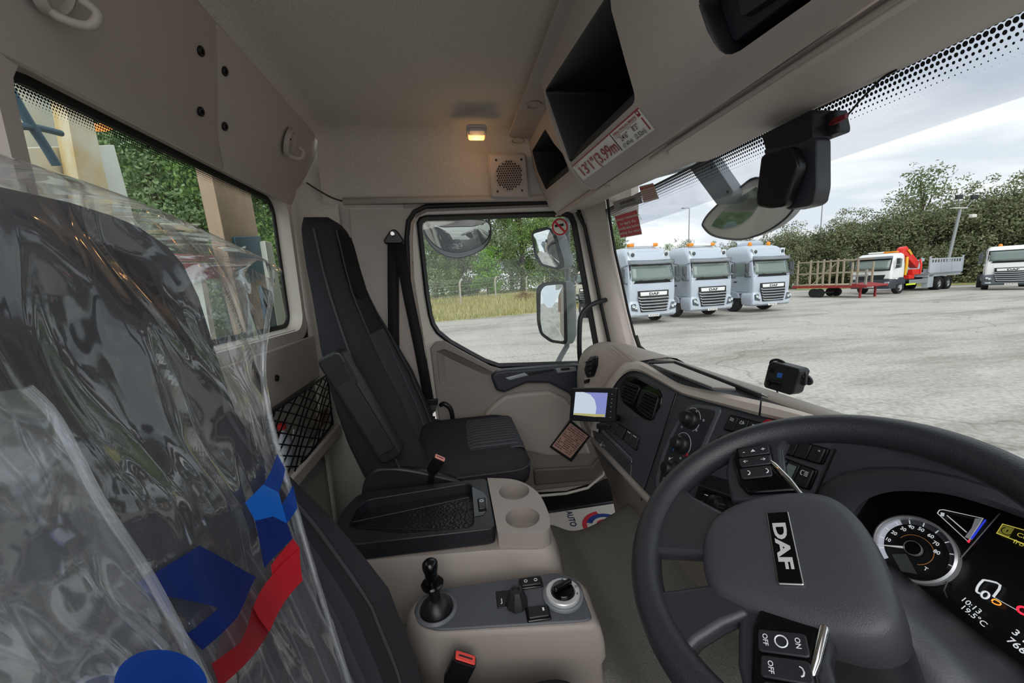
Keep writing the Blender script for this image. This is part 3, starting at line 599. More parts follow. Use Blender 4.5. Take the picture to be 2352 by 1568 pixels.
    for s in (-1, 1):
        MB().prism([V((s*x, -.10, z)) for x, z in ((.80, .62), (1.12, .68), (1.13, .95), (.93, .98))], (0, .08, 0)).build('headlamp', mat('headlamp bezel', '5b6166', .25, metal=.4), t, bevel=.02)
        for k, (lx, lz) in enumerate(((.93, .80), (1.05, .86))): MB().lathe([(.07, 0), (.07, .03), (.045, .035), (.03, .02)], (s*lx, -.105, lz), (0, -1, 0), 14).build('lamp_lens', LENS, t, smooth=50)
        MB().prism([V((s*x, -.075, z)) for x, z in ((.84, .46), (1.1, .48), (1.12, .55), (.86, .57))], (0, .05, 0)).build('fog_lamp', LENS, t, bevel=.01)
        # side window, mirror, door handle, step
        MB().prism([V((s*1.185, y, z)) for y, z in ((.34, 1.9), (1.25, 1.9), (1.25, 2.62), (.5, 2.62))], (s*.012, 0, 0)).build('side_window', TGLASS, t, bevel=.01)
        MB().prism([V((s*1.172, y, z)) for y, z in ((.28, 1.1), (1.36, 1.1), (1.36, 2.7), (.42, 2.7), (.22, 1.95))], (s*.012, 0, 0)).build('cab_door', SILVD if high else paint, t, bevel=.006)
        for z0, z1 in ((2.12, 2.55), (1.84, 2.05)):
            MB().prism([V((s*1.30, .16, z0)), V((s*1.52, .12, z0)), V((s*1.54, .12, z1)), V((s*1.30, .16, z1))], (0, .12, 0)).build('mirror', TDARK, t, bevel=.04)
        MB().tube([(s*1.15, .2, 2.68), (s*1.4, .14, 2.6), (s*1.42, .16, 1.9), (s*1.15, .2, 1.86)], .025, 6).build('mirror_arm', TDARK, t, smooth=60)
        MB().box((s*1.19, 1.15, 1.62), (.03, .2, .06)).build('door_handle', TBLK, t, bevel=.01)
        MB().box((s*1.06, .9, .62), (.22, .5, .12)).build('cab_step', TBLK, t, bevel=.02)
        MB().tube([(s*.97, -.02, 1.86), (s*.92, -.05, 1.95), (s*.55, -.06, 2.0)], .012, 5).build('wiper', TBLK, t)
        wheel(t, s*1.02, 1.38, .5, .3, s)
        wheel(t, s*1.0, 5.0, .5, .5, s)
        MB().prism([V((s*.86, y, z)) for y, z in ((.85, .75), (.95, 1.02), (1.2, 1.12), (1.6, 1.12), (1.85, 1.0), (1.95, .75))], (s*.34, 0, 0)).build('wheel_arch', SILVD if high else TGREY, t, bevel=.02)
        MB().box((s*.45, 3.6, .85), (.1, 3.6, .3)).build('chassis_rail', TBLK, t)
        MB().lathe([(.32, 0), (.33, .03), (.33, 1.2), (.32, 1.23)], (s*.85, 2.4, .75), (0, 1, 0), 18).build('fuel_tank', mat('tank alloy', '9aa0a5', .35, metal=.7), t, smooth=40)
    if plate:
        MB().prism([(-.27, -.08, .36), (.27, -.08, .36), (.27, -.08, .48), (-.27, -.08, .48)], (0, .02, 0)).build('number_plate', PLATE, t)
        text('plate_lettering', plate, TBLK, (0, -.083, .385), (1, 0, 0), (0, 0, 1), .075, t, 'CENTER', .02)
    zt = 3.5 if high else 2.97
    if beacons == 'bar':
        MB().box((0, .85, zt+.09), (1.0, .25, .13)).build('light_bar', TWHITE, t, bevel=.03)
        for s in (-1, 1): MB().box((s*.62, .85, zt+.10), (.26, .27, .16)).build('beacon', AMB, t, bevel=.05, seg=3)
    else:
        for s in (-1, 1): MB().lathe([(.09, 0), (.10, .04), (.095, .14), (.06, .19), (.02, .2)], (s*.6+.0, .9, zt-.02), (0, 0, 1), 14).build('beacon', AMB, t, smooth=50)
    if beacons == 'deflector':
        MB().grid([[V((x, y+.25*(1-k), zt+h)) for x in (-.85, -.5, 0, .5, .85)] for k, y, h in ((0, 1.2, -.03), (.6, 1.35, .22), (1, 1.7, .34))]).build('air_deflector', paint, t, smooth=60, solid=.05)
    return t
for px, d, pl, bc, lb in ((1500, 16.6, 'YK24 DZR', 'bar', 'silver tractor lorry with amber light bar, parked next to the screen pillar'), (1636, 18.0, 'YK24 DZS', 'bar', 'middle silver tractor lorry with amber light bar in the row of three'), (1774, 19.2, 'YK24 DJU', 'deflector', 'silver tractor lorry with round beacons and roof air deflector nearest the hedge')):
    t = daf('tractor_lorry', lb, 'silver tractor lorries in a row', SILV, SILV, True, pl, bc)
    t.location = at_depth(px, d); t.rotation_euler = (0, 0, math.radians(4))
t = daf('tipper_lorry', 'white low-roof lorry with grey bumper at the end of the hedge', None, TWHITE, TGREY, False, 'YK20 BUO', 'round')
t.location = at_depth(2322, 25.0); t.rotation_euler = (0, 0, math.radians(-58))
# ---- white crane lorry
def crane_truck():
    t = thing('crane_lorry', 'white flatbed lorry with red folding crane behind the cab', 'truck')
    def loft(rows, nm, m, **k):
        R = [[V((p.x, p.y, z)) for p in rrect((0, (yf+yb)/2, z), (1, 0, 0), (0, 1, 0), 2*w, yb-yf, r, 4)] for z, w, yf, yb, r in rows]
        return MB().grid(R, True, True).build(nm, m, t, smooth=45, **k)
    loft([(1.05, 1.14, .02, 1.75, .12), (1.7, 1.16, .0, 1.75, .15), (2.1, 1.15, .06, 1.75, .18), (2.6, 1.12, .22, 1.75, .2), (2.82, 1.08, .34, 1.75, .25), (2.93, .98, .55, 1.7, .3)], 'cab_shell', TWHITE)
    loft([(.42, 1.18, -.05, .8, .14), (.75, 1.22, -.06, .8, .16), (1.05, 1.19, -.02, .8, .16), (1.15, 1.1, .02, .7, .1)], 'bumper', mat('merc bumper', '343a42', .5))
    def sh(z0, z1, w, o, nm, m):
        MB().grid([[V((x, .0+max(0, z-1.75)*.24-o+abs(x)**3*.05, z)) for x in [-w+2*w*j/8 for j in range(9)]] for z in [z0+(z1-z0)*i/4 for i in range(5)]]).build(nm, m, t, smooth=60, solid=.02)
    sh(1.72, 2.62, 1.08, .07, 'screen_surround', TBLK); sh(1.80, 2.48, 1.02, .095, 'windscreen', TGLASS)
    MB().prism([(-1.1, -.02, 2.56), (1.1, -.02, 2.56), (1.1, .1, 2.74), (-1.1, .1, 2.74)], (0, .14, 0)).build('sun_visor', mat('visor grey', '70767c', .3), t, bevel=.03)
    MB().prism([(-.75, -.03, 1.12), (.75, -.03, 1.12), (.85, -.015, 1.42), (-.85, -.015, 1.42)], (0, .05, 0)).build('grille', TBLK, t, bevel=.02)
    for k in range(3): MB().box((0, -.045, 1.19+.08*k), (1.5, .03, .025)).build('grille_bar', TDARK, t)
    st = MB().lathe([(.13, 0), (.13, .02), (.112, .02), (.112, 0)], (0, -.05, 1.28), (0, -1, 0), 20); [st.bar((0, -.065, 1.28), V((math.sin(a)*.12, -.065, 1.28+math.cos(a)*.12)), .025, .02, (0, 1, 0)) for a in (0, 2.094, 4.189)]
    st.build('star_badge', STEEL, t)
    for k, s in enumerate((-1, 1)):
        MB().prism([V((s*x, -.065, z)) for x, z in ((.78, .68), (1.1, .74), (1.12, .92), (.84, .9))], (0, .07, 0)).build('headlamp', LENS, t, bevel=.02)
        MB().prism([V((s*1.152, y, z)) for y, z in ((.3, 1.2), (1.35, 1.2), (1.35, 2.62), (.52, 2.62), (.3, 1.85))], (s*.014, 0, 0)).build('cab_door', TWHITE, t, bevel=.006)
        MB().prism([V((s*1.165, y, z)) for y, z in ((.40, 1.82), (1.22, 1.9), (1.22, 2.52), (.62, 2.52))], (s*.014, 0, 0)).build('side_window', TGLASS, t, bevel=.01)
        for z0, z1 in ((2.15, 2.55), (1.88, 2.08)): MB().prism([V((s*1.28, .2, z0)), V((s*1.5, .16, z0)), V((s*1.5, .16, z1)), V((s*1.28, .2, z1))], (0, .12, 0)).build('mirror', TDARK, t, bevel=.04)
        MB().prism([V((s*.85, y, z)) for y, z in ((.75, .7), (.85, 1.05), (1.1, 1.18), (1.55, 1.18), (1.8, 1.05), (1.9, .7))], (s*.35, 0, 0)).build('wheel_arch', MATS['merc bumper'], t, bevel=.03)
        wheel(t, s*1.02, 1.32, .5, .3, s)
        for y in (6.6, 7.95): wheel(t, s*1.0, y, .5, .5, s)
        MB().box((s*.45, 5.0, .95), (.1, 8.0, .3)).build('chassis_rail', TBLK, t)
        MB().box((s*1.12, 4.0, .78), (.04, 2.9, .32)).build('side_guard', mat('side guard', '9aa0a4', .4, metal=.4), t, bevel=.01)
        MB().box((s*1.145, 2.75, .62), (.02, 1.3, .12)).build('reflective_strip', mat('lime reflective', 'cfe23a', .4), t)
        MB().box((s*1.0, 5.45, .95), (.35, .75, 1.4)).build('tool_locker', mat('locker grey', 'aab2ba', .35), t, bevel=.02)
        # dropsides with slotted tops
        for j in range(3):
            y0 = 5.0+j*1.62
            MB().box((s*1.2, y0+.78, 1.72), (.05, 1.55, .78)).build('dropside', mat('dropside grey', 'b3bac2', .35), t, bevel=.01)
            MB().box((s*1.2, y0+.78, 2.38), (.05, 1.55, .10)).build('rail', mat('dropside grey', 'b3bac2', .35), t, bevel=.01)
            for i in range(4): MB().box((s*1.2, y0+.14+.42*i, 2.22), (.05, .12, .28)).build('slot_bar', mat('dropside grey', 'b3bac2', .35), t)
        MB().box((s*1.2, 9.9, 1.95), (.08, .1, 1.3)).build('corner_post', mat('dropside grey', 'b3bac2', .35), t)
        MB().box((s*1.2, 4.95, 2.0), (.08, .1, 1.2)).build('corner_post', mat('dropside grey', 'b3bac2', .35), t)
    MB().box((0, 7.4, 1.28), (2.4, 5.0, .1)).build('load_bed', mat('bed steel', '8e9499', .5), t)
    MB().box((0, 7.4, 1.14), (2.35, 4.9, .16)).build('bed_frame', mat('bed beam', 'a5abb1', .5), t)
    for y in (6.0, 7.2, 8.5): MB().box((-.6, y, 2.4), (.1, .35, .25)).build('load_bracket', mat('dropside grey', 'b3bac2', .35), t)
    RED = mat('crane red', 'd8261c', .35); CB = mat('crane dark', '2a2a2c', .5)
    MB().box((0, 2.9, 1.15), (2.2, .7, .3)).build('crane_base', RED, t, bevel=.03)
    MB().prism([V((.15, y, z)) for y, z in ((2.35, 1.25), (3.2, 1.25), (3.0, 1.9), (2.6, 1.9))], (.6, 0, 0)).build('crane_column', CB, t, bevel=.05)
    MB().prism([V((.3, y, z)) for y, z in ((2.1, 2.0), (2.35, 3.25), (2.75, 3.42), (4.7, 2.2), (4.55, 1.75), (4.35, 1.8), (2.7, 2.75), (2.45, 1.95))], (.42, 0, 0)).build('crane_boom', RED, t, bevel=.03)
    MB().prism([V((.76, y, z)) for y, z in ((2.75, 3.12), (3.05, 3.2), (3.5, 2.85), (3.3, 2.75))], (.01, 0, 0)).build('boom_mark', mat('crane yellow', 'd9a316', .4), t)
    MB().tube([(.9, 2.4, 1.3), (.9, 2.5, 2.1), (.8, 2.7, 2.6)], .09, 10).build('crane_ram', mat('crane yellow', 'd9a316', .4), t, smooth=50)
    MB().box((1.0, 3.3, 1.5), (.3, .9, .4)).build('crane_leg', RED, t, bevel=.03)
    MB().tube([(1.05, 4.1, 1.3), (1.05, 4.15, 2.0), (.9, 4.3, 2.4)], .06, 8).build('crane_ram', RED, t, smooth=50)
    MB().box((.2, 1.1, 3.02), (1.5, .3, .12)).build('light_bar', AMB, t, bevel=.04); MB().box((-.25, 1.1, 3.03), (.9, .32, .12)).build('light_bar_panel', TWHITE, t, bevel=.03)
    MB().prism([(-.27, -.08, .5), (.27, -.08, .5), (.27, -.08, .62), (-.27, -.08, .62)], (0, .02, 0)).build('number_plate', PLATE, t)
    text('plate_lettering', 'YJ18 BVO', TBLK, (0, -.083, .53), (1, 0, 0), (0, 0, 1), .07, t, 'CENTER', .02)
    return t
t = crane_truck(); t.location = at_depth(1998, 27.5); t.rotation_euler = (0, 0, math.radians(-78))
# ---- flat trailer with stakes in front of the crane lorry
A = at_depth(1822, 28.8); B = at_depth(1992, 24.4); dv = (B-A).normalized(); nv = V((-dv.y, dv.x, 0)); 
tr = thing('flat_trailer', 'empty red flat trailer with tall wooden stakes beside the crane lorry', 'trailer', A)
TRED = mat('trailer red', '8f2b2e', .55, var=.15, vscale=3); STK = mat('stake timber', '9b8f7d', .8, var=.15, vscale=4)
ln = (B-A).length
MB().bar(A+V((0, 0, .78)), B+V((0, 0, .78)), .12, .16).build('side_rail', TRED, tr); MB().bar(A+nv*2.2+V((0, 0, .78)), B+nv*2.2+V((0, 0, .78)), .12, .16).build('side_rail', TRED, tr)
nb = 12
for k in range(nb): MB().bar(A+nv*(.1+2.0*(k+.5)/nb)+V((0, 0, .9)), B-dv*1.0+nv*(.1+2.0*(k+.5)/nb)+V((0, 0, .9)), 2.0/nb-.02, .05).build('deck_plank', mat('deck timber', 'b0a184', .85, var=.2, vscale=2), tr)
for s in (0, 2.2):
    for k in range(5):
        p = A+dv*(.3+k*(ln-1.2)/4.0)+nv*s; MB().bar(p+V((0, 0, .8)), p+V((0, 0, 2.75 if k < 4 else 2.4)), .09, .09).build('stake', STK, tr)
    for h in (1.75, 2.6): MB().bar(A+dv*.3+nv*s+V((0, 0, h)), A+dv*(ln-.9)+nv*s+V((0, 0, h)), .05, .09).build('stake_rail', STK, tr)
MB().bar(A+dv*.3*ln+V((0, 0, 1.0)), A+dv*.6*ln+V((0, 0, 2.4)), .06, .06).build('brace', STK, tr)
MB().prism([B-dv*1.0+V((0, 0, .9)), B+V((0, 0, .75)), B+nv*2.2+V((0, 0, .75)), B-dv*1.0+nv*2.2+V((0, 0, .9))], (0, 0, .1)).build('drawbar_plate', TRED, tr)
for k in range(2):
    MB().bar(B-dv*(.2+.5*k)+nv*.2+V((0, 0, .9)), B-dv*(.2+.5*k)+nv*.2+V((0, 0, 1.9-.4*k)), .1, .1).build('frame_post', mat('trailer grey steel', '8e8b86', .6), tr)
MB().bar(B-dv*.9+V((0, 0, 1.5)), B+V((0, 0, 1.5)), .08, .12).build('frame_rail', MATS['trailer grey steel'], tr)
for k in (.3, .38):
    for s in (.15, 2.05): MB().lathe([(.15, -.1), (.30, -.11), (.32, -.08), (.32, .08), (.30, .11), (.15, .1)], A+dv*ln*k+nv*s+V((0, 0, .32)), nv, 20).build('tyre', TYRE, tr, smooth=40)
    MB().bar(A+dv*ln*k+nv*.15+V((0, 0, .32)), A+dv*ln*k+nv*2.05+V((0, 0, .32)), .1, .1).build('axle', TBLK, tr)
for s in (.3, 1.9): MB().bar(B-dv*.5+nv*s+V((0, 0, 0)), B-dv*.5+nv*s+V((0, 0, .78)), .1, .1).build('landing_leg', TRED, tr)
# ---- dark lorry front just beyond the passenger door mirror
t = daf('flat_roof_lorry', 'dark-fronted lorry with pale roof behind the door mirror', None, mat('lorry cream', 'c3bfb2', .4), TBLK, False, None, 'round')
t.location = at_depth(1350, 29.0); t.rotation_euler = (0, 0, math.radians(-52))
# ================================================================ seats
def stripemat():
    m = mat('striped seat cloth', '3a3a3e', .95, bump=.4, bscale=700, spec=.15); nt = m.node_tree; b = nt.nodes['Principled BSDF']
    uv = nt.nodes.new('ShaderNodeUVMap'); sp = nt.nodes.new('ShaderNodeSeparateXYZ'); nt.links.new(uv.outputs[0], sp.inputs[0])
    q = nt.nodes.new('ShaderNodeMath'); q.operation = 'MULTIPLY'; q.inputs[1].default_value = 13; nt.links.new(sp.outputs[0], q.inputs[0])
    fr = nt.nodes.new('ShaderNodeMath'); fr.operation = 'FRACT'; nt.links.new(q.outputs[0], fr.inputs[0])
    r = nt.nodes.new('ShaderNodeValToRGB'); e = r.color_ramp.elements; e[0].position = 0; e[0].color = (*lin('38383c'), 1); e[1].position = .12; e[1].color = (*lin('6c6c72'), 1)
    for p, c in ((.2, '3a3a3e'), (.5, '444449'), (.55, '36363a'), (.97, '3a3a3e')): x = e.new(p); x.color = (*lin(c), 1)
    nt.links.new(fr.outputs[0], r.inputs[0]); nt.links.new(r.outputs[0], b.inputs['Base Color']); return m
STRIPE = stripemat(); SEATP = mat('seat plastic', '1c1d20', .42, bump=.12, bscale=400); PAD = mat('headrest pad cloth', '161618', .95, bump=.4, bscale=700, spec=.2)
PIPE = mat('seat piping', '3a3a3e', .8)
SROW = [(1.58, .235, -.15, -.34), (1.64, .255, -.165, -.37), (1.75, .268, -.195, -.40), (1.86, .265, -.23, -.42), (1.97, .25, -.262, -.435), (2.07, .225, -.288, -.445), (2.16, .19, -.312, -.45), (2.25, .162, -.332, -.455), (2.34, .150, -.348, -.458), (2.42, .140, -.358, -.455), (2.465, .128, -.366, -.45), (2.492, .105, -.375, -.442), (2.506, .075, -.388, -.432), (2.513, .04, -.398, -.422)]
def srow(z):
    for a, b in zip(SROW, SROW[1:]):
        if z <= b[0]: k = (z-a[0])/(b[0]-a[0]); k = max(0, k); return [a[i]+(b[i]-a[i])*k for i in range(4)]
    return list(SROW[-1])
HUMP = .05
def sfront(t, z):
    _, w, xf, xb = srow(z); bo = HUMP*max(0, min(1, (2.25-z)/.35))*max(0, min(1, (z-1.5)/.12)); a = abs(t)
    hump = bo*math.exp(-((a-.80)/.17)**2); edge = -.075*max(0, (a-.80)/.20)**2.2
    return V((xf+hump+edge, t*w, z))
def uvpatch(name, fn, nu, nv, m, parent, rnd=0):
    vs = []; fs = []; uvs = []
    for j in range(nv+1):
        for i in range(nu+1):
            u, v = i/nu, j/nv; vs.append(tuple(fn(u, v))); uvs.append((u, v))
    fs = [(j*(nu+1)+i, j*(nu+1)+i+1, (j+1)*(nu+1)+i+1, (j+1)*(nu+1)+i) for j in range(nv) for i in range(nu)]
    me = bpy.data.meshes.new(name); me.from_pydata(vs, [], fs); l = me.uv_layers.new(name='UVMap')
    for lp in me.loops: l.data[lp.index].uv = uvs[lp.vertex_index]
    return finish(name, me, m, parent, smooth=60)
def seat(label, warp, base, group=None, arm=True):
    root = thing('lorry_seat', label, 'seat', base, group); Wp = warp
    ts = [-1+2*i/30 for i in range(31)]; rows = []
    for z in [1.58+.92*k/46 for k in range(46)]+[2.498, 2.503, 2.507, 2.510, 2.513]:
        _, w, xf, xb = srow(z); fr = [sfront(t, z) for t in ts]; xe = fr[0].x; bk = []
        for k in range(1, 12):
            a = pi*k/12; y = w*math.cos(a); bk.append(V((xe-.02-(xe-.02-xb)*math.sin(a)**.6, y, z)))
        rows.append([Wp(p) for p in fr+bk])
    MB().grid(rows, True, True).build('backrest', CLOTH, root, smooth=60)
    def patch(t0, t1, z0, z1, off, rnd=0):
        def fn(u, v):
            z = z0+(z1-z0)*v; k = 1.0
            if rnd: k = math.sqrt(max(.02, 1-(max(0, abs(v-.5)*2-1+rnd)/rnd)**2))
            t = (t0+(t1-t0)*u)*k; e = min(1, 6*min(u, 1-u, v*1.3, (1-v)*1.3)); return Wp(sfront(t, z)+V((off*e+.0015, 0, 0)))
        return fn
    uvpatch('backrest_panel', patch(-.66, .66, 1.66, 2.10, .006), 20, 24, STRIPE, root)
    uvpatch('backrest_insert', patch(-.66, .66, 2.105, 2.22, .005), 16, 10, mat('seat cloth inset', '232326', .95, bump=.4, bscale=700, spec=.2), root)
    uvpatch('headrest_pad', patch(-.76, .76, 2.225, 2.475, .012, .6), 16, 24, PAD, root)
    for s in (-1, 1):
        MB().tube([Wp(sfront(s*.70, z)+V((.004, 0, 0))) for z in [1.66+.8*k/24 for k in range(25)]], .003, 6).build('piping', PIPE, root, smooth=60)
        MB().tube([Wp(sfront(s*.97, z)+V((.0, s*.004, 0))) for z in [1.64+.82*k/24 for k in range(25)]], .0035, 6).build('piping', PIPE, root, smooth=60)
    # squab
    R = []
    for z, ins, r in ((1.535, .03, .06), (1.55, .006, .06), (1.58, 0, .065), (1.615, .0, .07), (1.640, .010, .07), (1.656, .032, .07), (1.664, .06, .06), (1.662, .11, .04), (1.660, .17, .03)):
        R.append([Wp(V((p.x, p.y, z))) for p in rrect((.005, 0, z), (1, 0, 0), (0, 1, 0), .47-2*ins, .49-2*ins, r, 6)])
    MB().grid(R, True, True).build('squab', CLOTH, root, smooth=60)
    def sq(u, v):
        x = .02+.21*v; y = -.17+.34*u; e = min(1, 7*min(u, 1-u, v, (1-v))); z = 1.661+.008*e-max(0, (v-.88)/.12)**2*.012; return Wp(V((x, y, z)))
    uvpatch('squab_panel', sq, 18, 18, STRIPE, root)
    MB().tube([Wp(V((p.x, p.y, 1.61))) for p in rrect((.005, 0, 0), (1, 0, 0), (0, 1, 0), .474, .494, .07, 6)], .003, 6, False).build('piping', PIPE, root, smooth=60)
    # plinth and hinge covers
    R = [[Wp(V((p.x, p.y, z))) for p in rrect((-.01, 0, 0), (1, 0, 0), (0, 1, 0), w, d, .05, 5)] for z, w, d in ((ZF, .36, .34), (1.14, .36, .34), (1.30, .38, .38), (1.44, .43, .44), (1.50, .45, .46), (1.54, .45, .46))]
    MB().grid(R, True, True).build('seat_base', SEATP, root, smooth=50)
    for s in (-1, 1):
        lp = [V((x, s*.265, z)) for x, z in ((-.34, 1.56), (-.33, 1.64), (-.29, 1.69), (-.22, 1.685), (-.14, 1.66), (-.03, 1.615), (.0, 1.59), (.0, 1.56))]
        MB().prism([Wp(p) for p in rounded(lp, .03)], (0, -s*.03, 0)).build('hinge_cover', SEATP, root, bevel=.008)
    if arm:
        a, b = HY(768, 828, 1.142), HY(895, 1035, 1.142); d = (b-a).normalized(); u = V((d.z, 0, -d.x)); u = u if u.x > 0 else -u
        c = (a+b)/2; L_ = (b-a).length
        lp = rrect(c, d, u, L_+.05, .075, .02, 4); ar = MB().prism([p+V((0, .035, 0)) for p in lp], (0, -.06, 0)).build('armrest', SEATP, root, bevel=.008, seg=3)
        MB().prism([p+V((0, -.026, 0)) for p in rrect(c+d*.03, d, u, L_-.08, .05, .01, 3)], (0, -.003, 0)).build('armrest_plate', mat('armrest plate', '26282b', .4), ar, bevel=.001)
        MB().prism([p+V((0, -.028, 0)) for p in rrect(a-d*.0+u*.028+d*.05, d, u, .07, .012, .003, 3)], (0, -.004, 0)).build('latch_slot', GLOSSB, ar)
        MB().lathe([(.012, 0), (.012, .003), (.009, .003), (.009, -.004)], b-d*.02-V((0, .0245, 0)), (0, -1, 0), 16).build('pivot_hole', GLOSSB, ar, smooth=40)
    return root
PY = 1.44
pseat = seat('black cloth passenger seat with raised armrest beside the door', lambda p: V((p.x, p.y+PY, p.z)), (0, PY, ZF))
DY = .385
def dwarp(p):
    return V((p.x-.005+.05*(p.z-1.9)/.55, p.y*(.95+.10*max(0, min(1, (p.z-1.66)/.12))+.24*max(0, min(1, (p.z-1.85)/.5)))+DY, p.z-.165*max(0, min(1, (p.z-1.10)/.34))))
HUMP = .10
dseat = seat('black cloth driver seat under a clear plastic cover', dwarp, (0, DY, ZF), arm=False)
# ---- belt of the passenger seat
belt = thing('seat_belt', 'black seat belt hanging from the pillar by the passenger door', 'seat belt', HY(903, 545, 1.735))
WEB = mat('belt webbing', '0f0f11', .8, bump=.3, bscale=900)
def strap(pts, w, name, parent, m=WEB, nrm=(0, -1, 0), th=.002):
    pts = [V(p) for p in pts]; A = []; B = []
    for i, p in enumerate(pts):
        d = (pts[min(i+1, len(pts)-1)]-pts[max(0, i-1)]).normalized(); s = d.cross(V(nrm)).normalized()*w/2; A.append(p-s); B.append(p+s)
    return MB().grid([A, B]).build(name, m, parent, smooth=60, solid=th, soff=0)
anc = [HY(x, y, 1.722) for x, y in ((893, 532), (900, 526), (908, 526), (914, 532), (928, 552), (922, 560), (884, 560), (880, 552))]
MB().prism(anc, (0, .02, 0)).build('anchor_cover', BLACKP, belt, bevel=.006)
MB().lathe([(.011, 0), (.011, .006), (.008, .009)], HY(902, 537, 1.72), (0, -1, 0), 14).build('anchor_bolt', STEEL, belt, smooth=40)
strap(many(HY, [(903, 555), (903, 650), (904, 760), (906, 860)], 1.728), .048, 'strap', belt)
strap([HY(916, 560, 1.718), HY(938, 680, 1.717), HY(963, 800, 1.716), HY(986, 925, 1.714)], .046, 'strap', belt)
MB().prism(many(HY, [(976, 926), (1004, 924), (1000, 944), (994, 950), (992, 962), (986, 962), (985, 950), (978, 944)], 1.704), (0, .004, 0)).build('buckle_tongue', STEEL, belt, bevel=.002)
MB().prism(many(HY, [(974, 918), (1006, 916), (1005, 930), (976, 932)], 1.700), (0, .012, 0)).build('tongue_grip', BLACKP, belt, bevel=.003)
strap([HY(990, 955, 1.713), HY(986, 985, 1.713), HY(976, 1010, 1.713)], .04, 'lower_strap', belt)
gh = tag(MB().tube(spline([HY(1012, 930, 1.72), HY(1020, 927, 1.704), HY(1033, 936, 1.702), HY(1039, 955, 1.704), HY(1039, 972, 1.72)], 5), .011, 10).build('door_grab_handle', BLACKP, smooth=60), 'short black curved handle beside the passenger seat cushion', 'handle')
def buckle(label, red, foot, head, m_red, up=(0, -1, 0), w=.034, side=.014):
    a, b = V(foot), V(head); t = thing('belt_buckle', label, 'buckle', a)
    d = (b-a).normalized(); s = d.cross(V(up)).normalized(); n = s.cross(d)
    lp0 = rrect(a+d*.02, s, n, w*.9, .02, .006, 3); lp1 = rrect(a+(b-a)*.35, s, n, w*1.1, .026, .008, 3); lp2 = rrect(b, s, n, w*1.15, .026, .007, 3)
    MB().grid([lp0, lp1, lp2], True, True).build('buckle_body', BLACKP, t, smooth=50)
    MB().prism(rrect(b+d*.0005, s, n, w*1.0, .018, .003, 3), d*.003).build('release_button', m_red, t, bevel=.001)
    MB().prism(rrect(b+d*.003, s, n, w*.7, .003, .001, 2), d*.0012).build('slot', BLACKP, t)
    MB().bar(V((a.x-.004, a.y+side, a.z-.055)), a+d*.03, w*.6, .006, n).build('stalk', BLACKP, t)
REDB = mat('buckle red', 'e2473f', .45)
b0 = HY(985, 1092, 1.167); buckle('black belt buckle with pale red button at the passenger cushion', 0, b0, HY(1010, 1052, 1.148), mat('faded buckle red', 'd98a80', .5))
buckle('black belt buckle with bright red button by the driver seat', 0, HY(1032, 1590, .644), HY(1068, 1512, .644), REDB, up=(0, -1, .2), w=.042, side=-.016)
# ---- clear plastic cover over the driver backrest
BP0, BN = V((-.160, 0, 1.75)), V((1, 0, .2333)).normalized()
def bagx(y, z): return -.160-.2333*(z-1.75)
def BAG(px, py, off=0.0): return HP(px, py, BP0+BN*off, BN)
edge_r = [(626, 642), (622, 690), (612, 760), (604, 850), (618, 950), (642, 1045), (678, 1165), (714, 1290), (758, 1430), (806, 1580), (850, 1700)]
top = [(626, 642), (560, 608), (500, 575), (420, 538), (300, 487), (150, 432), (0, 385), (-160, 345)]
film = bpy.data.materials.new('clear polythene'); film.use_nodes = True; nt = film.node_tree; N = nt.nodes
for n in list(N): N.remove(n)
o = N.new('ShaderNodeOutputMaterial'); tr_ = N.new('ShaderNodeBsdfTransparent'); tr_.inputs[0].default_value = (.93, .95, .97, 1); gl_ = N.new('ShaderNodeBsdfGlossy'); gl_.inputs['Roughness'].default_value = .06; gl_.inputs[0].default_value = (1, 1, 1, 1)
df = N.new('ShaderNodeBsdfDiffuse'); df.inputs[0].default_value = (.85, .88, .92, 1); tl = N.new('ShaderNodeBsdfTranslucent'); tl.inputs[0].default_value = (.85, .88, .92, 1)
tc = N.new('ShaderNodeTexCoord'); mp = N.new('ShaderNodeMapping'); mp.inputs['Scale'].default_value = (2.5, 13, 3.0); mp.inputs['Rotation'].default_value = (.35, 0, 0)
nz = N.new('ShaderNodeTexNoise'); nz.inputs['Scale'].default_value = 1.0; nz.inputs['Detail'].default_value = 2.0; nz.inputs['Roughness'].default_value = .45; nz.inputs['Distortion'].default_value = .6
n2 = N.new('ShaderNodeTexVoronoi'); n2.inputs['Scale'].default_value = 16; n2.feature = 'SMOOTH_F1'
ad = N.new('ShaderNodeMath'); ad.operation = 'MULTIPLY_ADD'; ad.inputs[1].default_value = .30
bp = N.new('ShaderNodeBump'); bp.inputs['Strength'].default_value = 1.0; bp.inputs['Distance'].default_value = .035
lwf = N.new('ShaderNodeLayerWeight'); lwf.inputs['Blend'].default_value = .5
pw = N.new('ShaderNodeMath'); pw.operation = 'POWER'; pw.inputs[1].default_value = 2.6; nt.links.new(lwf.outputs['Facing'], pw.inputs[0])
lw = N.new('ShaderNodeMath'); lw.operation = 'MULTIPLY_ADD'; lw.inputs[1].default_value = .85; lw.inputs[2].default_value = .06; nt.links.new(pw.outputs[0], lw.inputs[0])
nt.links.new(tc.outputs['Object'], mp.inputs[0]); nt.links.new(mp.outputs[0], nz.inputs['Vector']); nt.links.new(tc.outputs['Object'], n2.inputs['Vector'])
nt.links.new(n2.outputs['Distance'], ad.inputs[0]); nt.links.new(nz.outputs['Fac'], ad.inputs[2]); nt.links.new(ad.outputs[0], bp.inputs['Height'])
nt.links.new(bp.outputs[0], gl_.inputs['Normal']); nt.links.new(bp.outputs[0], lwf.inputs['Normal'])
hz_ = N.new('ShaderNodeAddShader'); nt.links.new(df.outputs[0], hz_.inputs[0]); nt.links.new(tl.outputs[0], hz_.inputs[1])
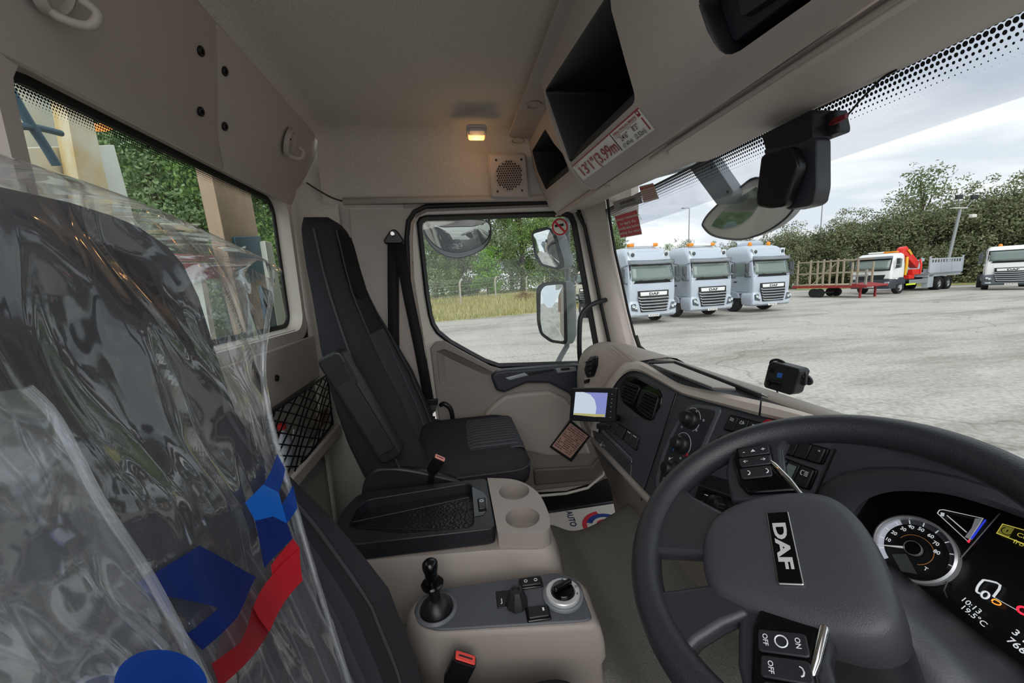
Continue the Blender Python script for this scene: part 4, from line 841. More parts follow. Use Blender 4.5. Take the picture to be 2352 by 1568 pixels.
m1 = N.new('ShaderNodeMixShader'); m1.inputs[0].default_value = .055; nt.links.new(tr_.outputs[0], m1.inputs[1]); nt.links.new(hz_.outputs[0], m1.inputs[2])
m2 = N.new('ShaderNodeMixShader'); nt.links.new(lw.outputs[0], m2.inputs[0]); nt.links.new(m1.outputs[0], m2.inputs[1]); nt.links.new(gl_.outputs[0], m2.inputs[2]); nt.links.new(m2.outputs[0], o.inputs[0])
cover = thing('plastic_seat_cover', 'clear polythene cover with blue and red print draped over the driver seat', 'seat cover', (-.25, .3, 1.6))
# front sheet: columns run from the right-hand edge towards the door, rows from the hem up
def lerp_poly(P, k):
    k = max(0, min(len(P)-1.0001, k)); i = int(k); f = k-i; return (P[i][0]+(P[i+1][0]-P[i][0])*f, P[i][1]+(P[i+1][1]-P[i][1])*f)
rgf = random.Random(4); ph = [(rgf.uniform(0, 6.28), rgf.uniform(14, 60), rgf.uniform(-30, 40), rgf.uniform(.0012, .0042)) for _ in range(9)]
def wr_(y, z): return sum(a*math.sin(p+ky*y+kz*z) for p, ky, kz, a in ph)
ER = spline([V((x, y, 0)) for x, y in edge_r], 6); TP = spline([V((x, y, 0)) for x, y in top], 8)
def EDG_Z(e): return BAG(e.x, e.y).z
def along(P, k):
    k = max(0, min(1, k))*(len(P)-1); i = min(len(P)-2, int(k)); return P[i].lerp(P[i+1], k-i)
nu, nv = 110, 110; rows = []; back = []
for j in range(nv+1):
    v = j/nv; e = along(ER, v); r = []; rb = []; yE = BAG(e.x, e.y).y; yF = BAG(-160, e.y+(345-642)*(1-v)**1.5).y
    for i in range(nu+1):
        u = i/nu; t = along(TP, u); px = e.x+(t.x-626)*(e.x+160)/786; py = e.y+(t.y-642)*(1-v)**1.5+(1700-e.y)*0
        q = BAG(px, py); k = min(1, u*9)*min(1, v*9)
        r.append(q+V((wr_(q.y, q.z)*k+.004*k*math.sin(34*q.y+11*q.z+3*math.sin(9*q.z)), 0, 0)))
        aa = min(1, u/.12)*pi/2; bb = min(1, v/.09)*pi/2; xb_ = min(q.x-.05, dwarp(V((srow(min(2.5, q.z+.165))[3], 0, q.z+.165))).x-.02); wx = (1-math.cos(aa))*(1-math.cos(bb))
        yb = yE+.06*math.sin(aa) if u < .12 else yE+.06+(yF-yE-.06)*(u-.12)/.88; z0_ = rows[0][i].z if rows else q.z
        rb.append(V((q.x-.004+(xb_-q.x)*wx, yb, z0_+.03*math.sin(bb)+(q.z-z0_)*max(0, (v-.09)/.91))))
    for i in range(1, 26):
        y2 = .018*i; q = r[nu]-V((0, y2, 0)); qb = rb[nu]-V((0, y2, 0)); r.append(q+V((.006*math.sin(25*q.y+7*q.z), 0, 0))); rb.append(qb)
    rows.append(r)
    if EDG_Z(e) > 2.04: back.append(rb)
MB().grid(rows).build('front_sheet', film, cover, smooth=80)
MB().grid(back).build('back_sheet', film, cover, smooth=80)
# second fold hanging in front on the door side
fe = [(60, 890), (130, 965), (230, 1150), (350, 1335), (470, 1568), (520, 1680)]
FD = [BAG(x, y, .02) for x, y in spline([V((a, b, 0)) for a, b in fe], 4) for _ in (0,)] if False else [BAG(p.x, p.y, .018) for p in spline([V((a, b, 0)) for a, b in fe], 4)]
rows = []
for k, p in enumerate(FD): rows.append([V((bagx(p.y-.45*s, p.z+.03*s)+.018+.02*math.sin(s*3+k*.1)*s+wr_(p.y-.45*s, p.z)*1.0, p.y-.45*s, p.z+.05*s)) for s in [i/24 for i in range(25)]])
MB().grid(rows).build('folded_flap', film, cover, smooth=80)
MB().tube(FD, .003, 6).build('fold_edge', film, cover, smooth=80); MB().tube([BAG(p.x, p.y, .004) for p in ER], .0035, 6).build('fold_edge', film, cover, smooth=80)  # thin film tubes added along the flap and cover edges to catch a highlight
def printmat(name, col, a=.75):
    m = mat(name, col, .25); nt = m.node_tree; b = nt.nodes['Principled BSDF']; o = nt.nodes['Material Output']
    t = nt.nodes.new('ShaderNodeBsdfTransparent'); t.inputs[0].default_value = (*[min(1, x*1.5+.02) for x in lin(col)], 1); mx = nt.nodes.new('ShaderNodeMixShader'); mx.inputs[0].default_value = a
    nt.links.new(t.outputs[0], mx.inputs[1]); nt.links.new(b.outputs[0], mx.inputs[2]); nt.links.new(mx.outputs[0], o.inputs[0]); return m
PB = printmat('blue print', '1b4aa8', .62); PB2 = printmat('light blue print', '1f6fd6', .75); PR = printmat('red print', 'd22b36', .7); PDR = printmat('red print far layer', 'a32a33', .6); PDB = printmat('navy print', '20357f', .6)
def printed(name, pts, m, off=.006, hole=None, cuts=3):
    bm = bmesh.new(); es = []
    for lp in [pts]+([hole] if hole else []):
        vv = [bm.verts.new((x, y, 0)) for x, y in lp]; es += [bm.edges.new((vv[i], vv[(i+1) % len(vv)])) for i in range(len(vv))]
    bmesh.ops.triangle_fill(bm, use_beauty=True, edges=es); bmesh.ops.subdivide_edges(bm, edges=bm.edges, cuts=cuts, use_grid_fill=True)
    for v in bm.verts:
        q = BAG(v.co.x, v.co.y, off); v.co = q+V((wr_(q.y, q.z)*.8, 0, 0))
    me = bpy.data.meshes.new(name); bm.to_mesh(me); bm.free(); return finish(name, me, m, cover, smooth=60)
def z6(L_): return [(x/2.215, 860+y/2.215) for x, y in L_]
printed('blue_print', z6([(1420, 400), (1455, 480), (1410, 600), (1330, 560)]), PB, .010)
printed('blue_print', z6([(1330, 560), (1410, 600), (1430, 660), (1470, 755), (1400, 720), (1320, 740), (1255, 650)]), PB2, .010)
printed('blue_print', z6([(1430, 660), (1485, 560), (1505, 680), (1470, 755)]), PB, .010)
printed('blue_print', z6([(1320, 740), (1400, 720), (1470, 755), (1510, 830), (1410, 975), (1380, 880)]), PDB, .010)
printed('blue_print', z6([(700, 1058), (1005, 870), (1365, 1020), (1310, 1090), (1180, 1240), (985, 1410), (905, 1320), (820, 1210)]), PDB, .008, z6([(840, 1130), (1085, 1190), (920, 1320), (850, 1230)]))
printed('blue_print', z6([(1020+0, 0)] and [(560+230*(1-math.cos(a))+0, 1600-200*math.sin(a)) for a in [pi*i/16 for i in range(17)]]), PB, .03)
printed('red_print', z6([(1550, 880), (1585, 1040), (1480, 1180), (1370, 1310), (1320, 1240), (1300, 1180), (1450, 1010)]), PR, .010)
printed('red_print', z6([(1300, 1180), (1370, 1310), (1200, 1490), (1080, 1600), (1030, 1480), (1180, 1370)]), PDR, .008)
printed('red_print', z6([(1510, 830), (1550, 880), (1450, 1010), (1440, 960)]), PR, .008)
# ================================================================ tunnel, consoles, floor mat
tun = MB(); 
sec = []
for x, zt, in ((-.6, 1.40), (.10, 1.40), (.2, 1.40), (.25, 1.395), (.30, 1.385), (.36, 1.33), (.40, 1.31), (.48, 1.32), (.60, 1.38), (.80, 1.48)):
    y1 = 1.13 if x < .15 else {.2: 1.16, .25: 1.24, .30: 1.26}.get(x, 1.29); yn = .64 if x < .27 else {.30: .62, .36: .60}.get(x, .58)
    sec.append([V((x, y, z)) for y, z in ((yn, ZF), (yn+.005, zt-.03), (yn+.03, zt-.005), (.75, zt), (y1-.08, zt), (y1-.02, zt-.02), (y1, zt-.06), (y1+.02, zt-.16), (y1+.03, ZF))])
tunnel = struct(tun.grid(sec).build('engine_tunnel', CARPET, smooth=50, sub=2))
tunnel['label'] = 'grey carpet over the engine tunnel'
# driver footwell carpet
struct(MB().box((.45, .25, ZF+.01), (.9, .68, .02)).build('floor_carpet', CARPET))
# ---- storage console between the seats
ZT = 1.62
con = thing('storage_console', 'grey storage console with black tray lid and two cup holders', 'console', (-.05, 1.0, 1.40))
CG = mat('console grey beige', '928a84', .5, bump=.2, bscale=450)
circ = lambda c, r, n=28: [V((c.x+r*math.cos(2*pi*i/n), c.y+r*math.sin(2*pi*i/n), c.z)) for i in range(n)]
c1, c2 = HZ(1181, 1127, ZT), HZ(1200, 1187, ZT); rc = .047
fr = rounded([HZ(x, y, ZT) for x, y in ((1119, 1097), (1188, 1099), (1238, 1128), (1262, 1180), (1266, 1222), (1143, 1222))], [.004, .06, .05, .05, .04, .004])
head = MB().holes(fr, [circ(c1, rc), circ(c2, rc)], (0, 0, -.075)).build('cup_holder_top', CG, con, bevel=.008, seg=3)
for c in (c1, c2):
    MB().lathe([(rc+.001, -.07), (rc*.97, -.072), (.02, -.072)], c, (0, 0, 1), 28).build('cup_floor', CG, con, smooth=40)
# lower flared body
lo_ = [HZ(x, y, ZT) for x, y in ((800, 1160), (838, 1127), (1119, 1095), (1190, 1098), (1245, 1130), (1268, 1185), (1272, 1228), (1143, 1228), (815, 1255), (775, 1225))]
def flare(k, z): c = sum(lo_, V())/len(lo_); return [V((c.x+(p.x-c.x)*k, c.y+(p.y-c.y)*k, z)) for p in rounded(lo_, .035, 3)]
MB().grid([flare(.96, ZT-.045), flare(1.0, ZT-.055), flare(1.06, ZT-.10), flare(1.085, ZT-.155), flare(1.10, ZT-.165), flare(1.09, 1.385)], True, True).build('console_body', CG, con, smooth=35)
lid_o = rounded([HZ(x, y, ZT+.004) for x, y in ((768, 1212), (786, 1172), (818, 1138), (845, 1128), (1117, 1097), (1138, 1212), (815, 1250), (778, 1246))], .02, 3)
tray = rounded([HZ(x, y, ZT+.004) for x, y in ((800, 1211), (819, 1166), (844, 1147), (1077, 1109), (1086, 1120), (1087, 1204), (1077, 1212), (924, 1224))], .015, 3)
LIDM = mat('lid black plastic', '1d1f23', .42, bump=.12, bscale=400)
lid = MB().holes(lid_o, [tray], (0, 0, -.045)).build('lid', LIDM, con, bevel=.007, seg=3)
MB().prism([p-V((0, 0, .05)) for p in scale_loop(lid_o, .995)], (0, 0, -.02)).build('lid_skirt', LIDM, con, bevel=.006)
MB().prism([p-V((0, 0, .030)) for p in scale_loop(tray, 1.01)], (0, 0, -.006)).build('tray_mat', mat('tray leather', '17181b', .35, bump=1.0, bscale=120, voro=True), lid)
z_ = ZT-.006
MB().tube([HZ(804, 1200, z_), HZ(1077, 1142, z_)], .0025, 6).build('elastic_cord', RUBBER, lid); MB().tube([HZ(802, 1212, z_), HZ(1060, 1217, z_)], .0025, 6).build('elastic_cord', RUBBER, lid)
MB().prism([HZ(x, y, ZT+.012) for x, y in ((1096, 1143), (1115, 1141), (1117, 1164), (1099, 1167))], (0, 0, -.012)).build('latch', BLACKP, lid, bevel=.003)
MB().prism([HZ(x, y, ZT+.0055) for x, y in ((1084, 1118), (1110, 1130), (1119, 1142), (1119, 1168), (1110, 1182), (1090, 1186))], (0, 0, -.001)).build('latch_recess', GLOSSB, lid)
MB().lathe([(.006, 0), (.006, .001), (.0045, .001), (.0045, 0)], HZ(1106, 1150, ZT+.0125), (0, 0, 1), 16).build('latch_mark', PRINTW, lid)
# ---- switch console with brake lever and gear selector
ZP = 1.54
sw = thing('control_console', 'grey control console with brake lever and gear selector beside the driver seat', 'console', (.1, .76, 1.38))
PO = [(950, 1405), (956, 1383), (975, 1363), (1010, 1352), (1275, 1314), (1310, 1320), (1334, 1340), (1342, 1368), (1362, 1420), (1338, 1425), (1001, 1446), (968, 1434)]
po = rounded([HZ(x, y, ZP) for x, y in PO], .02, 3); cen = sum(po, V())/len(po)
BODY = mat('console taupe', '8b837d', .5, bump=.2, bscale=450)
def fl2(k, z, dy=0): return [V((cen.x+(p.x-cen.x)*k, cen.y+(p.y-cen.y)*(k*1.05 if p.y < cen.y else k)+dy*(1 if p.y < cen.y else 0), z)) for p in po]
MB().grid([fl2(.985, ZP-.004), fl2(1.03, ZP-.006), fl2(1.08, ZP-.016), fl2(1.12, ZP-.05, .0), fl2(1.14, ZP-.09, .004), fl2(1.10, ZP-.11, .004), fl2(1.12, 1.36, .006)], True, True).build('console_body', BODY, sw, smooth=50)
PNL = mat('control panel grey', '4a4d53', .45, bump=.2, bscale=450)
MB().prism(po, (0, 0, -.012)).build('control_panel', PNL, sw, bevel=.003)
lb_ = HZ(1003, 1399, ZP); Lk = MB().lathe([(.046, 0), (.046, .002), (.041, .006), (.038, .005), (.036, .001)], lb_, (0, 0, 1), 30).build('lever_ring', mat('ring grey', '5c5f64', .4), sw, smooth=40)
lv = MB().lathe([(.036, .001), (.034, .012), (.026, .022), (.016, .028), (.012, .03)], lb_, (0, 0, 1), 24).build('lever_boot', BLACKP, sw, smooth=50)
kt = HY(986, 1286, lb_.y+.005); kc = HY(993, 1340, lb_.y+.003)
MB().tube([lb_+V((0, 0, .02)), kc], [.013, .011], 12).build('lever_shaft', BLACKP, sw, smooth=50)
MB().lathe([(.012, -.003), (.024, -.003), (.025, .001), (.022, .004), (.012, .004)], kc, (0, 0, 1), 22).build('lever_collar', GLOSSB, sw, smooth=40)
ax = (kt-kc); MB().tube([kc+ax*t for t in (.05, .25, .45, .6, .75, .88, .96, 1.0)], [.012, .0145, .0135, .016, .0175, .0165, .012, .005], 14).build('lever_knob', mat('lever gloss', '0b0b0c', .2), sw, smooth=60)
MB().prism([HZ(x, y, ZP+.002) for x, y in ((1138, 1357), (1195, 1351), (1208, 1390), (1142, 1396))], (0, 0, -.006)).build('knob_plate', BLACKP, sw, bevel=.002)
kb = HZ(1187, 1386, ZP); MB().lathe([(.026, 0), (.026, .004), (.022, .016), (.017, .03), (.014, .036), (.009, .037), (.008, .034)], kb, (0, 0, 1), 9).build('mirror_knob', mat('knob rubber', '1d1e20', .5), sw, smooth=25)
text('knob_mark', 'J', PRINTW, HZ(1151, 1384, ZP+.002), HZ(1163, 1382, ZP+.002)-HZ(1151, 1384, ZP+.002), V((-.1, 1, 0)), .011, sw, bold=.02)
def rocker(px, py, w, d, marks):
    c = HZ(px, py, ZP+.004); u = V((1, -.05, 0)).normalized(); v = V((.05, 1, 0)).normalized()
    MB().prism(rrect(c, u, v, w+.008, d+.008, .004), (0, 0, -.006)).build('switch_bezel', GLOSSB, sw, bevel=.002)
    MB().prism(rrect(c+V((0, 0, .004)), u, v, w, d, .003), (0, 0, -.006)).build('rocker_switch', BLACKP, sw, bevel=.002)
    for m_ in marks:
        if m_[2] == 'o': MB().lathe([(.0042, 0), (.0042, .0006), (.003, .0006), (.003, 0)], c+u*m_[0]+v*m_[1]+V((0, 0, .0042)), (0, 0, 1), 14).build('switch_mark', PRINTW, sw)
        else: MB().prism(rrect(c+u*m_[0]+v*m_[1]+V((0, 0, .0046)), u, v, .004, .008, .001), (0, 0, .0004)).build('switch_mark', PRINTW, sw)
rocker(1219, 1336, .048, .024, ((-.012, 0, 'o'), (.012, 0, 'o'))); rocker(1236, 1406, .045, .028, ((.012, .002, 'b'),))
sc_ = HZ(1293, 1366, ZP+.003)
MB().lathe([(.046, -.003), (.046, .002), (.043, .004), (.040, .003)], sc_, (0, 0, 1), 30).build('selector_bezel', mat('bezel grey', '6e7176', .4), sw, smooth=40)
MB().lathe([(.039, 0), (.039, .009), (.037, .011), (.028, .011), (.027, .007)], sc_, (0, 0, 1), 30).build('selector_ring', mat('ring silver', 'c3c5c6', .35, metal=.4), sw, smooth=40)
MB().lathe([(.027, .006), (.0265, .014), (.024, .018), (.012, .019)], sc_, (0, 0, 1), 26).build('selector_knob', GLOSSB, sw, smooth=40)
MB().prism(rrect(sc_+V((0, 0, .019)), V((1, .35, 0)), V((-.35, 1, 0)), .048, .012, .005), (0, 0, .012)).build('selector_grip', GLOSSB, sw, bevel=.004, seg=3)
for ch, a in (('R', 75), ('N', 45), ('D', 10), ('d', -25)):
    p = sc_+V((math.cos(math.radians(a)), math.sin(math.radians(a)), 0))*.0325+V((0, 0, .0112)); text('selector_letter', ch, BLACKP, p-V((.003, .003, 0)), (1, -.2, 0), (.2, 1, 0), .006, sw, bold=.02)
# ---- paper floor mat in the passenger footwell
zm = ZF+.012
fm = thing('paper_floor_mat', 'white paper floor mat with red and blue ring in the passenger footwell', 'floor mat', (.6, 1.5, ZF))
MB().prism([V((.28, 1.20, zm)), V((.86, 1.20, zm)), V((.86, 1.655, zm)), V((.28, 1.655, zm))], (0, 0, -.002)).build('paper_sheet', mat('mat paper', 'd3d0c8', .7), fm)
cr_ = HZ(1392, 1206, zm); 
def arcm(r0, r1, a0, a1, m, nm, dz):
    P = [cr_+V((r1*math.cos(a), r1*math.sin(a), dz)) for a in [a0+(a1-a0)*i/24 for i in range(25)]]+[cr_+V((r0*math.cos(a), r0*math.sin(a), dz)) for a in [a1+(a0-a1)*i/24 for i in range(25)]]
    MB().prism(P, (0, 0, .0004)).build(nm, m, fm)
MB().lathe([(.045, 0), (.045, .001)], cr_, (0, 0, 1), 24).build('ring_centre', mat('mat red', 'c33340', .6), fm)
arcm(.062, .088, -.6, 2.7, mat('mat blue', '1d3c86', .6), 'blue_ring', .001); arcm(.088, .11, 1.6, 3.9, MATS['mat red'], 'red_ring', .001)
text('lettering', 'AUTO', mat('mat navy', '23305a', .6), HZ(1300, 1174, zm+.001), HZ(1310, 1205, zm)-HZ(1298, 1168, zm), HZ(1330, 1160, zm)-HZ(1298, 1168, zm), .03, fm, bold=.03)
# ================================================================ dashboard
DP0 = V((.70, 0, 1.93)); DN = V((-.33, 0, .12)).normalized(); DU = V((0, -1, 0)); DV = V((.12, 0, .33)).normalized()
def D(px, py, off=0): return HP(px, py, DP0+DN*off, DN)
def DL(pts, off=0): return [D(x, y, off) for x, y in pts]
def dpt(y, z, off=0): return V((.70-(1.93-z)*.12/.33, y, z))+DN*off
dash = thing('dashboard', 'charcoal and beige lorry dashboard with vents and rows of switches', 'dashboard', (.7, .6, ZF))
# main fascia and body
body = [(.70, 1.93), (.74, 1.945), (.80, 1.945), (.90, 1.85), (.92, 1.50), (.60, 1.50), (.569, 1.57)]
MB().prism([V((x, 1.46, z)) for x, z in body], (0, -.42, 0)).build('fascia', mat('fascia charcoal', '3d3f45', .45, bump=.22, bscale=420), dash, bevel=.004)
MB().prism([V((x, 1.034, z)) for x, z in body], (0, -.474, 0)).build('fascia', MATS['fascia charcoal'], dash, bevel=.003)
fo = [(1868, 1150), (1890, 1110), (1935, 1085), (2000, 1072), (2090, 1072), (2200, 1092), (2352, 1140), (2500, 1200), (2500, 1130), (2250, 1066), (2060, 1014), (1914, 976)]
MB().prism([D(x, y, 0) for x, y in fo], DN*-.012).build('fascia', MATS['fascia charcoal'], dash)
for y0, y1 in ((.14, -.5),): MB().prism([V((x, y0, z)) for x, z in ((.70, 1.925), (.74, 1.94), (.80, 1.94), (.90, 1.85), (.92, 1.55), (.80, 1.55))], (0, y1-y0, 0)).build('fascia', MATS['fascia charcoal'], dash, bevel=.004)
MB().prism([V((x, .56, z)) for x, z in ((.87, 1.88), (.895, 1.85), (.92, 1.3), (.68, 1.3), (.62, 1.46), (.60, 1.56), (.70, 1.58), (.90, 1.60))], (0, -1.06, 0)).build('lower_fascia', MATS['fascia charcoal'], dash)
# left end bulge with side vent
prof = [(.60, 1.52), (.562, 1.62), (.548, 1.75), (.552, 1.85), (.575, 1.92), (.625, 1.958), (.70, 1.968), (.80, 1.945), (.898, 1.862)]
def bul(y, k): 
    c = V((.75, y, 1.75)); return [V((c.x+(x-c.x)*k, y, c.z+(z-c.z)*(k if z > 1.75 else 1))) for x, z in prof]
BG = mat('dash end beige', '91887f', .5, bump=.2, bscale=450)
MB().grid([spline(bul(1.655, .72), 4), spline(bul(1.645, .90), 4), spline(bul(1.615, .985), 4), spline(bul(1.57, 1.0), 4), spline(bul(1.51, 1.0), 4), spline([D(1358, 1000, .002), D(1360, 960, .004), D(1372, 918, .006), D(1390, 882, .008), D(1412, 851, .008), D(1434, 834, .008), D(1468, 829, .006), V((.80, 1.22, 1.952)), V((.898, 1.22, 1.862))], 4)]).build('dash_end', BG, dash, smooth=60)
sv = many(HX, [(1350, 868), (1343, 850), (1348, 830), (1358, 817), (1367, 818), (1366, 840), (1358, 865)], .548)
sv = [p+V((-.004, 0, 0)) for p in sv]
MB().prism(rounded(sv, .01), (.02, 0, 0)).build('side_vent', BLACKP, dash, bevel=.003)
for k in range(4):
    a, b = HX(1348+2*k, 832+9*k, .548), HX(1363-1*k, 826+10*k, .548); MB().bar(a+V((-.008, 0, 0)), b+V((-.008, 0, 0)), .004, .004).build('vent_slat', DARKER, dash)
MB().prism([p+V((-.003, 0, 0)) for p in many(HX, [(1343, 873), (1352, 870), (1350, 879), (1343, 881)], .549)], (.01, 0, 0)).build('vent_wheel', BLACKP, dash)
# top pad
MB().grid([[V((x, y, z)) for x, z in ((.735, 1.949), (.78, 1.952), (.84, 1.925), (.902, 1.866))] for y in (1.56, 1.0, .5, 0, -.5)]).build('top_pad', mat('dash top grey', '8f8a83', .6, bump=.25, bscale=450), dash, smooth=60, solid=.01)
# pale trim rail
TO = [(1358, 985), (1366, 935), (1386, 889), (1414, 849), (1436, 832), (1468, 829), (1496, 842), (1539, 869), (1575, 885), (1660, 902), (1746, 920)]
TI = [(1374, 992), (1382, 942), (1400, 903), (1420, 872), (1440, 855), (1460, 852), (1486, 861), (1550, 897), (1579, 910), (1660, 932), (1742, 954)]
TO2 = [(1750, 921), (1793, 931), (1914, 965), (2060, 1003), (2250, 1052), (2420, 1095)]; TI2 = [(1747, 955), (1825, 972), (1905, 992), (2050, 1028), (2250, 1080), (2420, 1124)]
for A, B in ((TO, TI), (TO2, TI2)):
    A = spline([V((x, y, 0)) for x, y in A], 3); B = spline([V((x, y, 0)) for x, y in B], 3)
    MB().grid([[D(p.x, p.y, -.03) for p in A], [D(p.x, p.y, .010) for p in A], [D(p.x*.7+q.x*.3, p.y*.7+q.y*.3, .020) for p, q in zip(A, B)], [D(p.x*.2+q.x*.8, p.y*.2+q.y*.8, .020) for p, q in zip(A, B)], [D(q.x, q.y, .012) for q in B], [D(q.x, q.y, -.01) for q in B]]).build('trim_rail', TRIMBAND, dash, smooth=40)
# speaker grille on the top
q = [HZ(x, y, 1.957) for x, y in ((1500, 838), (1546, 836), (1690, 893), (1636, 890))]
GRM = mat('grille light', '9b968f', .5); MB().prism(q, (0, 0, -.004)).build('speaker_mesh', mat('grille dark', '5a5753', .6), dash)
rb = MB()
for k in range(46):
    t = (k+.5)/46; a = q[0].lerp(q[3], t); b = q[1].lerp(q[2], t); rb.bar(a+V((0, 0, .002)), b+V((0, 0, .002)), .006, .003)
rb.build('grille_ribs', GRM, dash)
MB().tube([HZ(1490, 832, 1.955), HZ(1550, 832, 1.955), HZ(1640, 866, 1.952), HZ(1745, 908, 1.95)], .006, 6).build('screen_gasket', RUBBER, dash, smooth=50)
MB().tube([HZ(1600, 850, 1.948), HZ(1680, 882, 1.948), HZ(1765, 912, 1.95)], .003, 6).build('gasket_strip', STEEL, dash, smooth=50)
# vents
hs = DL([(1421, 884), (1436, 866), (1458, 864), (1512, 892), (1520, 906), (1517, 930), (1494, 966), (1478, 962), (1430, 925)], .004)
MB().prism(rounded(hs, .012), DN*-.006).build('vent_housing', GLOSSB, dash, bevel=.003)
VB = mat('vent black', '1a1b1e', .4)
def vent(quad, n, nm=6):
    tl, tr, br, bl = [D(x, y, .010) for x, y in quad]; lp = rounded([tl, tr, br, bl], .018, 4)
    MB().holes(lp, [inset_loop(lp, .004, DN)], DN*-.012).build('vent_frame', VB, dash, bevel=.002)
    MB().prism([p-DN*.010 for p in lp], DN*-.002).build('vent_cavity', GLOSSB, dash)
    for k in range(n):
        t = (k+.6)/(n+.2); a = tl.lerp(bl, t); b = tr.lerp(br, t); e = min(t, 1-t); s = .16*max(0, .25-e)/.25+.02
        MB().bar(a.lerp(b, s), b.lerp(a, s), .012, .0035, DV+DN*.6).build('vent_slat', VB, dash)
    for k in range(nm):
        t = (k+1)/(nm+1); MB().bar(tl.lerp(tr, t).lerp(bl.lerp(br, t), .06)-DN*.006, tl.lerp(tr, t).lerp(bl.lerp(br, t), .94)-DN*.006, .002, .006, DN).build('vent_fin', DARKER, dash)
vent(((1436, 875), (1470, 886), (1452, 930), (1422, 913)), 6, 3); vent(((1477, 894), (1513, 908), (1496, 966), (1462, 940)), 7, 4)
MB().prism(DL([(1470, 905), (1476, 893), (1480, 897), (1466, 935), (1461, 938), (1463, 925)], .011), DN*-.006).build('vent_divider', VB, dash, bevel=.002)
# blanks, drawer, lock
def keys(quad, n, icons=(), off=.006, m=None, bez=None, gap=.08):
    tl, tr, br, bl = [D(x, y, off) for x, y in quad]
    MB().prism(rounded([p+(p-(tl+br)/2)*.05 for p in (tl, tr, br, bl)], .006, 3), DN*-.008).build('switch_bezel', bez or GLOSSB, dash, bevel=.002)
    for k in range(n):
        a, b = (k+gap*.5)/n, (k+1-gap*.5)/n; lp = [tl.lerp(tr, a).lerp(bl.lerp(br, a), .04), tl.lerp(tr, b).lerp(bl.lerp(br, b), .04), tl.lerp(tr, b).lerp(bl.lerp(br, b), .96), tl.lerp(tr, a).lerp(bl.lerp(br, a), .96)]
        ky = MB().prism([p+DN*.004 for p in rounded(lp, .002, 2)], DN*-.008).build('rocker_switch', (m or KEYM), dash, bevel=.0015)
        if k < len(icons) and icons[k]:
            cx = lambda s, t: lp[0].lerp(lp[1], s).lerp(lp[3].lerp(lp[2], s), t)+DN*.0046
            for kind, prm in icons[k]:
                if kind == 't': text('switch_mark', prm[0], PRINTW, cx(prm[1], prm[2]), lp[1]-lp[0], lp[0]-lp[3], prm[3], ky, 'CENTER', .01, off=.0003)
                elif kind == 'q': MB().prism([cx(s, t) for s, t in prm], DN*.0003).build('switch_mark', PRINTW, ky)
                elif kind == 'g': MB().prism([cx(s, t) for s, t in prm], DN*.0003).build('switch_lens', mat('lens grey green', '6f7d79', .4), ky)
                elif kind == 'l':
                    for s0, t0, s1, t1 in prm: MB().bar(cx(s0, t0), cx(s1, t1), .0013, .0004, DN).build('switch_mark', PRINTW, ky)
KEYM = mat('switch key', '1f2125', .4); BLK = mat('blank grey', '2a2d31', .45)
keys(((1408, 966), (1440, 985), (1430, 1010), (1399, 986)), 2, (), .004, BLK); keys(((1442, 985), (1469, 1003), (1461, 1034), (1433, 1012)), 2, ([('q', ((.2, .08), (.8, .08), (.8, .14), (.2, .14)))], [('q', ((.2, .08), (.8, .08), (.8, .14), (.2, .14)))]), .004, BLK)
gb = DL([(1362, 988), (1378, 992), (1450, 1064), (1446, 1110), (1405, 1075), (1366, 1032)], .004)
MB().prism(gb, DN*-.006).build('glovebox_door', mat('glovebox charcoal', '32353a', .42, bump=.2, bscale=420), dash, bevel=.003)
MB().prism(DL([(1378, 990), (1384, 986), (1450, 1052), (1450, 1064)], .010), DN*-.008).build('glovebox_handle', mat('handle grey', '4a4d52', .35), dash, bevel=.003)
MB().lathe([(.013, 0), (.013, .004), (.010, .005), (.009, .001)], D(1384, 1022, .004), DN, 18).build('glovebox_lock', STEEL, dash, smooth=40)
text('glovebox_mark', '1', PRINTW, D(1376, 1012, .005), DU, DV, .008, dash)
# seam strips
for A, B in (((1552, 903), (1473, 1148)), ((1920, 1031), (1868, 1150))): MB().bar(D(*A, .0005), D(*B, .0005), .003, .002, DN).build('panel_seam', RUBBER, dash)
# climate panel with three knobs
cl = rounded(DL([(1514, 1140), (1503, 1105), (1520, 1040), (1550, 972), (1578, 934), (1596, 926), (1652, 934), (1655, 944), (1604, 1062), (1570, 1165)], .004), .02)
MB().prism(cl, DN*-.008).build('climate_bezel', mat('bezel mid grey', '55585d', .4, bump=.15, bscale=420), dash, bevel=.003)
ci = rounded(DL([(1520, 1140), (1512, 1106), (1528, 1042), (1556, 978), (1582, 940), (1600, 934), (1642, 942), (1644, 950), (1594, 1062), (1562, 1162)], .005), .018)
MB().prism(ci, DN*-.004).build('climate_panel', mat('climate charcoal', '2b2d32', .4, bump=.1, bscale=420), dash, bevel=.002)
def knob(px, py, marks):
    c = D(px, py, .005); kn = MB().lathe([(.027, 0), (.0265, .010), (.024, .014), (.0185, .016), (.0175, .030), (.0155, .033), (.006, .0335)], c, DN, 26).build('climate_knob', mat('knob soft black', '1c1d20', .35), dash, smooth=40)
    n = 30
    for a0, a1, m in marks:
        P = [c+(DU*math.cos(a)+DV*math.sin(a))*.034+DN*.0003 for a in [math.radians(a0+(a1-a0)*i/n) for i in range(n+1)]]
        MB().tube(P, .0007, 4).build('knob_scale', m, dash)
    return c
DOT_R = mat('heat red', 'c03a44', .5); DOT_B = mat('cool blue', '2f6da8', .5)
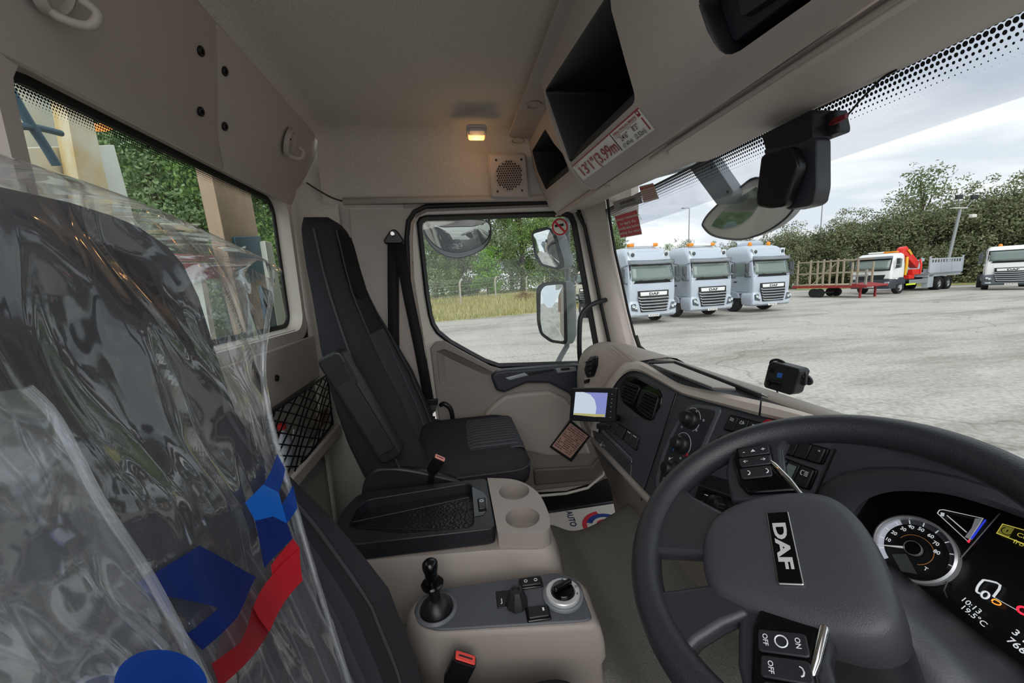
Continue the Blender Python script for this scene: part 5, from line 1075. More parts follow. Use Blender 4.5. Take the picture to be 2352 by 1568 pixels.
for px, py, mk in ((1589, 963, ((20, 70, PRINTW), (80, 130, PRINTW), (150, 200, PRINTW), (-60, -5, PRINTW))), (1568, 1020, ((-20, 150, PRINTW), (-60, -20, DOT_R), (150, 200, DOT_B))), (1546, 1078, ((60, 20, PRINTW), (120, 170, PRINTW), (180, 215, PRINTW)))):
    knob(px, py, mk)
for px, py, m in ((1547, 1032, DOT_B), (1578, 1044, DOT_R), (1538, 1053, PRINTW)): MB().lathe([(.004, 0), (.004, .0006)], D(px, py, .0055), DN, 14).build('knob_dot', m, dash)
for px, py in ((1600, 944), (1616, 965), (1572, 952), (1566, 980), (1600, 988), (1563, 1052), (1525, 1098), (1527, 1082), (1543, 1104)): MB().lathe([(.0032, 0), (.0032, .0005), (.0022, .0005), (.0022, 0)], D(px, py, .0055), DN, 10).build('knob_symbol', PRINTW, dash)
# switch banks
wav = [('l', [(.3+.15*i, .12+.02*i, .38+.15*i, .20+.02*i) for i in range(3)]+[(.3+.15*i, .24+.02*i, .38+.15*i, .32+.02*i) for i in range(3)])]
sea = [('l', [(.35, .15, .55, .3), (.55, .15, .7, .35), (.4, .4, .7, .3), (.3, .2, .3, .4)])]
per = [('l', [(.35, .35, .55, .2), (.55, .2, .6, .42), (.35, .2, .5, .25)]), ('q', ((.66, .2), (.78, .2), (.78, .3), (.66, .3)))]
keys(((1677, 952), (1752, 972), (1738, 1004), (1662, 986)), 3, (wav, sea, per)); keys(((1652, 1000), (1728, 1018), (1716, 1052), (1638, 1032)), 3, ([('l', [(.3, .2, .6, .2), (.3, .3, .6, .32), (.65, .15, .65, .35)])],))
lt = [('l', [(.35+.14*math.cos(a), .30+.12*math.sin(a), .35+.14*math.cos(a+.6), .30+.12*math.sin(a+.6)) for a in (1.2, 1.8, 2.4, 3.0, 3.6, 4.2, 4.8)]+[(.5, .2+.07*i, .78, .2+.07*i) for i in range(4)])]
keys(((1786, 1046), (1874, 1079), (1854, 1124), (1764, 1091)), 3, ([('t', ('PARK', .5, .16, .005)), ('t', ('TIP', .5, .26, .005)), ('t', ('WARN', .5, .36, .005))], [('g', ((.15, .12), (.85, .12), (.85, .85), (.15, .85))), ('q', ((.2, .38), (.8, .38), (.8, .42), (.2, .42)))], lt)); keys(((1813, 1006), (1901, 1030), (1884, 1066), (1796, 1041)), 3, ((), (), [('t', ('M', .7, .3, .004))]))
MB().lathe([(.017, 0), (.017, .01), (.013, .014), (.003, .0145)], D(1772, 982, .002), DN, 20).build('hazard_button', mat('hazard red', 'b3242f', .35), dash, smooth=40)
# ---- radio below the switches
rad = thing('radio', 'black dashboard radio with ribbed chrome volume knob behind the wheel', 'radio', D(1650, 1150, 0))
rq = [(1604, 1112), (1722, 1150), (1706, 1196), (1590, 1158)]
MB().prism(DL(rq, .006), DN*-.02).build('radio_body', BLACKP, rad, bevel=.003); MB().prism(DL([(1615, 1124), (1680, 1145), (1678, 1150), (1613, 1129)], .0075), DN*-.002).build('disc_slot', GLOSSB, rad)
kc = D(1654, 1158, .006); MB().lathe([(.018, 0), (.0175, .022), (.014, .025), (.004, .0255)], kc, DN, 18).build('volume_knob', BLACKP, rad, smooth=40)
for k in range(14):
    a = 2*pi*k/14; p = kc+(DU*math.cos(a)+DV*math.sin(a))*.0182; MB().bar(p+DN*.004, p+DN*.021, .0022, .0016, DU*math.cos(a)+DV*math.sin(a)).build('knob_rib', STEEL, rad)
MB().lathe([(.009, 0), (.009, .006), (.006, .008)], D(1614, 1158, .006), DN, 16).build('tuning_button', mat('radio grey', '2a2c2f', .4), rad, smooth=40)
MB().lathe([(.004, 0), (.004, .0005), (.0025, .0005), (.0025, 0)], D(1614, 1158, .0145), DN, 12).build('button_mark', PRINTW, rad); MB().prism(DL([(1619, 1134), (1627, 1137), (1626, 1139), (1618, 1136)], .0085), DN*.0004).build('display_mark', PRINTW, rad)
# shelf slot above the radio
MB().prism(DL([(1612, 1085), (1700, 1110), (1722, 1148), (1606, 1110)], .003), DN*-.004).build('storage_slot', mat('slot dark', '15161a', .5), dash)
# ---- kick panels below
KP = mat('kick panel beige', '8a8179', .5, bump=.15, bscale=450)
MB().grid([[V((x, y, z)) for x, z in ((.566, 1.575), (.575, 1.56), (.60, 1.50), (.66, 1.34), (.70, ZF))] for y in (1.46, 1.1, .6, .2, -.4)]).build('kick_panel', KP, dash, smooth=50, solid=.02)
MB().prism([V((x, 1.46, z)) for x, z in ((.57, 1.575), (.60, 1.50), (.70, ZF), (.93, ZF), (.93, 1.6))], (0, -.01, 0)).build('end_panel', KP, dash)
# ---- instrument hood
CP0 = V((.756, .466, 1.766)); CN = V((-math.sin(.958), 0, math.cos(.958))); CUv = V((math.cos(.958), 0, math.sin(.958)))
def K(px, py, off=0): return HP(px, py, CP0+CN*off, CN)
hoodm = MATS['fascia charcoal']
oa = [(1868, 1150), (1890, 1110), (1935, 1085), (2000, 1072), (2090, 1072), (2200, 1092), (2352, 1140), (2450, 1180)]
ia = [(1950, 1215), (1958, 1182), (1985, 1150), (2040, 1130), (2110, 1128), (2200, 1140), (2352, 1190), (2450, 1235)]
A = spline([V((x, y, 0)) for x, y in oa], 4); B = spline([V((x, y, 0)) for x, y in ia], 4)
MB().grid([[D(p.x, p.y, -.002) for p in A], [D(p.x*.85+q.x*.15, p.y*.85+q.y*.15, .012) for p, q in zip(A, B)], [D(p.x*.3+q.x*.7, p.y*.3+q.y*.7, .016) for p, q in zip(A, B)], [D(q.x, q.y, .010) for q in B], [K(q.x, q.y, -.01) for q in B]]).build('instrument_hood', mat('hood charcoal', '383a40', .5, bump=.22, bscale=420), dash, smooth=50)
ic = thing('instrument_cluster', 'black instrument cluster with round speedometer and lit displays', 'instrument cluster', CP0)
MB().prism([K(x, y, -.012) for x, y in ((1960, 1320), (1955, 1215), (1958, 1181), (1981, 1145), (2037, 1123), (2110, 1121), (2200, 1133), (2352, 1183), (2450, 1228), (2480, 1700), (2200, 1640))], CN*-.01).build('dial_plate', mat('cluster black', '0b0c0e', .3), ic)
sp = K(2096, 1258, 0)
def ang(px, py): q = K(px, py)-sp; return math.atan2(q.dot(CUv), q.dot(DU)), q.length
RS = .054
MB().lathe([(RS, -.012), (RS+.001, .002), (RS-.002, .004), (RS-.004, .001), (RS-.004, -.01)], sp, CN, 48).build('dial_ring', mat('ring bright', 'c9cbce', .3, metal=.5), ic, smooth=40)
MB().lathe([(RS-.003, -.008), (.001, -.0075)], sp, CN, 48).build('dial_face', mat('dial black', '0d0d10', .5), ic)
def sector(r0, r1, a0, a1, m, nm, h, n=24):
    f = lambda r, a: sp+(DU*math.cos(a)+CUv*math.sin(a))*r+CN*h
    MB().grid([[f(r0, a0+(a1-a0)*i/n) for i in range(n+1)], [f(r1, a0+(a1-a0)*i/n) for i in range(n+1)]]).build(nm, m, ic)
a10, _ = ang(2040, 1237); a80, _ = ang(2152, 1267)
a_n, rn = ang(2006, 1250)
sector(RS-.012, RS-.004, a_n, a_n-3.75, mat('dial grey band', '55575c', .5), 'dial_band', -.0066); 
a0_, _ = ang(2012, 1280); a2, _ = ang(2062, 1190)
sector(RS-.012, RS-.004, a_n+.45, a2 if a2 < a_n else a2-2*pi, mat('dial lit band', 'b9bbc6', .4, emit='c8cad8', es=.25), 'lit_band', -.0062)
for s, px, py in (('10', 2040, 1239), ('20', 2054, 1224), ('30', 2075, 1215), ('40', 2093, 1210), ('50', 2116, 1216), ('60', 2138, 1231), ('70', 2150, 1248), ('80', 2152, 1268)):
    text('dial_number', s, WHITE_E, K(px, py, -.0062), DU*.95-CUv*.02, CUv, .0058, ic, 'CENTER', .03, valign='CENTER')
for i in range(10):
    a = a_n+.05-(i)*.405; f = lambda r: sp+(DU*math.cos(a)+CUv*math.sin(a))*r-CN*.0062
    MB().bar(f(RS-.005), f(RS-.0115), .0014, .0004, CN).build('dial_tick', WHITE_E, ic)
OR_ = mat('dial amber', '9c6a3c', .5, emit='a8703c', es=.2)
P = [sp+(DU*math.cos(a)+CUv*math.sin(a))*.024-CN*.0062 for a in [2.9-i*.15 for i in range(27)]]; MB().tube(P, .0005, 4).build('inner_scale', OR_, ic)
tip = K(2006, 1250, -.003); hubp = sp+CN*-.002
MB().prism([tip, hubp+CUv*.0025, hubp+DU*.006, hubp-CUv*.0025], CN*.002).build('needle', mat('needle white', 'd9d9d6', .4, emit='d9d9d6', es=.2), ic)
MB().lathe([(.012, -.004), (.012, .001), (.0112, .0012), (.0112, -.003)], sp, CN, 24).build('needle_hub', mat('hub ring', 'a5a7aa', .3, metal=.5), ic); MB().lathe([(.0112, -.004), (.0108, .0), (.002, .0005)], sp, CN, 24).build('hub_cap', GLOSSB, ic)
text('dial_mark', 'T', WHITE_E, K(2120, 1307, -.006), DU, CUv, .006, ic, bold=.02)
MB().prism([K(x, y, -.0064) for x, y in ((2048, 1272), (2082, 1272), (2107, 1318), (2070, 1312))], CN*.0003).build('grey_patch', mat('dial grey patch', '4a4d50', .4), ic)  # flat grey patch, lower left on the dial face
# fuel gauge
fg = [(2153, 1178), (2158, 1171), (2166, 1170), (2258, 1190), (2224, 1244)]
lp = [K(x, y, -.006) for x, y in fg]; MB().tube(lp+[lp[0], lp[1]], .0007, 4, False).build('fuel_outline', WHITE_E, ic)
f2 = [K(x, y, -.006) for x, y in ((2240, 1190), (2259, 1191), (2232, 1240), (2216, 1233), (2232, 1212))]; MB().prism(f2, CN*.0003).build('fuel_band', mat('fuel band', '9fa1a6', .5, emit='9fa1a6', es=.15), ic)
MB().bar(K(2175, 1183, -.005), K(2220, 1222, -.005), .0014, .0005, CN).build('fuel_needle', WHITE_E, ic)
MB().prism([K(x, y, -.0055) for x, y in ((2262, 1192), (2266, 1194), (2234, 1238), (2229, 1236))], CN*.0003).build('fuel_blue', mat('gauge blue', '2638c4', .5, emit='2a3cd0', es=.6), ic); MB().prism([K(x, y, -.0055) for x, y in ((2225, 1238), (2230, 1241), (2226, 1247), (2221, 1244))], CN*.0003).build('fuel_red', mat('gauge red', 'd8354a', .5, emit='e0304a', es=.7), ic)
MB().prism([K(x, y, -.0055) for x, y in ((2161, 1176), (2170, 1178), (2168, 1186), (2160, 1184))], CN*.0003).build('fuel_pump_mark', WHITE_E, ic)
# message display
ds = [(2175, 1372), (2168, 1355), (2190, 1300), (2296, 1178), (2420, 1210), (2450, 1560), (2330, 1500)]
MB().tube([K(x, y, -.006) for x, y in ds[:4]], .0012, 6).build('display_edge', mat('display rim', '34373b', .3), ic, smooth=50)
YL = mat('message yellow', 'b9b04a', .5, emit='c8be50', es=.5)
bx_ = [(2289, 1224), (2303, 1203), (2420, 1236), (2420, 1275)]; lp = [K(x, y, -.006) for x, y in bx_]; MB().tube([lp[3], lp[0], lp[1], lp[2]], .0008, 4).build('message_frame', YL, ic)
MB().prism([K(x, y, -.0065) for x, y in ((2291, 1224), (2304, 1206), (2330, 1213), (2318, 1234))], CN*.0003).build('message_icon_back', mat('icon yellow', '6d6a2e', .5, emit='8a8638', es=.3), ic)
cI = K(2313, 1220, -.0058); MB().tube([cI+(DU*math.cos(a)+CUv*math.sin(a))*.0055 for a in [pi*.7+i*.33 for i in range(15)]], .0006, 4).build('tyre_icon', mat('icon dark', '14140a', .5), ic); MB().bar(cI+CUv*.003, cI-CUv*.001, .001, .0004, CN).build('tyre_icon', MATS['icon dark'], ic)
d_ = K(2420, 1256)-K(2330, 1222)
text('message_text', 'Check', YL, K(2334, 1230, -.006), d_, CUv, .0062, ic); text('message_text', 'front axle', YL, K(2326, 1246, -.006), d_, CUv, .0062, ic)
vh = [(2250, 1362), (2243, 1358), (2246, 1346), (2256, 1334), (2264, 1332), (2297, 1343), (2281, 1370)]
MB().tube(spline([K(x, y, -.006) for x, y in vh], 3), .0014, 5).build('lorry_symbol', WHITE_E, ic); MB().tube([K(2263+9*math.cos(a), 1366+8*math.sin(a), -.006) for a in [i*.4 for i in range(17)]], .0013, 5).build('lorry_symbol', WHITE_E, ic)
MB().tube([K(2281, 1370, -.006), K(2352, 1410, -.006), K(2420, 1450, -.006)], .0005, 4).build('axle_line', WHITE_E, ic)
MB().tube(spline([K(x, y, -.006) for x, y in ((2278, 1380), (2284, 1376), (2298, 1384), (2296, 1389), (2284, 1386))], 3, True), .0008, 4).build('engine_lamp', mat('warn orange', 'e08a2a', .5, emit='f09030', es=1.0), ic)
MB().lathe([(.006, 0), (.006, .0008), (.0035, .0008), (.0035, 0)], K(2350, 1402, -.006), CN, 16).build('brake_lamp', mat('warn red', 'e0243c', .5, emit='f02840', es=1.0), ic)
d2 = K(2244, 1402)-K(2206, 1372)
text('clock_text', '10:13', WHITE_E, K(2205, 1376, -.006), d2, CUv, .0075, ic, bold=.01); text('clock_text', '19.5\u00b0C', WHITE_E, K(2204, 1394, -.006), d2, CUv, .0075, ic, bold=.01)
text('odometer_text', '3 195', WHITE_E, K(2322, 1452, -.006), d2, CUv, .0085, ic, bold=.02); text('odometer_text', '7660', WHITE_E, K(2310, 1470, -.006), d2, CUv, .0085, ic, bold=.02)
# ---- column cowl between cluster and hub
up = [(2010, 1275), (2050, 1300), (2110, 1345), (2230, 1440), (2352, 1530), (2450, 1610)]; rd = [(2025, 1300), (2050, 1335), (2105, 1400), (2195, 1490), (2275, 1580), (2340, 1660)]; md = [(2030, 1380), (2052, 1420), (2085, 1475), (2150, 1560), (2190, 1640), (2230, 1700)]; lw_ = [(1985, 1470), (2000, 1500), (2030, 1545), (2070, 1620), (2110, 1680), (2150, 1740)]
ss = lambda L_: spline([V((x, y, 0)) for x, y in L_], 3)
cow = thing('column_cowl', 'smooth charcoal steering column cowl below the instruments', 'cowl', (.6, .33, 1.5))
MB().grid([[HX(p.x, p.y, .72) for p in ss(up)], [HX(p.x*.6+q.x*.4, p.y*.6+q.y*.4, .665) for p, q in zip(ss(up), ss(rd))], [HX(p.x, p.y, .60) for p in ss(rd)], [HX(p.x*.7+q.x*.3, p.y*.7+q.y*.3, .575) for p, q in zip(ss(rd), ss(md))], [HX(p.x, p.y, .55) for p in ss(md)], [HX(p.x, p.y, .53) for p in ss(lw_)]]).build('upper_cowl', mat('cowl charcoal', '45474d', .4, bump=.2, bscale=420), cow, smooth=70, solid=.006)
# ================================================================ steering wheel
SWC = V((.398, .334, 1.927)); SA = .521; SWN = V((-math.sin(SA), 0, math.cos(SA))); _e1 = V((0, -1, 0)); _e2 = V((-math.cos(SA), 0, -math.sin(SA))); TH = math.radians(40)
EX = _e1*math.cos(TH)+_e2*math.sin(TH); EY = _e1*math.sin(TH)-_e2*math.cos(TH)
def S(x, y, h=0): return SWC+EX*x+EY*y+SWN*h
def SP(px, py, h): return HP(px, py, SWC+SWN*h, SWN)
def SL(px, py, h=0):
    q = SP(px, py, h)-SWC; return q.dot(EX), q.dot(EY)
wh = thing('steering_wheel', 'black four-spoke steering wheel with badge and thumb switches', 'steering wheel', SWC)
WM = mat('wheel leather grain', '292b2f', .36, bump=.2, bscale=700, voro=True); WS_ = mat('wheel smooth', '2d2f34', .35, bump=.1, bscale=420); PADM = mat('airbag pad grain', '3d3f44', .42, bump=.14, bscale=750, voro=True)
R0 = .2045; MB().tube([S(R0*math.cos(a), R0*math.sin(a)) for a in [2*pi*i/96 for i in range(98)]], .0205, 16, False, 1.05, up=SWN).build('rim', WM, wh, smooth=70)
# hub pad: domed loft
po_ = [(-.064, .034), (-.040, .050), (-.005, .058), (.035, .059), (.072, .056), (.094, .046), (.104, .022), (.101, -.010), (.092, -.045), (.080, -.085), (.066, -.112), (.035, -.124), (-.005, -.124), (-.040, -.110), (-.062, -.080), (-.074, -.040), (-.075, .005)]
L0 = [V((p.x, p.y, 0)) for p in spline([V((x, y, 0)) for x, y in po_], 3, True)]
def pad(k, h, dome=0): return [S(p.x*k, -.01+(p.y+.01)*k, h) for p in L0]
MB().grid([pad(.98, -.035), pad(1.0, -.01), pad(.985, .002), pad(.955, .009), pad(.90, .0135), pad(.78, .0165), pad(.5, .0185), pad(.2, .019), pad(.02, .019)], True, True).build('airbag_pad', PADM, wh, smooth=70)
# spokes
def spoke(pts, h0, h1, name, m=WS_, bev=.006): return MB().prism([S(x, y, h0) for x, y in pts], SWN*(h1-h0)).build(name, m, wh, bevel=bev, seg=3)
for s in (-1, 1):
    f = lambda L_: [(s*x, y) for x, y in (L_ if s > 0 else L_)]
    spoke(f([(.070, .010), (.120, -.010), (.165, -.008), (.205, .010), (.206, -.085), (.175, -.082), (.135, -.090), (.075, -.085)])[::s], -.018, .002, 'side_spoke')
    pass
    MB().tube([S(s*x, y, h) for x, y, h in ((.068, .004, .006), (.095, -.006, .008), (.125, -.018, .008), (.152, -.032, .005))], [.003, .0045, .004, .002], 8).build('chrome_strip', CHROME, wh, smooth=60)
    MB().prism([S(s*x, y, .002) for x, y in ((.078, -.002), (.118, -.020), (.172, -.020), (.176, -.070), (.150, -.076), (.100, -.070), (.080, -.060))][::s], SWN*.007).build('switch_pod', GLOSSB, wh, bevel=.003)
for L_ in ([(-.050, -.090), (-.085, -.135), (-.115, -.160), (-.095, -.188), (-.030, -.208), (.010, -.205), (.012, -.165), (.014, -.128), (.020, -.100)], [(.050, -.100), (.056, -.125), (.064, -.165), (.066, -.198), (.110, -.178), (.148, -.150), (.120, -.128), (.100, -.100), (.085, -.070)]): spoke(L_, -.014, .007, 'lower_spoke', bev=.007)
# thumb buttons placed where they show on the two pods
def buttons(rows, s):
    for k, (x0, x1, marks) in enumerate(rows):
        lp = rounded([S(s*x0, -.022-.001*k, .009), S(s*x1, -.022-.001*k, .009), S(s*x1, -.066+.0*k, .009), S(s*x0, -.064, .009)][::s], .003, 2)
        bt = MB().prism(lp, SWN*.003).build('thumb_button', mat('thumb key', '222428', .4), wh, bevel=.0012)
        for kind, x, y, prm in marks:
            if kind == 't': text('button_mark', prm[0], PRINTW, S(s*x, y, .0122), EX if s > 0 else EY, EY if s > 0 else -EX, prm[1], bt, 'CENTER', .02, valign='CENTER', off=.0003)
            else: MB().tube([S(s*x+a, y+b, .0124) for a, b in prm], .0007, 4).build('button_mark', PRINTW, bt)
hand = [(-.004, .001), (-.003, .003), (0, .004), (.003, .003), (.004, .001)]
buttons((((.150), (.168), (('t', .159, -.057, ('-', .008)), ('t', .159, -.044, ('\u25b2', .005)), ('t', .159, -.030, ('+', .008)))), (.128, .147, (('t', .138, -.056, ('\u2190', .006)), ('t', .138, -.032, ('\u2192', .006)))), (.104, .125, (('p', .114, -.032, hand), ('p', .114, -.056, hand)))), -1)
brk = [(.0055*math.cos(a), .0055*math.sin(a)) for a in [i*.45 for i in range(15)]]
buttons(((.104, .125, (('t', .114, -.058, ('OFF', .0045)), ('p', .114, -.044, brk), ('t', .114, -.030, ('ON', .0045)))), (.128, .147, (('t', .138, -.056, ('OFF', .0045)), ('p', .138, -.033, hand))), (.150, .168, ())), 1)
# badge
bq = [SL(x, y, .020) for x, y in ((1763, 1177), (1808, 1173), (1842, 1340), (1790, 1345))]
bc = (sum(p[0] for p in bq)/4, sum(p[1] for p in bq)/4); bw, bh = .092, .0215
MB().prism(rrect(S(*bc, .0165), EX, EY, bw+.003, bh+.003, .002), SWN*.004).build('badge_frame', STEEL, wh, bevel=.001); MB().prism(rrect(S(*bc, .0195), EX, EY, bw, bh, .001), SWN*.0015).build('badge_plate', GLOSSB, wh)
text('badge_lettering', 'DAF', mat('badge silver', 'd5d7da', .3, metal=.3), S(bc[0], bc[1]-.0065, .0212), EX, EY, .013, wh, 'CENTER', .055, sx=1.75)
# ---- steering column under the hub
col = thing('steering_column', 'black steering column shroud below the wheel hub', 'steering column', S(0, 0, -.3))
MB().grid([[S(p.x*k, -.01+(p.y+.01)*k, h) for p in L0] for k, h in ((.75, -.03), (.82, -.06), (.85, -.14), (.75, -.24), (.6, -.34))], True, True).build('shroud', DARKER, col, smooth=60)
# ================================================================ overhead storage console
PB_ = [(.318, 2.87), (.323, 2.855), (.342, 2.756), (.379, 2.668), (.405, 2.609), (.433, 2.569), (.462, 2.548), (.492, 2.540)]
PA_ = [(.384, 2.87), (.389, 2.852), (.408, 2.744), (.444, 2.652), (.466, 2.596), (.501, 2.563), (.52, 2.55)]
def fx(P, z):
    if z >= P[0][1]: return P[0][0]
    for (xa, za), (xb, zb) in zip(P, P[1:]):
        if za >= z >= zb: return xa+(xb-xa)*(za-z)/max(1e-6, za-zb)
    return P[-1][0]
def FB(px, py, off=0, P=PB_):
    x = .4
    for _ in range(30): q = HX(px, py, x); x = .5*x+.5*(fx(P, q.z)-off)
    return HX(px, py, x)
FA = lambda px, py, off=0: FB(px, py, off, PA_)
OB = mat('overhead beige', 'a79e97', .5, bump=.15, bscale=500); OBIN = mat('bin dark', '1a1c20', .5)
oh = thing('overhead_console', 'beige overhead storage console with open dark bins above the windscreen', 'overhead console', (.45, .6, 2.55))
def face(P, outer, holes, name, m):
    bm = bmesh.new(); es = []
    for lp in [outer]+holes:
        vv = [bm.verts.new((0, y, z)) for y, z in lp]; es += [bm.edges.new((vv[i], vv[(i+1) % len(vv)])) for i in range(len(vv))]
    bmesh.ops.triangle_fill(bm, use_beauty=True, edges=es)
    zs = sorted({z for _, z in P if 2.541 < z < 2.869}|{2.82, 2.79, 2.72, 2.70, 2.64})
    for z in zs: bmesh.ops.bisect_plane(bm, geom=bm.verts[:]+bm.edges[:]+bm.faces[:], plane_co=(0, 0, z), plane_no=(0, 0, 1))
    for v in bm.verts: v.co.x = fx(P, v.co.z)
    me = bpy.data.meshes.new(name); bm.to_mesh(me); bm.free(); return finish(name, me, m, oh, smooth=35)
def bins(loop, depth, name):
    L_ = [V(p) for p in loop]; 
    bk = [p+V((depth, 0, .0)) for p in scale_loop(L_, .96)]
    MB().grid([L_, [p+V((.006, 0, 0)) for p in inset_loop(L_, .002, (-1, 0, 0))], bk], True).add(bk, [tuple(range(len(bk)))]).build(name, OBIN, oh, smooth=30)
    r = inset_loop(L_, -.008, (-1, 0, 0))
    return r
b1 = rounded([FB(*p) for p in ((1252, 207), (1400, -20), (1462, 232), (1310, 374))], [.015, .01, .02, .015], 4)
b2 = rounded([FB(*p) for p in ((1596, -12), (1664, 142), (1900, -25))], [.02, .03, .02], 4)
face(PB_, [(-.5, 2.541), (1.2, 2.541), (1.2, 2.869), (-.5, 2.869)], [[(p.y, p.z) for p in b1], [(p.y, p.z) for p in b2]], 'front_face', OB)
ba = rounded([FA(*p) for p in ((1222, 347), (1252, 296), (1292, 352), (1308, 392), (1254, 436), (1236, 396))], .01, 3)
face(PA_, [(1.19, 2.551), (1.70, 2.551), (1.70, 2.869), (1.19, 2.869)], [[(p.y, p.z) for p in ba]], 'end_face', OB)
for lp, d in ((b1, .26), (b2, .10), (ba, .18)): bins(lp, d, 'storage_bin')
# dark lip strips inside the front edge of each bin
for (p, q, F_) in (((1310, 372), (1461, 232), FB), ((1254, 434), (1307, 391), FA)):
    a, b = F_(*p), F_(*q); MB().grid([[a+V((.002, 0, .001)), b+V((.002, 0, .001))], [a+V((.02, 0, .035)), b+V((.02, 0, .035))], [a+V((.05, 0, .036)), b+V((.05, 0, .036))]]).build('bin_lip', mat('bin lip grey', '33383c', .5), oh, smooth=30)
# closed panel in the centre bin
pn = [FB(x, y, -.03) for x, y in ((1640, -25), (1684, 100), (1850, -25))]; MB().prism(rounded(pn, .01), (.02, 0, 0)).build('bin_door', mat('bin door dark', '20242b', .45), oh, bevel=.004)
pn = [FB(x, y, -.018) for x, y in ((1690, -20), (1702, 40), (1800, -25))]; MB().prism(rounded(pn, .006), (.02, 0, 0)).build('bin_door_panel', mat('bin door mid', '2a2e36', .45), oh, bevel=.003)
# side of the deeper section
sb = [V((fx(PB_, z), 1.2, z)) for z in (2.865, 2.85, 2.8, 2.756, 2.71, 2.668, 2.63, 2.609, 2.585, 2.569, 2.555, 2.545)]; sa = [V((fx(PA_, p.z)+.02, 1.2, p.z)) for p in reversed(sb)]
MB().prism(sb+sa, (0, -.012, 0)).build('end_panel', OB, oh, bevel=.004)
MB().tube([p+V((.004, -.003, 0)) for p in sb], .007, 8).build('edge_bead', OB, oh, smooth=60)
# dash of coiled black cable in the bins
rgc = random.Random(2)
for px, py, s, F_ in ((1410, 160, 1.0, FB), (1270, 390, .7, FA)):
    c = F_(px, py)+V((.10, 0, -.01)); MB().tube(spline([c+V((rgc.uniform(-.03, .03), rgc.uniform(-.04, .04), rgc.uniform(-.02, .04)))*s for _ in range(14)], 5), .003, 6).build('coiled_cable', RUBBER, None, smooth=60)
for k, o in enumerate([o for o in bpy.data.objects if o.name.startswith('coiled_cable')]): tag(o, ('coiled black cable inside the larger overhead bin', 'coiled black cable inside the small corner bin')[k], 'cable')
# header underside down to the glass and sun visors
HW = {.492: 0, .497: .1, .505: .15, .53: .5}
hd = struct(MB().grid([[V((x, y, z+dz*HW.get(x, 1))) for x, z in ((.492, 2.540), (.497, 2.556), (.505, 2.552), (.53, 2.540), (.58, 2.534), (.64, 2.534), (.685, 2.544), (.70, 2.56), (.71, 2.60))] for y, dz in ((1.70, .042), (1.6, .042), (1.48, .039), (1.39, .035), (1.21, .021), (1.09, .017), (.95, .006), (.78, .003), (.63, -.009), (.4, -.013), (0, -.013), (-.6, -.013))]).build('trim_4', mat('header beige', 'b9b0a8', .5, bump=.12, bscale=500), smooth=50, sub=1))
vz = thing('sun_visor', 'beige folded sun visor set into the header above the mirror', 'sun visor', (.58, .7, 2.52))
MB().prism(rounded([V((.515, .86, 2.537)), V((.655, .90, 2.527)), V((.655, .15, 2.527)), V((.515, .15, 2.537))], .04), (0, 0, .01)).build('visor_flap', mat('visor beige', 'bdb4ac', .55, bump=.12, bscale=500), vz, bevel=.004)
MB().tube([V((.51, .9, 2.54)), V((.51, .1, 2.54))], .004, 8).build('visor_hinge', OB, vz, smooth=50)
# ceiling plate with round plugs
MB().prism(rounded([V((.285, -.5, 2.862)), V((.40, -.5, 2.862)), V((.40, 1.66, 2.862)), V((.285, 1.645, 2.862))], [.001, .001, .02, .03]), (0, 0, .006)).build('ceiling_plate', OB, oh, bevel=.003)
for px, py in ((1226, 241), (1190, 322)): MB().lathe([(.027, 0), (.028, .003), (.024, .003), (.0235, .0)], HZ(px, py, 2.8615), (0, 0, -1), 26).build('round_plug', OB, oh, smooth=40)
# ---- stickers: text laid into a pixel quad and projected on the surface
def onquad(quad, proj, name, parent, m, shape=None, txt=None, org=(0, 0), h=.1, asp=1.0, align='LEFT', bold=0, off=.001, cuts=4, sx=1.0):
    """quad tl,tr,br,bl in pixels; local u right 0..asp, v up 0..1"""
    tl, tr, br, bl = [V((*p, 0)) for p in quad]
    if txt is not None:
        cu = bpy.data.curves.new(name, 'FONT'); cu.body = txt; cu.size = h/.7; cu.align_x = align; cu.offset = bold*h; cu.resolution_u = 3
        to = bpy.data.objects.new(name, cu); COL.objects.link(to); me = bpy.data.meshes.new_from_object(to.evaluated_get(bpy.context.evaluated_depsgraph_get())); bpy.data.objects.remove(to); bpy.data.curves.remove(cu)
        bm = bmesh.new(); bm.from_mesh(me); 
        for v in bm.verts: v.co.x = v.co.x*sx+org[0]; v.co.y += org[1]
    else:
        bm = bmesh.new(); bm.faces.new([bm.verts.new((x, y, 0)) for x, y in shape]); bmesh.ops.triangulate(bm, faces=bm.faces[:]); bmesh.ops.subdivide_edges(bm, edges=bm.edges[:], cuts=cuts, use_grid_fill=True); me = bpy.data.meshes.new(name)
    for v in bm.verts:
        u, w = v.co.x/asp, v.co.y; p = (bl.lerp(br, u)).lerp(tl.lerp(tr, u), w); v.co = proj(p.x, p.y, off)
    bm.to_mesh(me); bm.free(); me.materials.clear(); return finish(name, me, m, parent)
SW_ = mat('sticker white', 'd9d7d0', .5); SRED = mat('sticker red', '8e2230', .5); SBLK = mat('sticker dark', '3a2328', .5)
q = ((1313, 382), (1465, 247), (1504, 297), (1340, 414)); AS = 4.6
ds_ = thing('dimension_sticker', 'white vehicle height sticker with red figures below the overhead bin', 'sticker', FB(1400, 330))
onquad(q, FB, 'sticker_sheet', ds_, SW_, [(0, 0), (AS, 0), (AS, 1), (0, 1)], asp=AS, cuts=9)
onquad(q, FB, 'sticker_border', ds_, SRED, [(0, .94), (AS, .94), (AS, 1), (0, 1)], asp=AS, off=.0015)
onquad(q, FB, 'figures', ds_, SRED, txt="13'1\"(3.99m", org=(.1, .16), h=.56, asp=AS, off=.004, bold=.02, sx=.62)
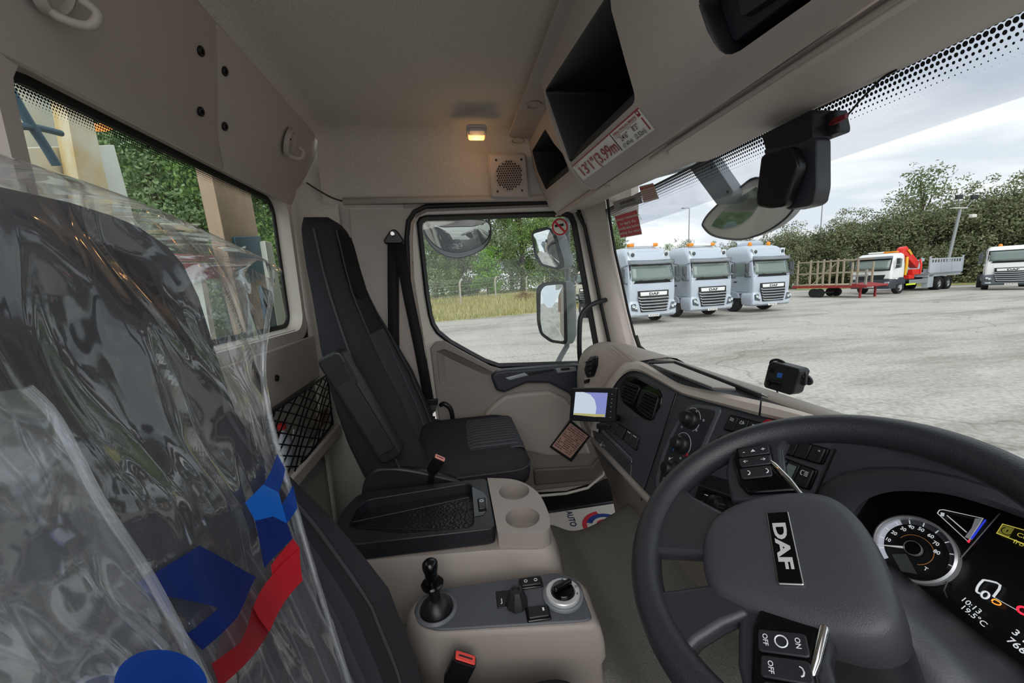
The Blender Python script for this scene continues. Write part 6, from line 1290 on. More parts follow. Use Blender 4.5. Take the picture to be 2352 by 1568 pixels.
onquad(q, FB, 'divider', ds_, SBLK, [(2.55, .08), (2.6, .08), (2.6, .92), (2.55, .92)], asp=AS, off=.0016)
onquad(q, FB, 'heading', ds_, SRED, txt='OVERALL TRAVELLING DIMENSIONS', org=(2.68, .76), h=.11, asp=AS, off=.003, bold=.03, sx=.6)
onquad(q, FB, 'rule', ds_, SRED, [(2.66, .70), (4.2, .70), (4.2, .715), (2.66, .715)], asp=AS, off=.0016)
for tx, x, y, h in (("24'6\"", 2.85, .38, .22), ("8'3\"", 3.65, .40, .22), ('(7.47m)', 2.75, .10, .17), ('(2.52m)', 3.52, .10, .19)): onquad(q, FB, 'figures', ds_, SBLK, txt=tx, org=(x, y), h=h, asp=AS, off=.003, bold=.01, sx=.8)
for tx, x, y in (('LENGTH', 2.7, .61), ('WIDTH', 3.45, .61), ('HEIGHT', .08, .84)): onquad(q, FB, 'caption', ds_, SRED, txt=tx, org=(x, y), h=.055, asp=AS, off=.0016)
onquad(q, FB, 'emblem', ds_, SRED, [(4.3, .72), (4.5, .72), (4.5, .93), (4.3, .93)], asp=AS, off=.0016); onquad(q, FB, 'emblem', ds_, SW_, [(4.34, .84), (4.46, .84), (4.42, .91), (4.36, .91)], asp=AS, off=.002, cuts=1)
onquad(q, FB, 'side_strip', ds_, SRED, [(4.38, .1), (4.46, .1), (4.46, .64), (4.38, .64)], asp=AS, off=.0016)
# windscreen notices (on the inside of the glass)
WSi = lambda px, py, off: WS(px, py, .003+off)
RN = mat('notice red', 'c22331', .45)
q = ((1410, 496), (1463, 480), (1475, 538), (1425, 547)); n1 = thing('red_notice', 'red handbrake reminder notice stuck on the windscreen', 'sticker', WS(1440, 515, .003))
onquad(q, WSi, 'notice_sheet', n1, SW_, [(0, 0), (1, 0), (1, 1), (0, 1)], cuts=1); onquad(q, WSi, 'notice_red', n1, RN, [(.03, .03), (.97, .03), (.97, .97), (.03, .97)], cuts=1, off=.0015)
for k, tx in enumerate(('Always remember', 'to apply the', 'handbrake before', 'exiting the vehicle')): onquad(q, WSi, 'lettering', n1, SW_, txt=tx, org=(.5, .74-.2*k), h=.115, align='CENTER', off=.002, bold=.02, sx=.86)
q = ((1407, 464), (1471, 443), (1476, 466), (1414, 484)); n2 = thing('grey_notice', 'grey notice with telephone number on the windscreen above the red notice', 'sticker', WS(1440, 464, .003))
onquad(q, WSi, 'notice_sheet', n2, mat('notice grey', '8b8983', .5), [(0, 0), (3, 0), (3, 1), (0, 1)], asp=3, cuts=1); onquad(q, WSi, 'lettering', n2, SBLK, txt='0345 8450525', org=(1.5, .45), h=.24, asp=3, align='CENTER', off=.002, bold=.03, sx=.85)
for k in range(3): onquad(q, WSi, 'small_print', n2, SBLK, [(.4+.2*k, .14+.11*(k if k < 2 else 5)), (2.6-.2*k, .14+.11*(k if k < 2 else 5)), (2.6-.2*k, .18+.11*(k if k < 2 else 5)), (.4+.2*k, .18+.11*(k if k < 2 else 5))], asp=3, cuts=1, off=.002)
q = ((1468, 428), (1500, 420), (1514, 456), (1478, 466)); n3 = thing('important_notice', 'pale notice headed IMPORTANT in red below the screen header', 'sticker', WS(1490, 440, .003))
onquad(q, WSi, 'notice_sheet', n3, mat('notice pale', 'c9b6a8', .5), [(0, 0), (1, 0), (1, 1), (0, 1)], cuts=1); onquad(q, WSi, 'lettering', n3, RN, txt='IMPORTANT', org=(.5, .76), h=.15, align='CENTER', off=.002, bold=.03, sx=.85)
for k in range(5): onquad(q, WSi, 'small_print', n3, mat('print brown', '9a6a5e', .6), [(.08, .62-.12*k), (.92, .62-.12*k), (.92, .66-.12*k), (.08, .66-.12*k)], cuts=1, off=.002)
# no-smoking disc on the door glass
GY = lambda px, py, off: HY(px, py, YD+.028-off)
ns = thing('no_smoking_sticker', 'round red and white no-smoking sticker on the passenger window', 'sticker', GY(1286, 521, 0))
c = GY(1286, 521, .001); rr_ = (GY(1305, 521, .001)-c).length
MB().lathe([(rr_, 0), (rr_, .0006)], c, (0, -1, 0), 30).build('sticker_disc', SW_, ns); MB().lathe([(rr_*.97, 0), (rr_*.97, .0012), (rr_*.78, .0012), (rr_*.78, 0)], c, (0, -1, 0), 30).build('red_ring', RN, ns)
cc = c+V((0, -.0016, 0)); MB().bar(cc+V((-.62*rr_, 0, .1*rr_)), cc+V((.45*rr_, 0, -.1*rr_))+V((0, 0, .35*rr_)), .0002, .012).build('cigarette', BLACKP, ns)
MB().bar(cc+V((-.6*rr_, -.001, .6*rr_)), cc+V((.6*rr_, -.001, -.6*rr_)), .0002, .010).build('red_bar', RN, ns)
# ---- courtesy lamp, speaker, hooks
lc = HZ(1094, 300, 2.846); ln_ = V((0, -.45, -.9)).normalized(); lu = V((1, 0, 0)); lv_ = ln_.cross(lu).normalized()
if lv_.z < 0: lv_ = -lv_
cl_ = thing('courtesy_lamp', 'small lit courtesy lamp on the headliner above the passenger door', 'lamp', lc)
MB().prism(rrect(lc, lu, lv_, .078, .062, .012), ln_*.012).build('lamp_base', BEIGE_L, cl_, bevel=.004)
MB().prism(rrect(lc+ln_*.012+lv_*.013, lu, lv_, .066, .030, .010), ln_*.014).build('lamp_shield', BEIGE_L, cl_, bevel=.005, seg=3)
LEN = mat('lamp lens lit', 'ffb469', .4, emit='ffa050', es=2.6)
MB().prism(rrect(lc+ln_*.012-lv_*.016, lu, lv_, .062, .024, .006), ln_*.008).build('lamp_lens', LEN, cl_, bevel=.003)
pl = bpy.data.lights.new('courtesy_bulb', 'POINT'); pl.energy = .22; pl.color = (1, .55, .22); pl.shadow_soft_size = .02; po2 = bpy.data.objects.new('courtesy_bulb', pl); COL.objects.link(po2); po2.location = lc+ln_*.035-lv_*.03; setparent(po2, cl_)
sk = thing('roof_speaker', 'square beige loudspeaker with perforated round grille above the passenger door', 'speaker', HY(1168, 455, 1.715))
s_tl, s_tr, s_br, s_bl = HY(1124, 356, 1.672), HY(1206, 354, 1.672), HY(1215, 454, 1.712), HY(1128, 453, 1.712); sn = (s_tr-s_tl).cross(s_bl-s_tl).normalized(); sn = sn if sn.y < 0 else -sn
MB().prism(rounded([s_tl, s_tr, s_br, s_bl], .015), sn*.014).build('speaker_panel', BEIGE, sk, bevel=.006, seg=3)
MB().prism(rounded([p-sn*.012 for p in scale_loop([s_tl, s_tr, s_br, s_bl], 1.07)], .018), sn*.012).build('speaker_frame', BEIGE, sk, bevel=.004)
sc2 = (s_tl+s_br+s_tr+s_bl)/4+sn*.0145+(s_tl-s_bl)*.02; su = (s_tr-s_tl).normalized(); sv2 = sn.cross(su)
MB().lathe([(.064, 0), (.063, .002), (.061, .002), (.060, .0)], sc2, sn, 36).build('grille_ring', BEIGE, sk, smooth=40)
hol = MB(); st_ = .0105
for i in range(-7, 8):
    for j in range(-7, 8):
        x = (i+(j % 2)*.5)*st_; y = j*st_*.866
        if math.hypot(x, y) < .057: hol.add([sc2+sn*.0006+su*(x+math.cos(a)*.0046)+sv2*(y+math.sin(a)*.0046) for a in [pi/6+pi/3*k for k in range(6)]], [(0, 1, 2, 3, 4, 5)])
o = hol.build('grille_holes', mat('grille hole brown', '3f342c', .8), sk); o['kind'] = 'stuff'
for a, b in ((-1, 1), (1, 1), (-1, -1), (1, -1)): MB().lathe([(.005, 0), (.0045, .0015)], sc2+su*a*.055+sv2*b*.062, sn, 12).build('screw_hole', BLACKP, sk)
def hook(px, py, label, k=1.0):
    x = -.52
    for _ in range(6): q = HX(px, py, x); x = XR+.034+max(0, q.z-2.66)*.42
    c = HX(px, py, x); n = V((1, 0, -.35)).normalized(); u = V((0, 1, 0)); v = n.cross(u); v = v if v.z > 0 else -v
    t = thing('coat_hook', label, 'hook', c)
    lp = [c+u*(.030*k*math.cos(a))+v*(.048*k*math.sin(a)) for a in [2*pi*i/28 for i in range(28)]]
    MB().grid([lp, [p+n*.012 for p in scale_loop(lp, .96)], [p+n*.014 for p in scale_loop(lp, .82)], [p+n*.004 for p in scale_loop(lp, .72)], [p+n*.003 for p in scale_loop(lp, .05)]], True).build('hook_plate', BEIGE, t, smooth=60)
    MB().tube(spline([c-v*.035*k+u*.005, c-v*.045*k+n*.02, c-v*.036*k+n*.04+u*.018, c-v*.012*k+n*.045+u*.022, c-v*.004*k+n*.03+u*.012], 5), .007*k, 10).build('hook_arm', BEIGE, t, smooth=60)
    MB().lathe([(.004, 0), (.003, .003)], c+v*.01+n*.005, n, 10).build('screw', mat('brass', '6b4a2a', .4, metal=.6), t)
hook(662, 325, 'beige coat hook at the corner of the rear wall', 1.0); hook(112, -42, 'beige coat hook above the rear window on the driver side', .95)
# ================================================================ loose fittings in the cab
# ---- net pocket in the rear wall
net = thing('net_pocket', 'black elastic net pocket on the rear wall beside the passenger seat', 'net', HX(690, 1050, XR+.03))
NQ = [HX(x, y, XR+.055) for x, y in ((600, 962), (752, 861), (764, 973), (648, 1122))]
def nq(u, v): return NQ[0].lerp(NQ[1], u).lerp(NQ[3].lerp(NQ[2], u), v)
nm_ = MB(); n = 6
for s in (1, -1):
    for k in range(-n, 2*n+1):
        pts = []
        for i in range(41):
            u = i/40; v = (k/n - u*1.0*s*1.15) if s > 0 else (k/n+u*1.15-1)
            if 0 <= v <= 1: pts.append(nq(u, v)+V((.004*math.sin(u*9+k), 0, -.008*math.sin(pi*u)*v)))
        if len(pts) > 2: nm_.tube(pts, .0026, 5)
nm_.build('net_cords', RUBBER, net, smooth=60)
MB().tube(NQ+[NQ[0], NQ[1]], .005, 6, False).build('net_border', RUBBER, net, smooth=60)
MB().prism([V((XR+.010, p.y, p.z)) for p in scale_loop(NQ, 1.02)], (-.004, 0, 0)).build('pocket_back', mat('pocket lining', 'b0a99f', .9), net)
(lambda a, b: MB().bar(a, a.lerp(b, (1.70-a.y)/(b.y-a.y)), .06, .055))(HX(640, 1128, XR+.037), HX(790, 962, XR+.037)).build('pocket_ledge', BEIGE_L, net, bevel=.01)
def stuffed(px0, px1, label, name, m, cat, r=.03):
    a, b = HX(*px0, XR+.036), HX(*px1, XR+.036); t = thing(name, label, cat, b)
    MB().tube([a, a.lerp(b, .12), a.lerp(b, .2), a.lerp(b, .9), b], [r*.4, r*.45, r, r, r*.8], 14, True, .42, up=(1, 0, 0)).build('body', m, t, smooth=60)
    MB().tube([a+(a-b).normalized()*.0, a+(a-b).normalized()*.018], r*.45, 12, True, .8, up=(1, 0, 0)).build('cap', mat('cap red', 'd2303a', .4), t, smooth=50); return t
stuffed((648, 985), (662, 1068), 'white plastic bottle with red cap in the net pocket', 'plastic_bottle', mat('bottle white', 'cdd3dc', .3), 'bottle', .032)
pp = MB(); q = [HX(x, y, XR+.014) for x, y in ((672, 985), (706, 1000), (712, 1046), (680, 1078), (666, 1060))]; tag(pp.prism(q, (.005, 0, 0)).build('folded_paper', mat('paper white', 'c9cdd4', .7), bevel=.002), 'folded white paper stuffed in the net pocket', 'paper')
q = [HX(x, y, XR+.026) for x, y in ((724, 948), (744, 936), (748, 968), (730, 982))]; tag(MB().prism(q, (.016, 0, 0)).build('crumpled_tissue', mat('tissue', 'a08c7e', .8), bevel=.004), 'crumpled brown wrapper in the corner of the net pocket', 'wrapper')
# ---- rear view screen on the dashboard
mn = V((-.62, -.76, .12)).normalized(); mp0 = HY(1362, 930, 1.22)
MO = lambda px, py, off=0: HP(px, py, mp0+mn*off, mn)
mon = thing('reversing_monitor', 'small lit reversing monitor on a bracket in front of the dashboard', 'monitor', MO(1362, 970))
lp = rounded([MO(*p) for p in ((1312, 892), (1417, 892), (1412, 971), (1307, 966))], .006); MB().prism(lp, -mn*.022).build('monitor_case', BLACKP, mon, bevel=.003)
onq = ((1322, 900), (1396, 902), (1390, 958), (1317, 952)); SCR = mat('screen lavender', '3a3d55', .15, emit='8f97d8', es=.55)
MB().prism([MO(*p, .0004) for p in onq], mn*.0004).build('screen', SCR, mon)
cu_ = [(1322, 900), (1340, 900), (1356, 906), (1366, 918), (1370, 936), (1367, 957), (1317, 952)]; MB().prism([MO(*p, .001) for p in cu_], mn*.0003).build('screen_bright_area', mat('screen pale', '5a5f6a', .15, emit='c9d6e4', es=.62), mon)
MB().prism([MO(*p, .0014) for p in ((1318, 948), (1372, 951), (1389, 951), (1388, 957), (1368, 957), (1318, 952))], mn*.0003).build('screen_bottom_line', mat('screen yellow', '8a8458', .2, emit='b9b070', es=.45), mon)
for k, yy in enumerate((905, 916, 925, 934, 945, 958)): MB().lathe([(.0016, 0), (.0016, .0006)], MO(1406-k*.8, yy, .0006), mn, 8).build('monitor_button', mat('button pale', '9aa0a2', .5), mon)
MB().tube([MO(1380, 940, -.025), MO(1395, 950, -.06), D(1420, 960, .004)], [.012, .010, .014], 10).build('monitor_arm', BLACKP, mon, smooth=60)
MB().prism(rrect(MO(1385, 980, -.01), MO(1412, 971)-MO(1307, 966), (0, 0, 1), .05, .02, .004), -mn*.02).build('bracket', BLACKP, mon, bevel=.003)
# ---- instruction plate on the door
IC = lambda px, py, off=0: HY(px, py, YD-.066-off)
ic2 = thing('instruction_plate', 'brown printed instruction plate in a black frame on the passenger door', 'plate', IC(1310, 1058))
q = ((1309, 962), (1356, 1000), (1312, 1060), (1262, 1026)); MB().prism([IC(*p) for p in q], (0, -.006, 0)).build('plate_frame', BLACKP, ic2, bevel=.002)
q2 = ((1310, 971), (1351, 1001), (1310, 1052), (1268, 1024)); tl, tr, br, bl = [IC(*p, .0065) for p in q2]; MB().prism([tl, tr, br, bl], (0, -.0006, 0)).build('plate_sheet', mat('copper plate', 'a8887c', .4, metal=.2), ic2)
rgp = random.Random(8); pm = MB()
for r in range(13):
    u = .05
    while u < .93:
        w = rgp.uniform(.03, .16); v0 = .05+r*.07; 
        if rgp.random() < .85:
            f = lambda a, b: tl.lerp(tr, a).lerp(bl.lerp(br, a), b)+V((0, -.0008, 0)); pm.add([f(u, v0), f(min(.95, u+w), v0), f(min(.95, u+w), v0+rgp.uniform(.015, .04)), f(u, v0+.03)], [(0, 1, 2, 3)])
        u += w+.025
o = pm.build('small_print', mat('plate print', '4b342e', .6), ic2)
# ---- grab handle on the A pillar
tag(MB().tube(spline([HY(1393, 688, 1.71), HY(1372, 694, 1.685), HY(1348, 706, 1.672), HY(1334, 728, 1.668), HY(1331, 760, 1.667), HY(1331, 810, 1.667), HY(1336, 850, 1.667), HY(1344, 884, 1.662)], 4), .0115, 12).build('pillar_grab_handle', BLACKP, smooth=60), 'long black tubular grab handle bent along the windscreen pillar', 'handle')
# ---- dash camera on the glass
dcx = .835
DC = lambda px, py, x=dcx: HX(px, py, x)
dc = thing('dash_camera', 'black dash camera with blue square on the windscreen', 'camera', DC(1795, 905))
MB().prism(rounded([DC(*p) for p in ((1764, 838), (1772, 830), (1832, 846), (1838, 853), (1822, 902), (1812, 907), (1756, 890), (1753, 882))], .004), (.03, 0, 0)).build('camera_body', mat('camera black', '1a1c1f', .45), dc, bevel=.003)
MB().prism([DC(*p, dcx-.001) for p in ((1786, 855), (1797, 857), (1794, 868), (1784, 866))], (.002, 0, 0)).build('blue_square', mat('label blue', '2f63b5', .5), dc); MB().prism(rounded([DC(*p, dcx-.003) for p in ((1759, 870), (1793, 876), (1790, 892), (1756, 886))], .003), (.004, 0, 0)).build('lens_bar', GLOSSB, dc, bevel=.001)
MB().lathe([(.006, 0), (.006, .003), (.004, .004)], DC(1765, 880, dcx-.003), (-1, 0, 0), 14).build('lens', GLOSSB, dc, smooth=40)
for k in range(4): MB().bar(DC(1768, 845+3*k, dcx-.001), DC(1778, 847.5+3*k, dcx-.001), .001, .001).build('vent_slot', GLOSSB, dc)
MB().prism(rounded([DC(*p, .850) for p in ((1832, 844), (1846, 846), (1852, 858), (1850, 884), (1842, 886), (1830, 872))], .003), (.006, 0, 0)).build('bracket_arm', DARKER, dc, bevel=.002); MB().lathe([(.005, 0), (.005, .003)], DC(1843, 864, .848), (-1, 0, 0), 14).build('bracket_screw', BLACKP, dc)
MB().tube(spline([DC(1770, 838, .855), DC(1772, 829, .855), DC(1785, 826, .855), DC(1800, 832, .855), DC(1806, 843, .855)], 5), .0035, 8).build('cable_loop', RUBBER, dc, smooth=60); MB().tube(spline([DC(1784, 895, .845), DC(1787, 908, .84), DC(1786, 922, .835)], 4), .002, 6).build('cable', RUBBER, dc, smooth=60)
# ---- black camera housing hanging from the header
IMX = .615
IM = lambda px, py, x=IMX: HX(px, py, x)
def z4(L_): return [(1552+x/2.8, y/2.8) for x, y in L_]
im = thing('camera_housing', 'large black camera housing hanging from the header by the windscreen', 'camera', IM(1800, 300))
f1 = [IM(x, y, .60) for x, y in z4([(520, 1330), (513, 1270), (545, 1010), (575, 985), (735, 940), (770, 1000), (790, 1070), (730, 1240), (690, 1330), (600, 1342)])]
f2 = [IM(x, y, .625) for x, y in z4([(560, 960), (740, 935), (880, 880), (903, 900), (905, 1210), (885, 1300), (850, 1325), (730, 1345), (700, 1330)])]
f3 = [IM(x, y, .645) for x, y in z4([(700, 1330), (850, 1180), (905, 1210), (890, 1300), (850, 1325), (740, 1350), (712, 1345)])]
MB().prism(rounded(f1, .008), (.02, 0, 0)).build('housing_face', mat('housing black', '0c0d10', .3), im, bevel=.004, seg=3); MB().prism(rounded(f2, .008), (.03, 0, 0)).build('housing_shell', mat('housing charcoal', '2c2e33', .4), im, bevel=.008, seg=3); MB().prism(rounded(f3, .005), (.03, 0, 0)).build('housing_foot', MATS['housing charcoal'], im, bevel=.004)
MB().prism(rounded([IM(x, y, .63) for x, y in z4([(550, 870), (620, 830), (880, 700), (885, 890), (740, 960), (580, 970), (565, 920)])], .005), (.04, 0, 0)).build('mount_block', mat('mount black', '131519', .45), im, bevel=.004)
sn_ = thing('sensor_box', 'small black sensor box with red plug and wire beside the camera housing', 'sensor', IM(1890, 290, .66))
MB().prism(rounded([IM(x, y, .66) for x, y in z4([(868, 785), (985, 715), (1030, 705), (1032, 745), (1048, 815), (1045, 850), (900, 905), (885, 880)])], .004), (.025, 0, 0)).build('sensor_case', mat('sensor grey black', '202226', .5), sn_, bevel=.003)
MB().tube([IM(*z4([(1000, 795)])[0], .655), IM(*z4([(1030, 775)])[0], .65), IM(*z4([(1100, 745)])[0], .65)], [.004, .006, .004], 10).build('plug', mat('plug red', '6e1a22', .4), sn_, smooth=60)
MB().tube(spline([IM(*p, .655) for p in z4([(1100, 745), (1140, 700), (1190, 640), (1260, 570), (1330, 500), (1420, 450)])], 4), .0016, 6).build('wire', RUBBER, sn_, smooth=60)
# ---- mirrors outside
GREYP = mat('mirror arm grey', '6d7376', .5, bump=.15, bscale=300); HOUS = mat('mirror housing pale', 'b9b6ae', .4)
FM = lambda px, py, x=1.12: HX(px, py, x)
fmi = thing('front_mirror', 'pale hanging front view mirror on a grey arm outside the windscreen', 'mirror', FM(1660, 360))
MB().prism(rounded([FM(*p, 1.08) for p in ((1583, 385), (1600, 368), (1632, 361), (1684, 438), (1680, 452), (1668, 466), (1646, 470), (1640, 462))], .01), (.05, 0, 0)).build('mirror_arm', GREYP, fmi, bevel=.008, seg=3)
for px, py in ((1635, 384), (1672, 440)): MB().lathe([(.006, 0), (.006, .003), (.003, .003)], FM(px, py, 1.08), (-1, 0, 0), 12).build('bolt', DARKER, fmi, smooth=40)
ho = [(1616, 522), (1614, 512), (1628, 490), (1665, 455), (1700, 430), (1735, 408), (1790, 420), (1830, 455), (1815, 490), (1780, 520), (1740, 540), (1700, 550), (1660, 547), (1632, 538)]
hp_ = spline([FM(*p) for p in ho], 4, True); MB().grid([hp_, [p+V((.04, 0, .0)) for p in scale_loop(hp_, .95)], [p+V((.07, 0, .01)) for p in scale_loop(hp_, .6)]], True, False).add([p+V((.07, 0, .01)) for p in scale_loop(hp_, .6)], [tuple(range(len(hp_)))]).build('mirror_shell', mat('mirror shell grey', '8a8f92', .45), fmi, smooth=50)
MB().prism([p+V((.002, 0, 0)) for p in inset_loop(hp_, .004, (-1, 0, 0))], (.004, 0, 0)).build('mirror_rim', HOUS, fmi)
gq = rounded([FM(*p, 1.119) for p in ((1634, 519), (1640, 508), (1662, 482), (1700, 452), (1738, 428), (1742, 470), (1725, 495), (1705, 512), (1680, 522), (1655, 525))], .004); MB().prism(gq, (.003, 0, 0)).build('mirror_glass', mat('mirror glass green', '9fb0ab', .05, metal=1), fmi)
MB().tube([hp_[i] for i in range(len(hp_))]+[hp_[0], hp_[1]], .0035, 6, False).build('edge_rubber', DARKER, fmi, smooth=50)
# kerb mirror above the passenger window
KY = 2.02; KM = lambda px, py, y=KY: HY(px, py, y)
km = thing('kerb_mirror', 'convex kerb mirror hanging outside the top of the passenger window', 'mirror', KM(1050, 500))
ko = [(971, 522), (974, 512), (984, 506), (1050, 503), (1105, 506), (1122, 512), (1128, 528), (1124, 552), (1108, 572), (1080, 586), (1050, 592), (1020, 586), (996, 570), (980, 548)]
kp = spline([KM(*p) for p in ko], 4, True); kc_ = sum(kp, V())/len(kp)
MB().grid([kp, [p+V((0, .03, 0)) for p in kp], [p+V((0, .07, .01)) for p in scale_loop(kp, .6)]], True).add([p+V((0, .07, .01)) for p in scale_loop(kp, .6)], [tuple(range(len(kp)))]).build('mirror_shell', mat('mirror shell pale', 'a8acae', .4), km, smooth=50)
tiltk = lambda p, k: V((p.x, p.y-.016*(1-k*k)-(p.z-kc_.z)*.28, p.z))
MB().grid([[tiltk(p, k) for p in scale_loop([q+V((0, .012, 0)) for q in kp], k*.975)] for k in (1, .9, .75, .6, .4, .2, .02)], True, True).build('mirror_glass', MIRROR, km, smooth=80)
MB().tube(kp+[kp[0], kp[1]], .004, 6, False).build('edge_rubber', DARKER, km, smooth=50)
MB().prism([KM(*p, KY+.03) for p in ((1028, 490), (1068, 488), (1064, 520), (1032, 520))], (0, .03, 0)).build('mirror_bracket', GREYP, km, bevel=.005)
# wide angle and main door mirrors share one pole
mnn = V((-.80, -.60, .02)).normalized()
def door_mirror(label, outer, glass, y, bulge, depth=.07):
    p0 = HY(sum(p[0] for p in outer)/len(outer), sum(p[1] for p in outer)/len(outer), y); f = lambda px, py, o=0: HP(px, py, p0+mnn*o, mnn)
    t = thing('door_mirror', label, 'mirror', f(*outer[-1])); o_ = rounded([f(*p) for p in outer], .025, 4)
    dv = V((.75, .10, 0)).normalized()
    MB().grid([o_, [p+dv*depth*.6 for p in o_], [p+dv*depth for p in scale_loop(o_, .85)]], True).add([p+dv*depth for p in scale_loop(o_, .85)], [tuple(range(len(o_)))]).build('mirror_housing', mat('mirror housing grey', '7d8789', .45, bump=.1, bscale=200), t, smooth=45)
    g_ = rounded([f(*p, .002) for p in glass], .018, 4); c = sum(g_, V())/len(g_)
    MB().prism([p-mnn*.004 for p in inset_loop(o_, .003, mnn)], mnn*.004).build('mirror_frame', BLACKP, t, bevel=.002)
    MB().grid([[p+mnn*bulge*(1-k*k) for p in scale_loop(g_, k)] for k in (1, .85, .7, .5, .3, .1, .01)], True, True).build('mirror_glass', MIRROR, t, smooth=80)
    return t, o_
t1, _ = door_mirror('wide angle upper door mirror behind the no-smoking sticker', [(1219, 534), (1232, 526), (1262, 520), (1278, 540), (1296, 600), (1296, 614), (1280, 620), (1240, 610), (1228, 590)], [(1224, 537), (1262, 526), (1272, 545), (1286, 605), (1278, 614), (1246, 606), (1232, 580)], 2.02, .02)
t2, _ = door_mirror('large lower door mirror in a grey housing outside the passenger window', [(1231, 660), (1248, 648), (1296, 645), (1300, 650), (1304, 780), (1300, 791), (1264, 786), (1240, 768), (1233, 740)], [(1242, 668), (1252, 656), (1294, 652), (1296, 784), (1268, 780), (1246, 764), (1241, 735)], 2.02, .004)
MB().tube([HY(1302, 480, 2.10), HY(1303, 560, 2.10), HY(1304, 640, 2.10), HY(1305, 770, 2.10), HY(1302, 795, 2.10), HY(1290, 815, 2.06), HY(1280, 835, 2.0)], .016, 10).build('mirror_pole', GREYP, t2, smooth=60)
# ---- crane frame and body posts behind the cab
CWH = mat('body white weathered', 'd5d4cb', .6, var=.10, vscale=6); YRU = mat('yellow rusty paint', 'c9a25a', .7, var=.25, vscale=5, col2='dcd5c4'); RUS = mat('rusty brown steel', 'a08a78', .8, var=.25, vscale=9, col2='b99a80', stretch=(2, 2, .8)); BLS = mat('blue grey steel', '3c5566', .5)
def bprism(name, pts, x, dx, m, parent, bevel=.004): return MB().prism([HX(*p, x) for p in pts], (dx, -dx*.8, 0)).build(name, m, parent, bevel=bevel)
cf = thing('crane_mast', 'white and rusty yellow crane mast behind the rear window', 'crane', HX(180, 700, -1.3))
bprism('mast', [(132, 150), (192, 170), (260, 480), (300, 640), (235, 640), (190, 470)], -1.25, -.12, YRU, cf); bprism('white_block', [(0, 120), (118, 150), (152, 335), (20, 360)], -1.45, -.25, CWH, cf); bprism('white_board', [(45, 338), (262, 332), (305, 490), (330, 640), (90, 640)], -1.38, -.06, CWH, cf)
MB().tube(spline([HX(*p, -1.22) for p in ((20, 200), (60, 270), (100, 330), (130, 380))], 4), .012, 8).build('hose', BLS, cf, smooth=60); MB().tube(spline([HX(*p, -1.22) for p in ((30, 290), (80, 292), (140, 306))], 4), .010, 8).build('hose', BLS, cf, smooth=60)
MB().lathe([(.012, 0), (.012, .008), (.006, .01)], HX(285, 470, -1.375), (1, 0, 0), 12).build('bolt', STEEL, cf)
MB().prism([HX(*p, -1.24) for p in ((225, 290), (240, 283), (262, 296), (245, 302))], (-.04, 0, 0)).build('amber_lamp', mat('amber glow', 'd98a3a', .4, emit='e09040', es=.8), cf)
rp_ = thing('rusty_post', 'rusty brown steel post standing behind the rear window', 'post', HX(560, 700, -.8))
bprism('post', [(474, 350), (568, 400), (612, 640), (640, 800), (575, 800), (520, 570)], -.78, -.08, RUS, rp_); bprism('clamp', [(538, 543), (598, 541), (618, 640), (556, 650)], -.765, -.10, BLS, rp_); MB().tube(spline([HX(*p, -.755) for p in ((514, 575), (540, 575), (562, 567))], 4), .0045, 6).build('bolt', STEEL, rp_)
hbd = thing('headboard', 'narrow white headboard post with drilled dark strip behind the rear window', 'post', HX(640, 780, -.7))
bprism('white_edge', [(608, 552), (624, 556), (664, 760), (640, 760)], -.69, -.03, CWH, hbd); bprism('drilled_strip', [(600, 655), (624, 668), (650, 760), (618, 765)], -.695, -.02, BLS, hbd)
for k in range(5): MB().lathe([(.005, 0), (.005, .0015)], HX(622+5*k, 685+16*k, -.694), (1, 0, 0), 10).build('drill_hole', mat('rust light', 'c9a37c', .7), hbd)
rl = thing('red_board', 'red and white marker board seen through the rear window', 'board', HX(450, 660, -.9)); bprism('red_panel', [(398, 582), (448, 585), (458, 640), (405, 645)], -.90, -.02, mat('marker red', 'cf3d33', .5), rl); bprism('red_panel', [(450, 585), (500, 587), (505, 640), (460, 640)], -.90, -.02, mat('marker crimson', 'c02c3c', .5), rl); bprism('white_panel', [(370, 512), (465, 514), (440, 525), (390, 530)], -.93, -.02, CWH, rl)

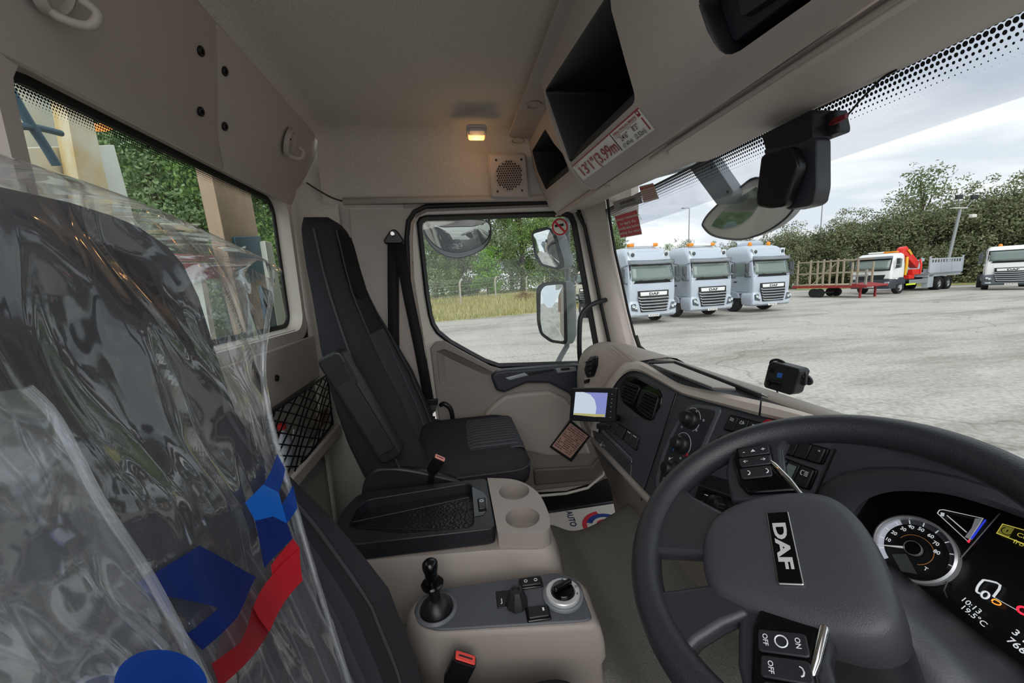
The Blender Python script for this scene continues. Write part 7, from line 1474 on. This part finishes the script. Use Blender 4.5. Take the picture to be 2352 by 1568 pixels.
# deck and wheels of this lorry carrying the mast and posts
dk = thing('flatbed_deck', 'timber flatbed deck of this lorry behind the cab', 'deck', (-2, .7, G))
MB().box((-1.93, .75, 1.15), (2.5, 2.3, .12)).build('deck_boards', mat('deck board', '6e6252', .85, var=.2, vscale=3), dk); MB().box((-1.98, .75, .85), (2.4, .8, .4)).build('chassis', TBLK, dk)
for y in (-.25, 1.75):
    MB().lathe([(.25, -.14), (.43, -.15), (.45, -.1), (.45, .1), (.43, .15), (.25, .14)], (-2.2, y, G+.45), (0, 1, 0), 26).build('tyre', TYRE, dk, smooth=40)
for t_, p, m, w in ((cf, HX(268, 632, -1.29), YRU, .08), (rp_, HX(606, 790, -.80), RUS, .07), (hbd, HX(652, 755, -.70), CWH, .04), (rl, HX(456, 635, -.905), CWH, .03)): MB().bar((p.x, p.y, 1.19), (p.x, p.y, p.z), w, w).build('post_foot', m, t_)
gp = wsp(DC(1843, 864, .854).y, DC(1843, 864, .854).z-.01); MB().tube([DC(1843, 864, .854), gp-V((.006, 0, 0))], .006, 8).build('bracket_stem', DARKER, dc, smooth=50); MB().lathe([(.014, 0), (.014, .004), (.008, .006)], gp-V((.003, 0, 0)), WN, 14).build('glass_pad', DARKER, dc, smooth=40)
MB().box((HY(1046, 495, 1.9).x, 1.92, 2.68), (.08, .26, .05)).build('mirror_bracket', GREYP, km, bevel=.008)
MB().tube([HY(1280, 835, 2.0), V((HY(1280, 835, 2.0).x, 1.78, HY(1280, 835, 2.0).z-.02))], .014, 10).build('pole_foot', GREYP, t2, smooth=50); MB().tube([HY(1302, 480, 2.10), V((HY(1302, 480, 2.1).x, 1.80, 2.66))], .014, 10).build('pole_head', GREYP, t2, smooth=50); MB().tube([HY(1300, 600, 2.05), HY(1303, 600, 2.10)], .012, 8).build('pole_clamp', GREYP, t1, smooth=50)
MB().bar(FM(1600, 372, 1.10), V((.76, FM(1600, 372, 1.1).y, 2.66)), .05, .04).build('arm_root', GREYP, fmi, bevel=.008)
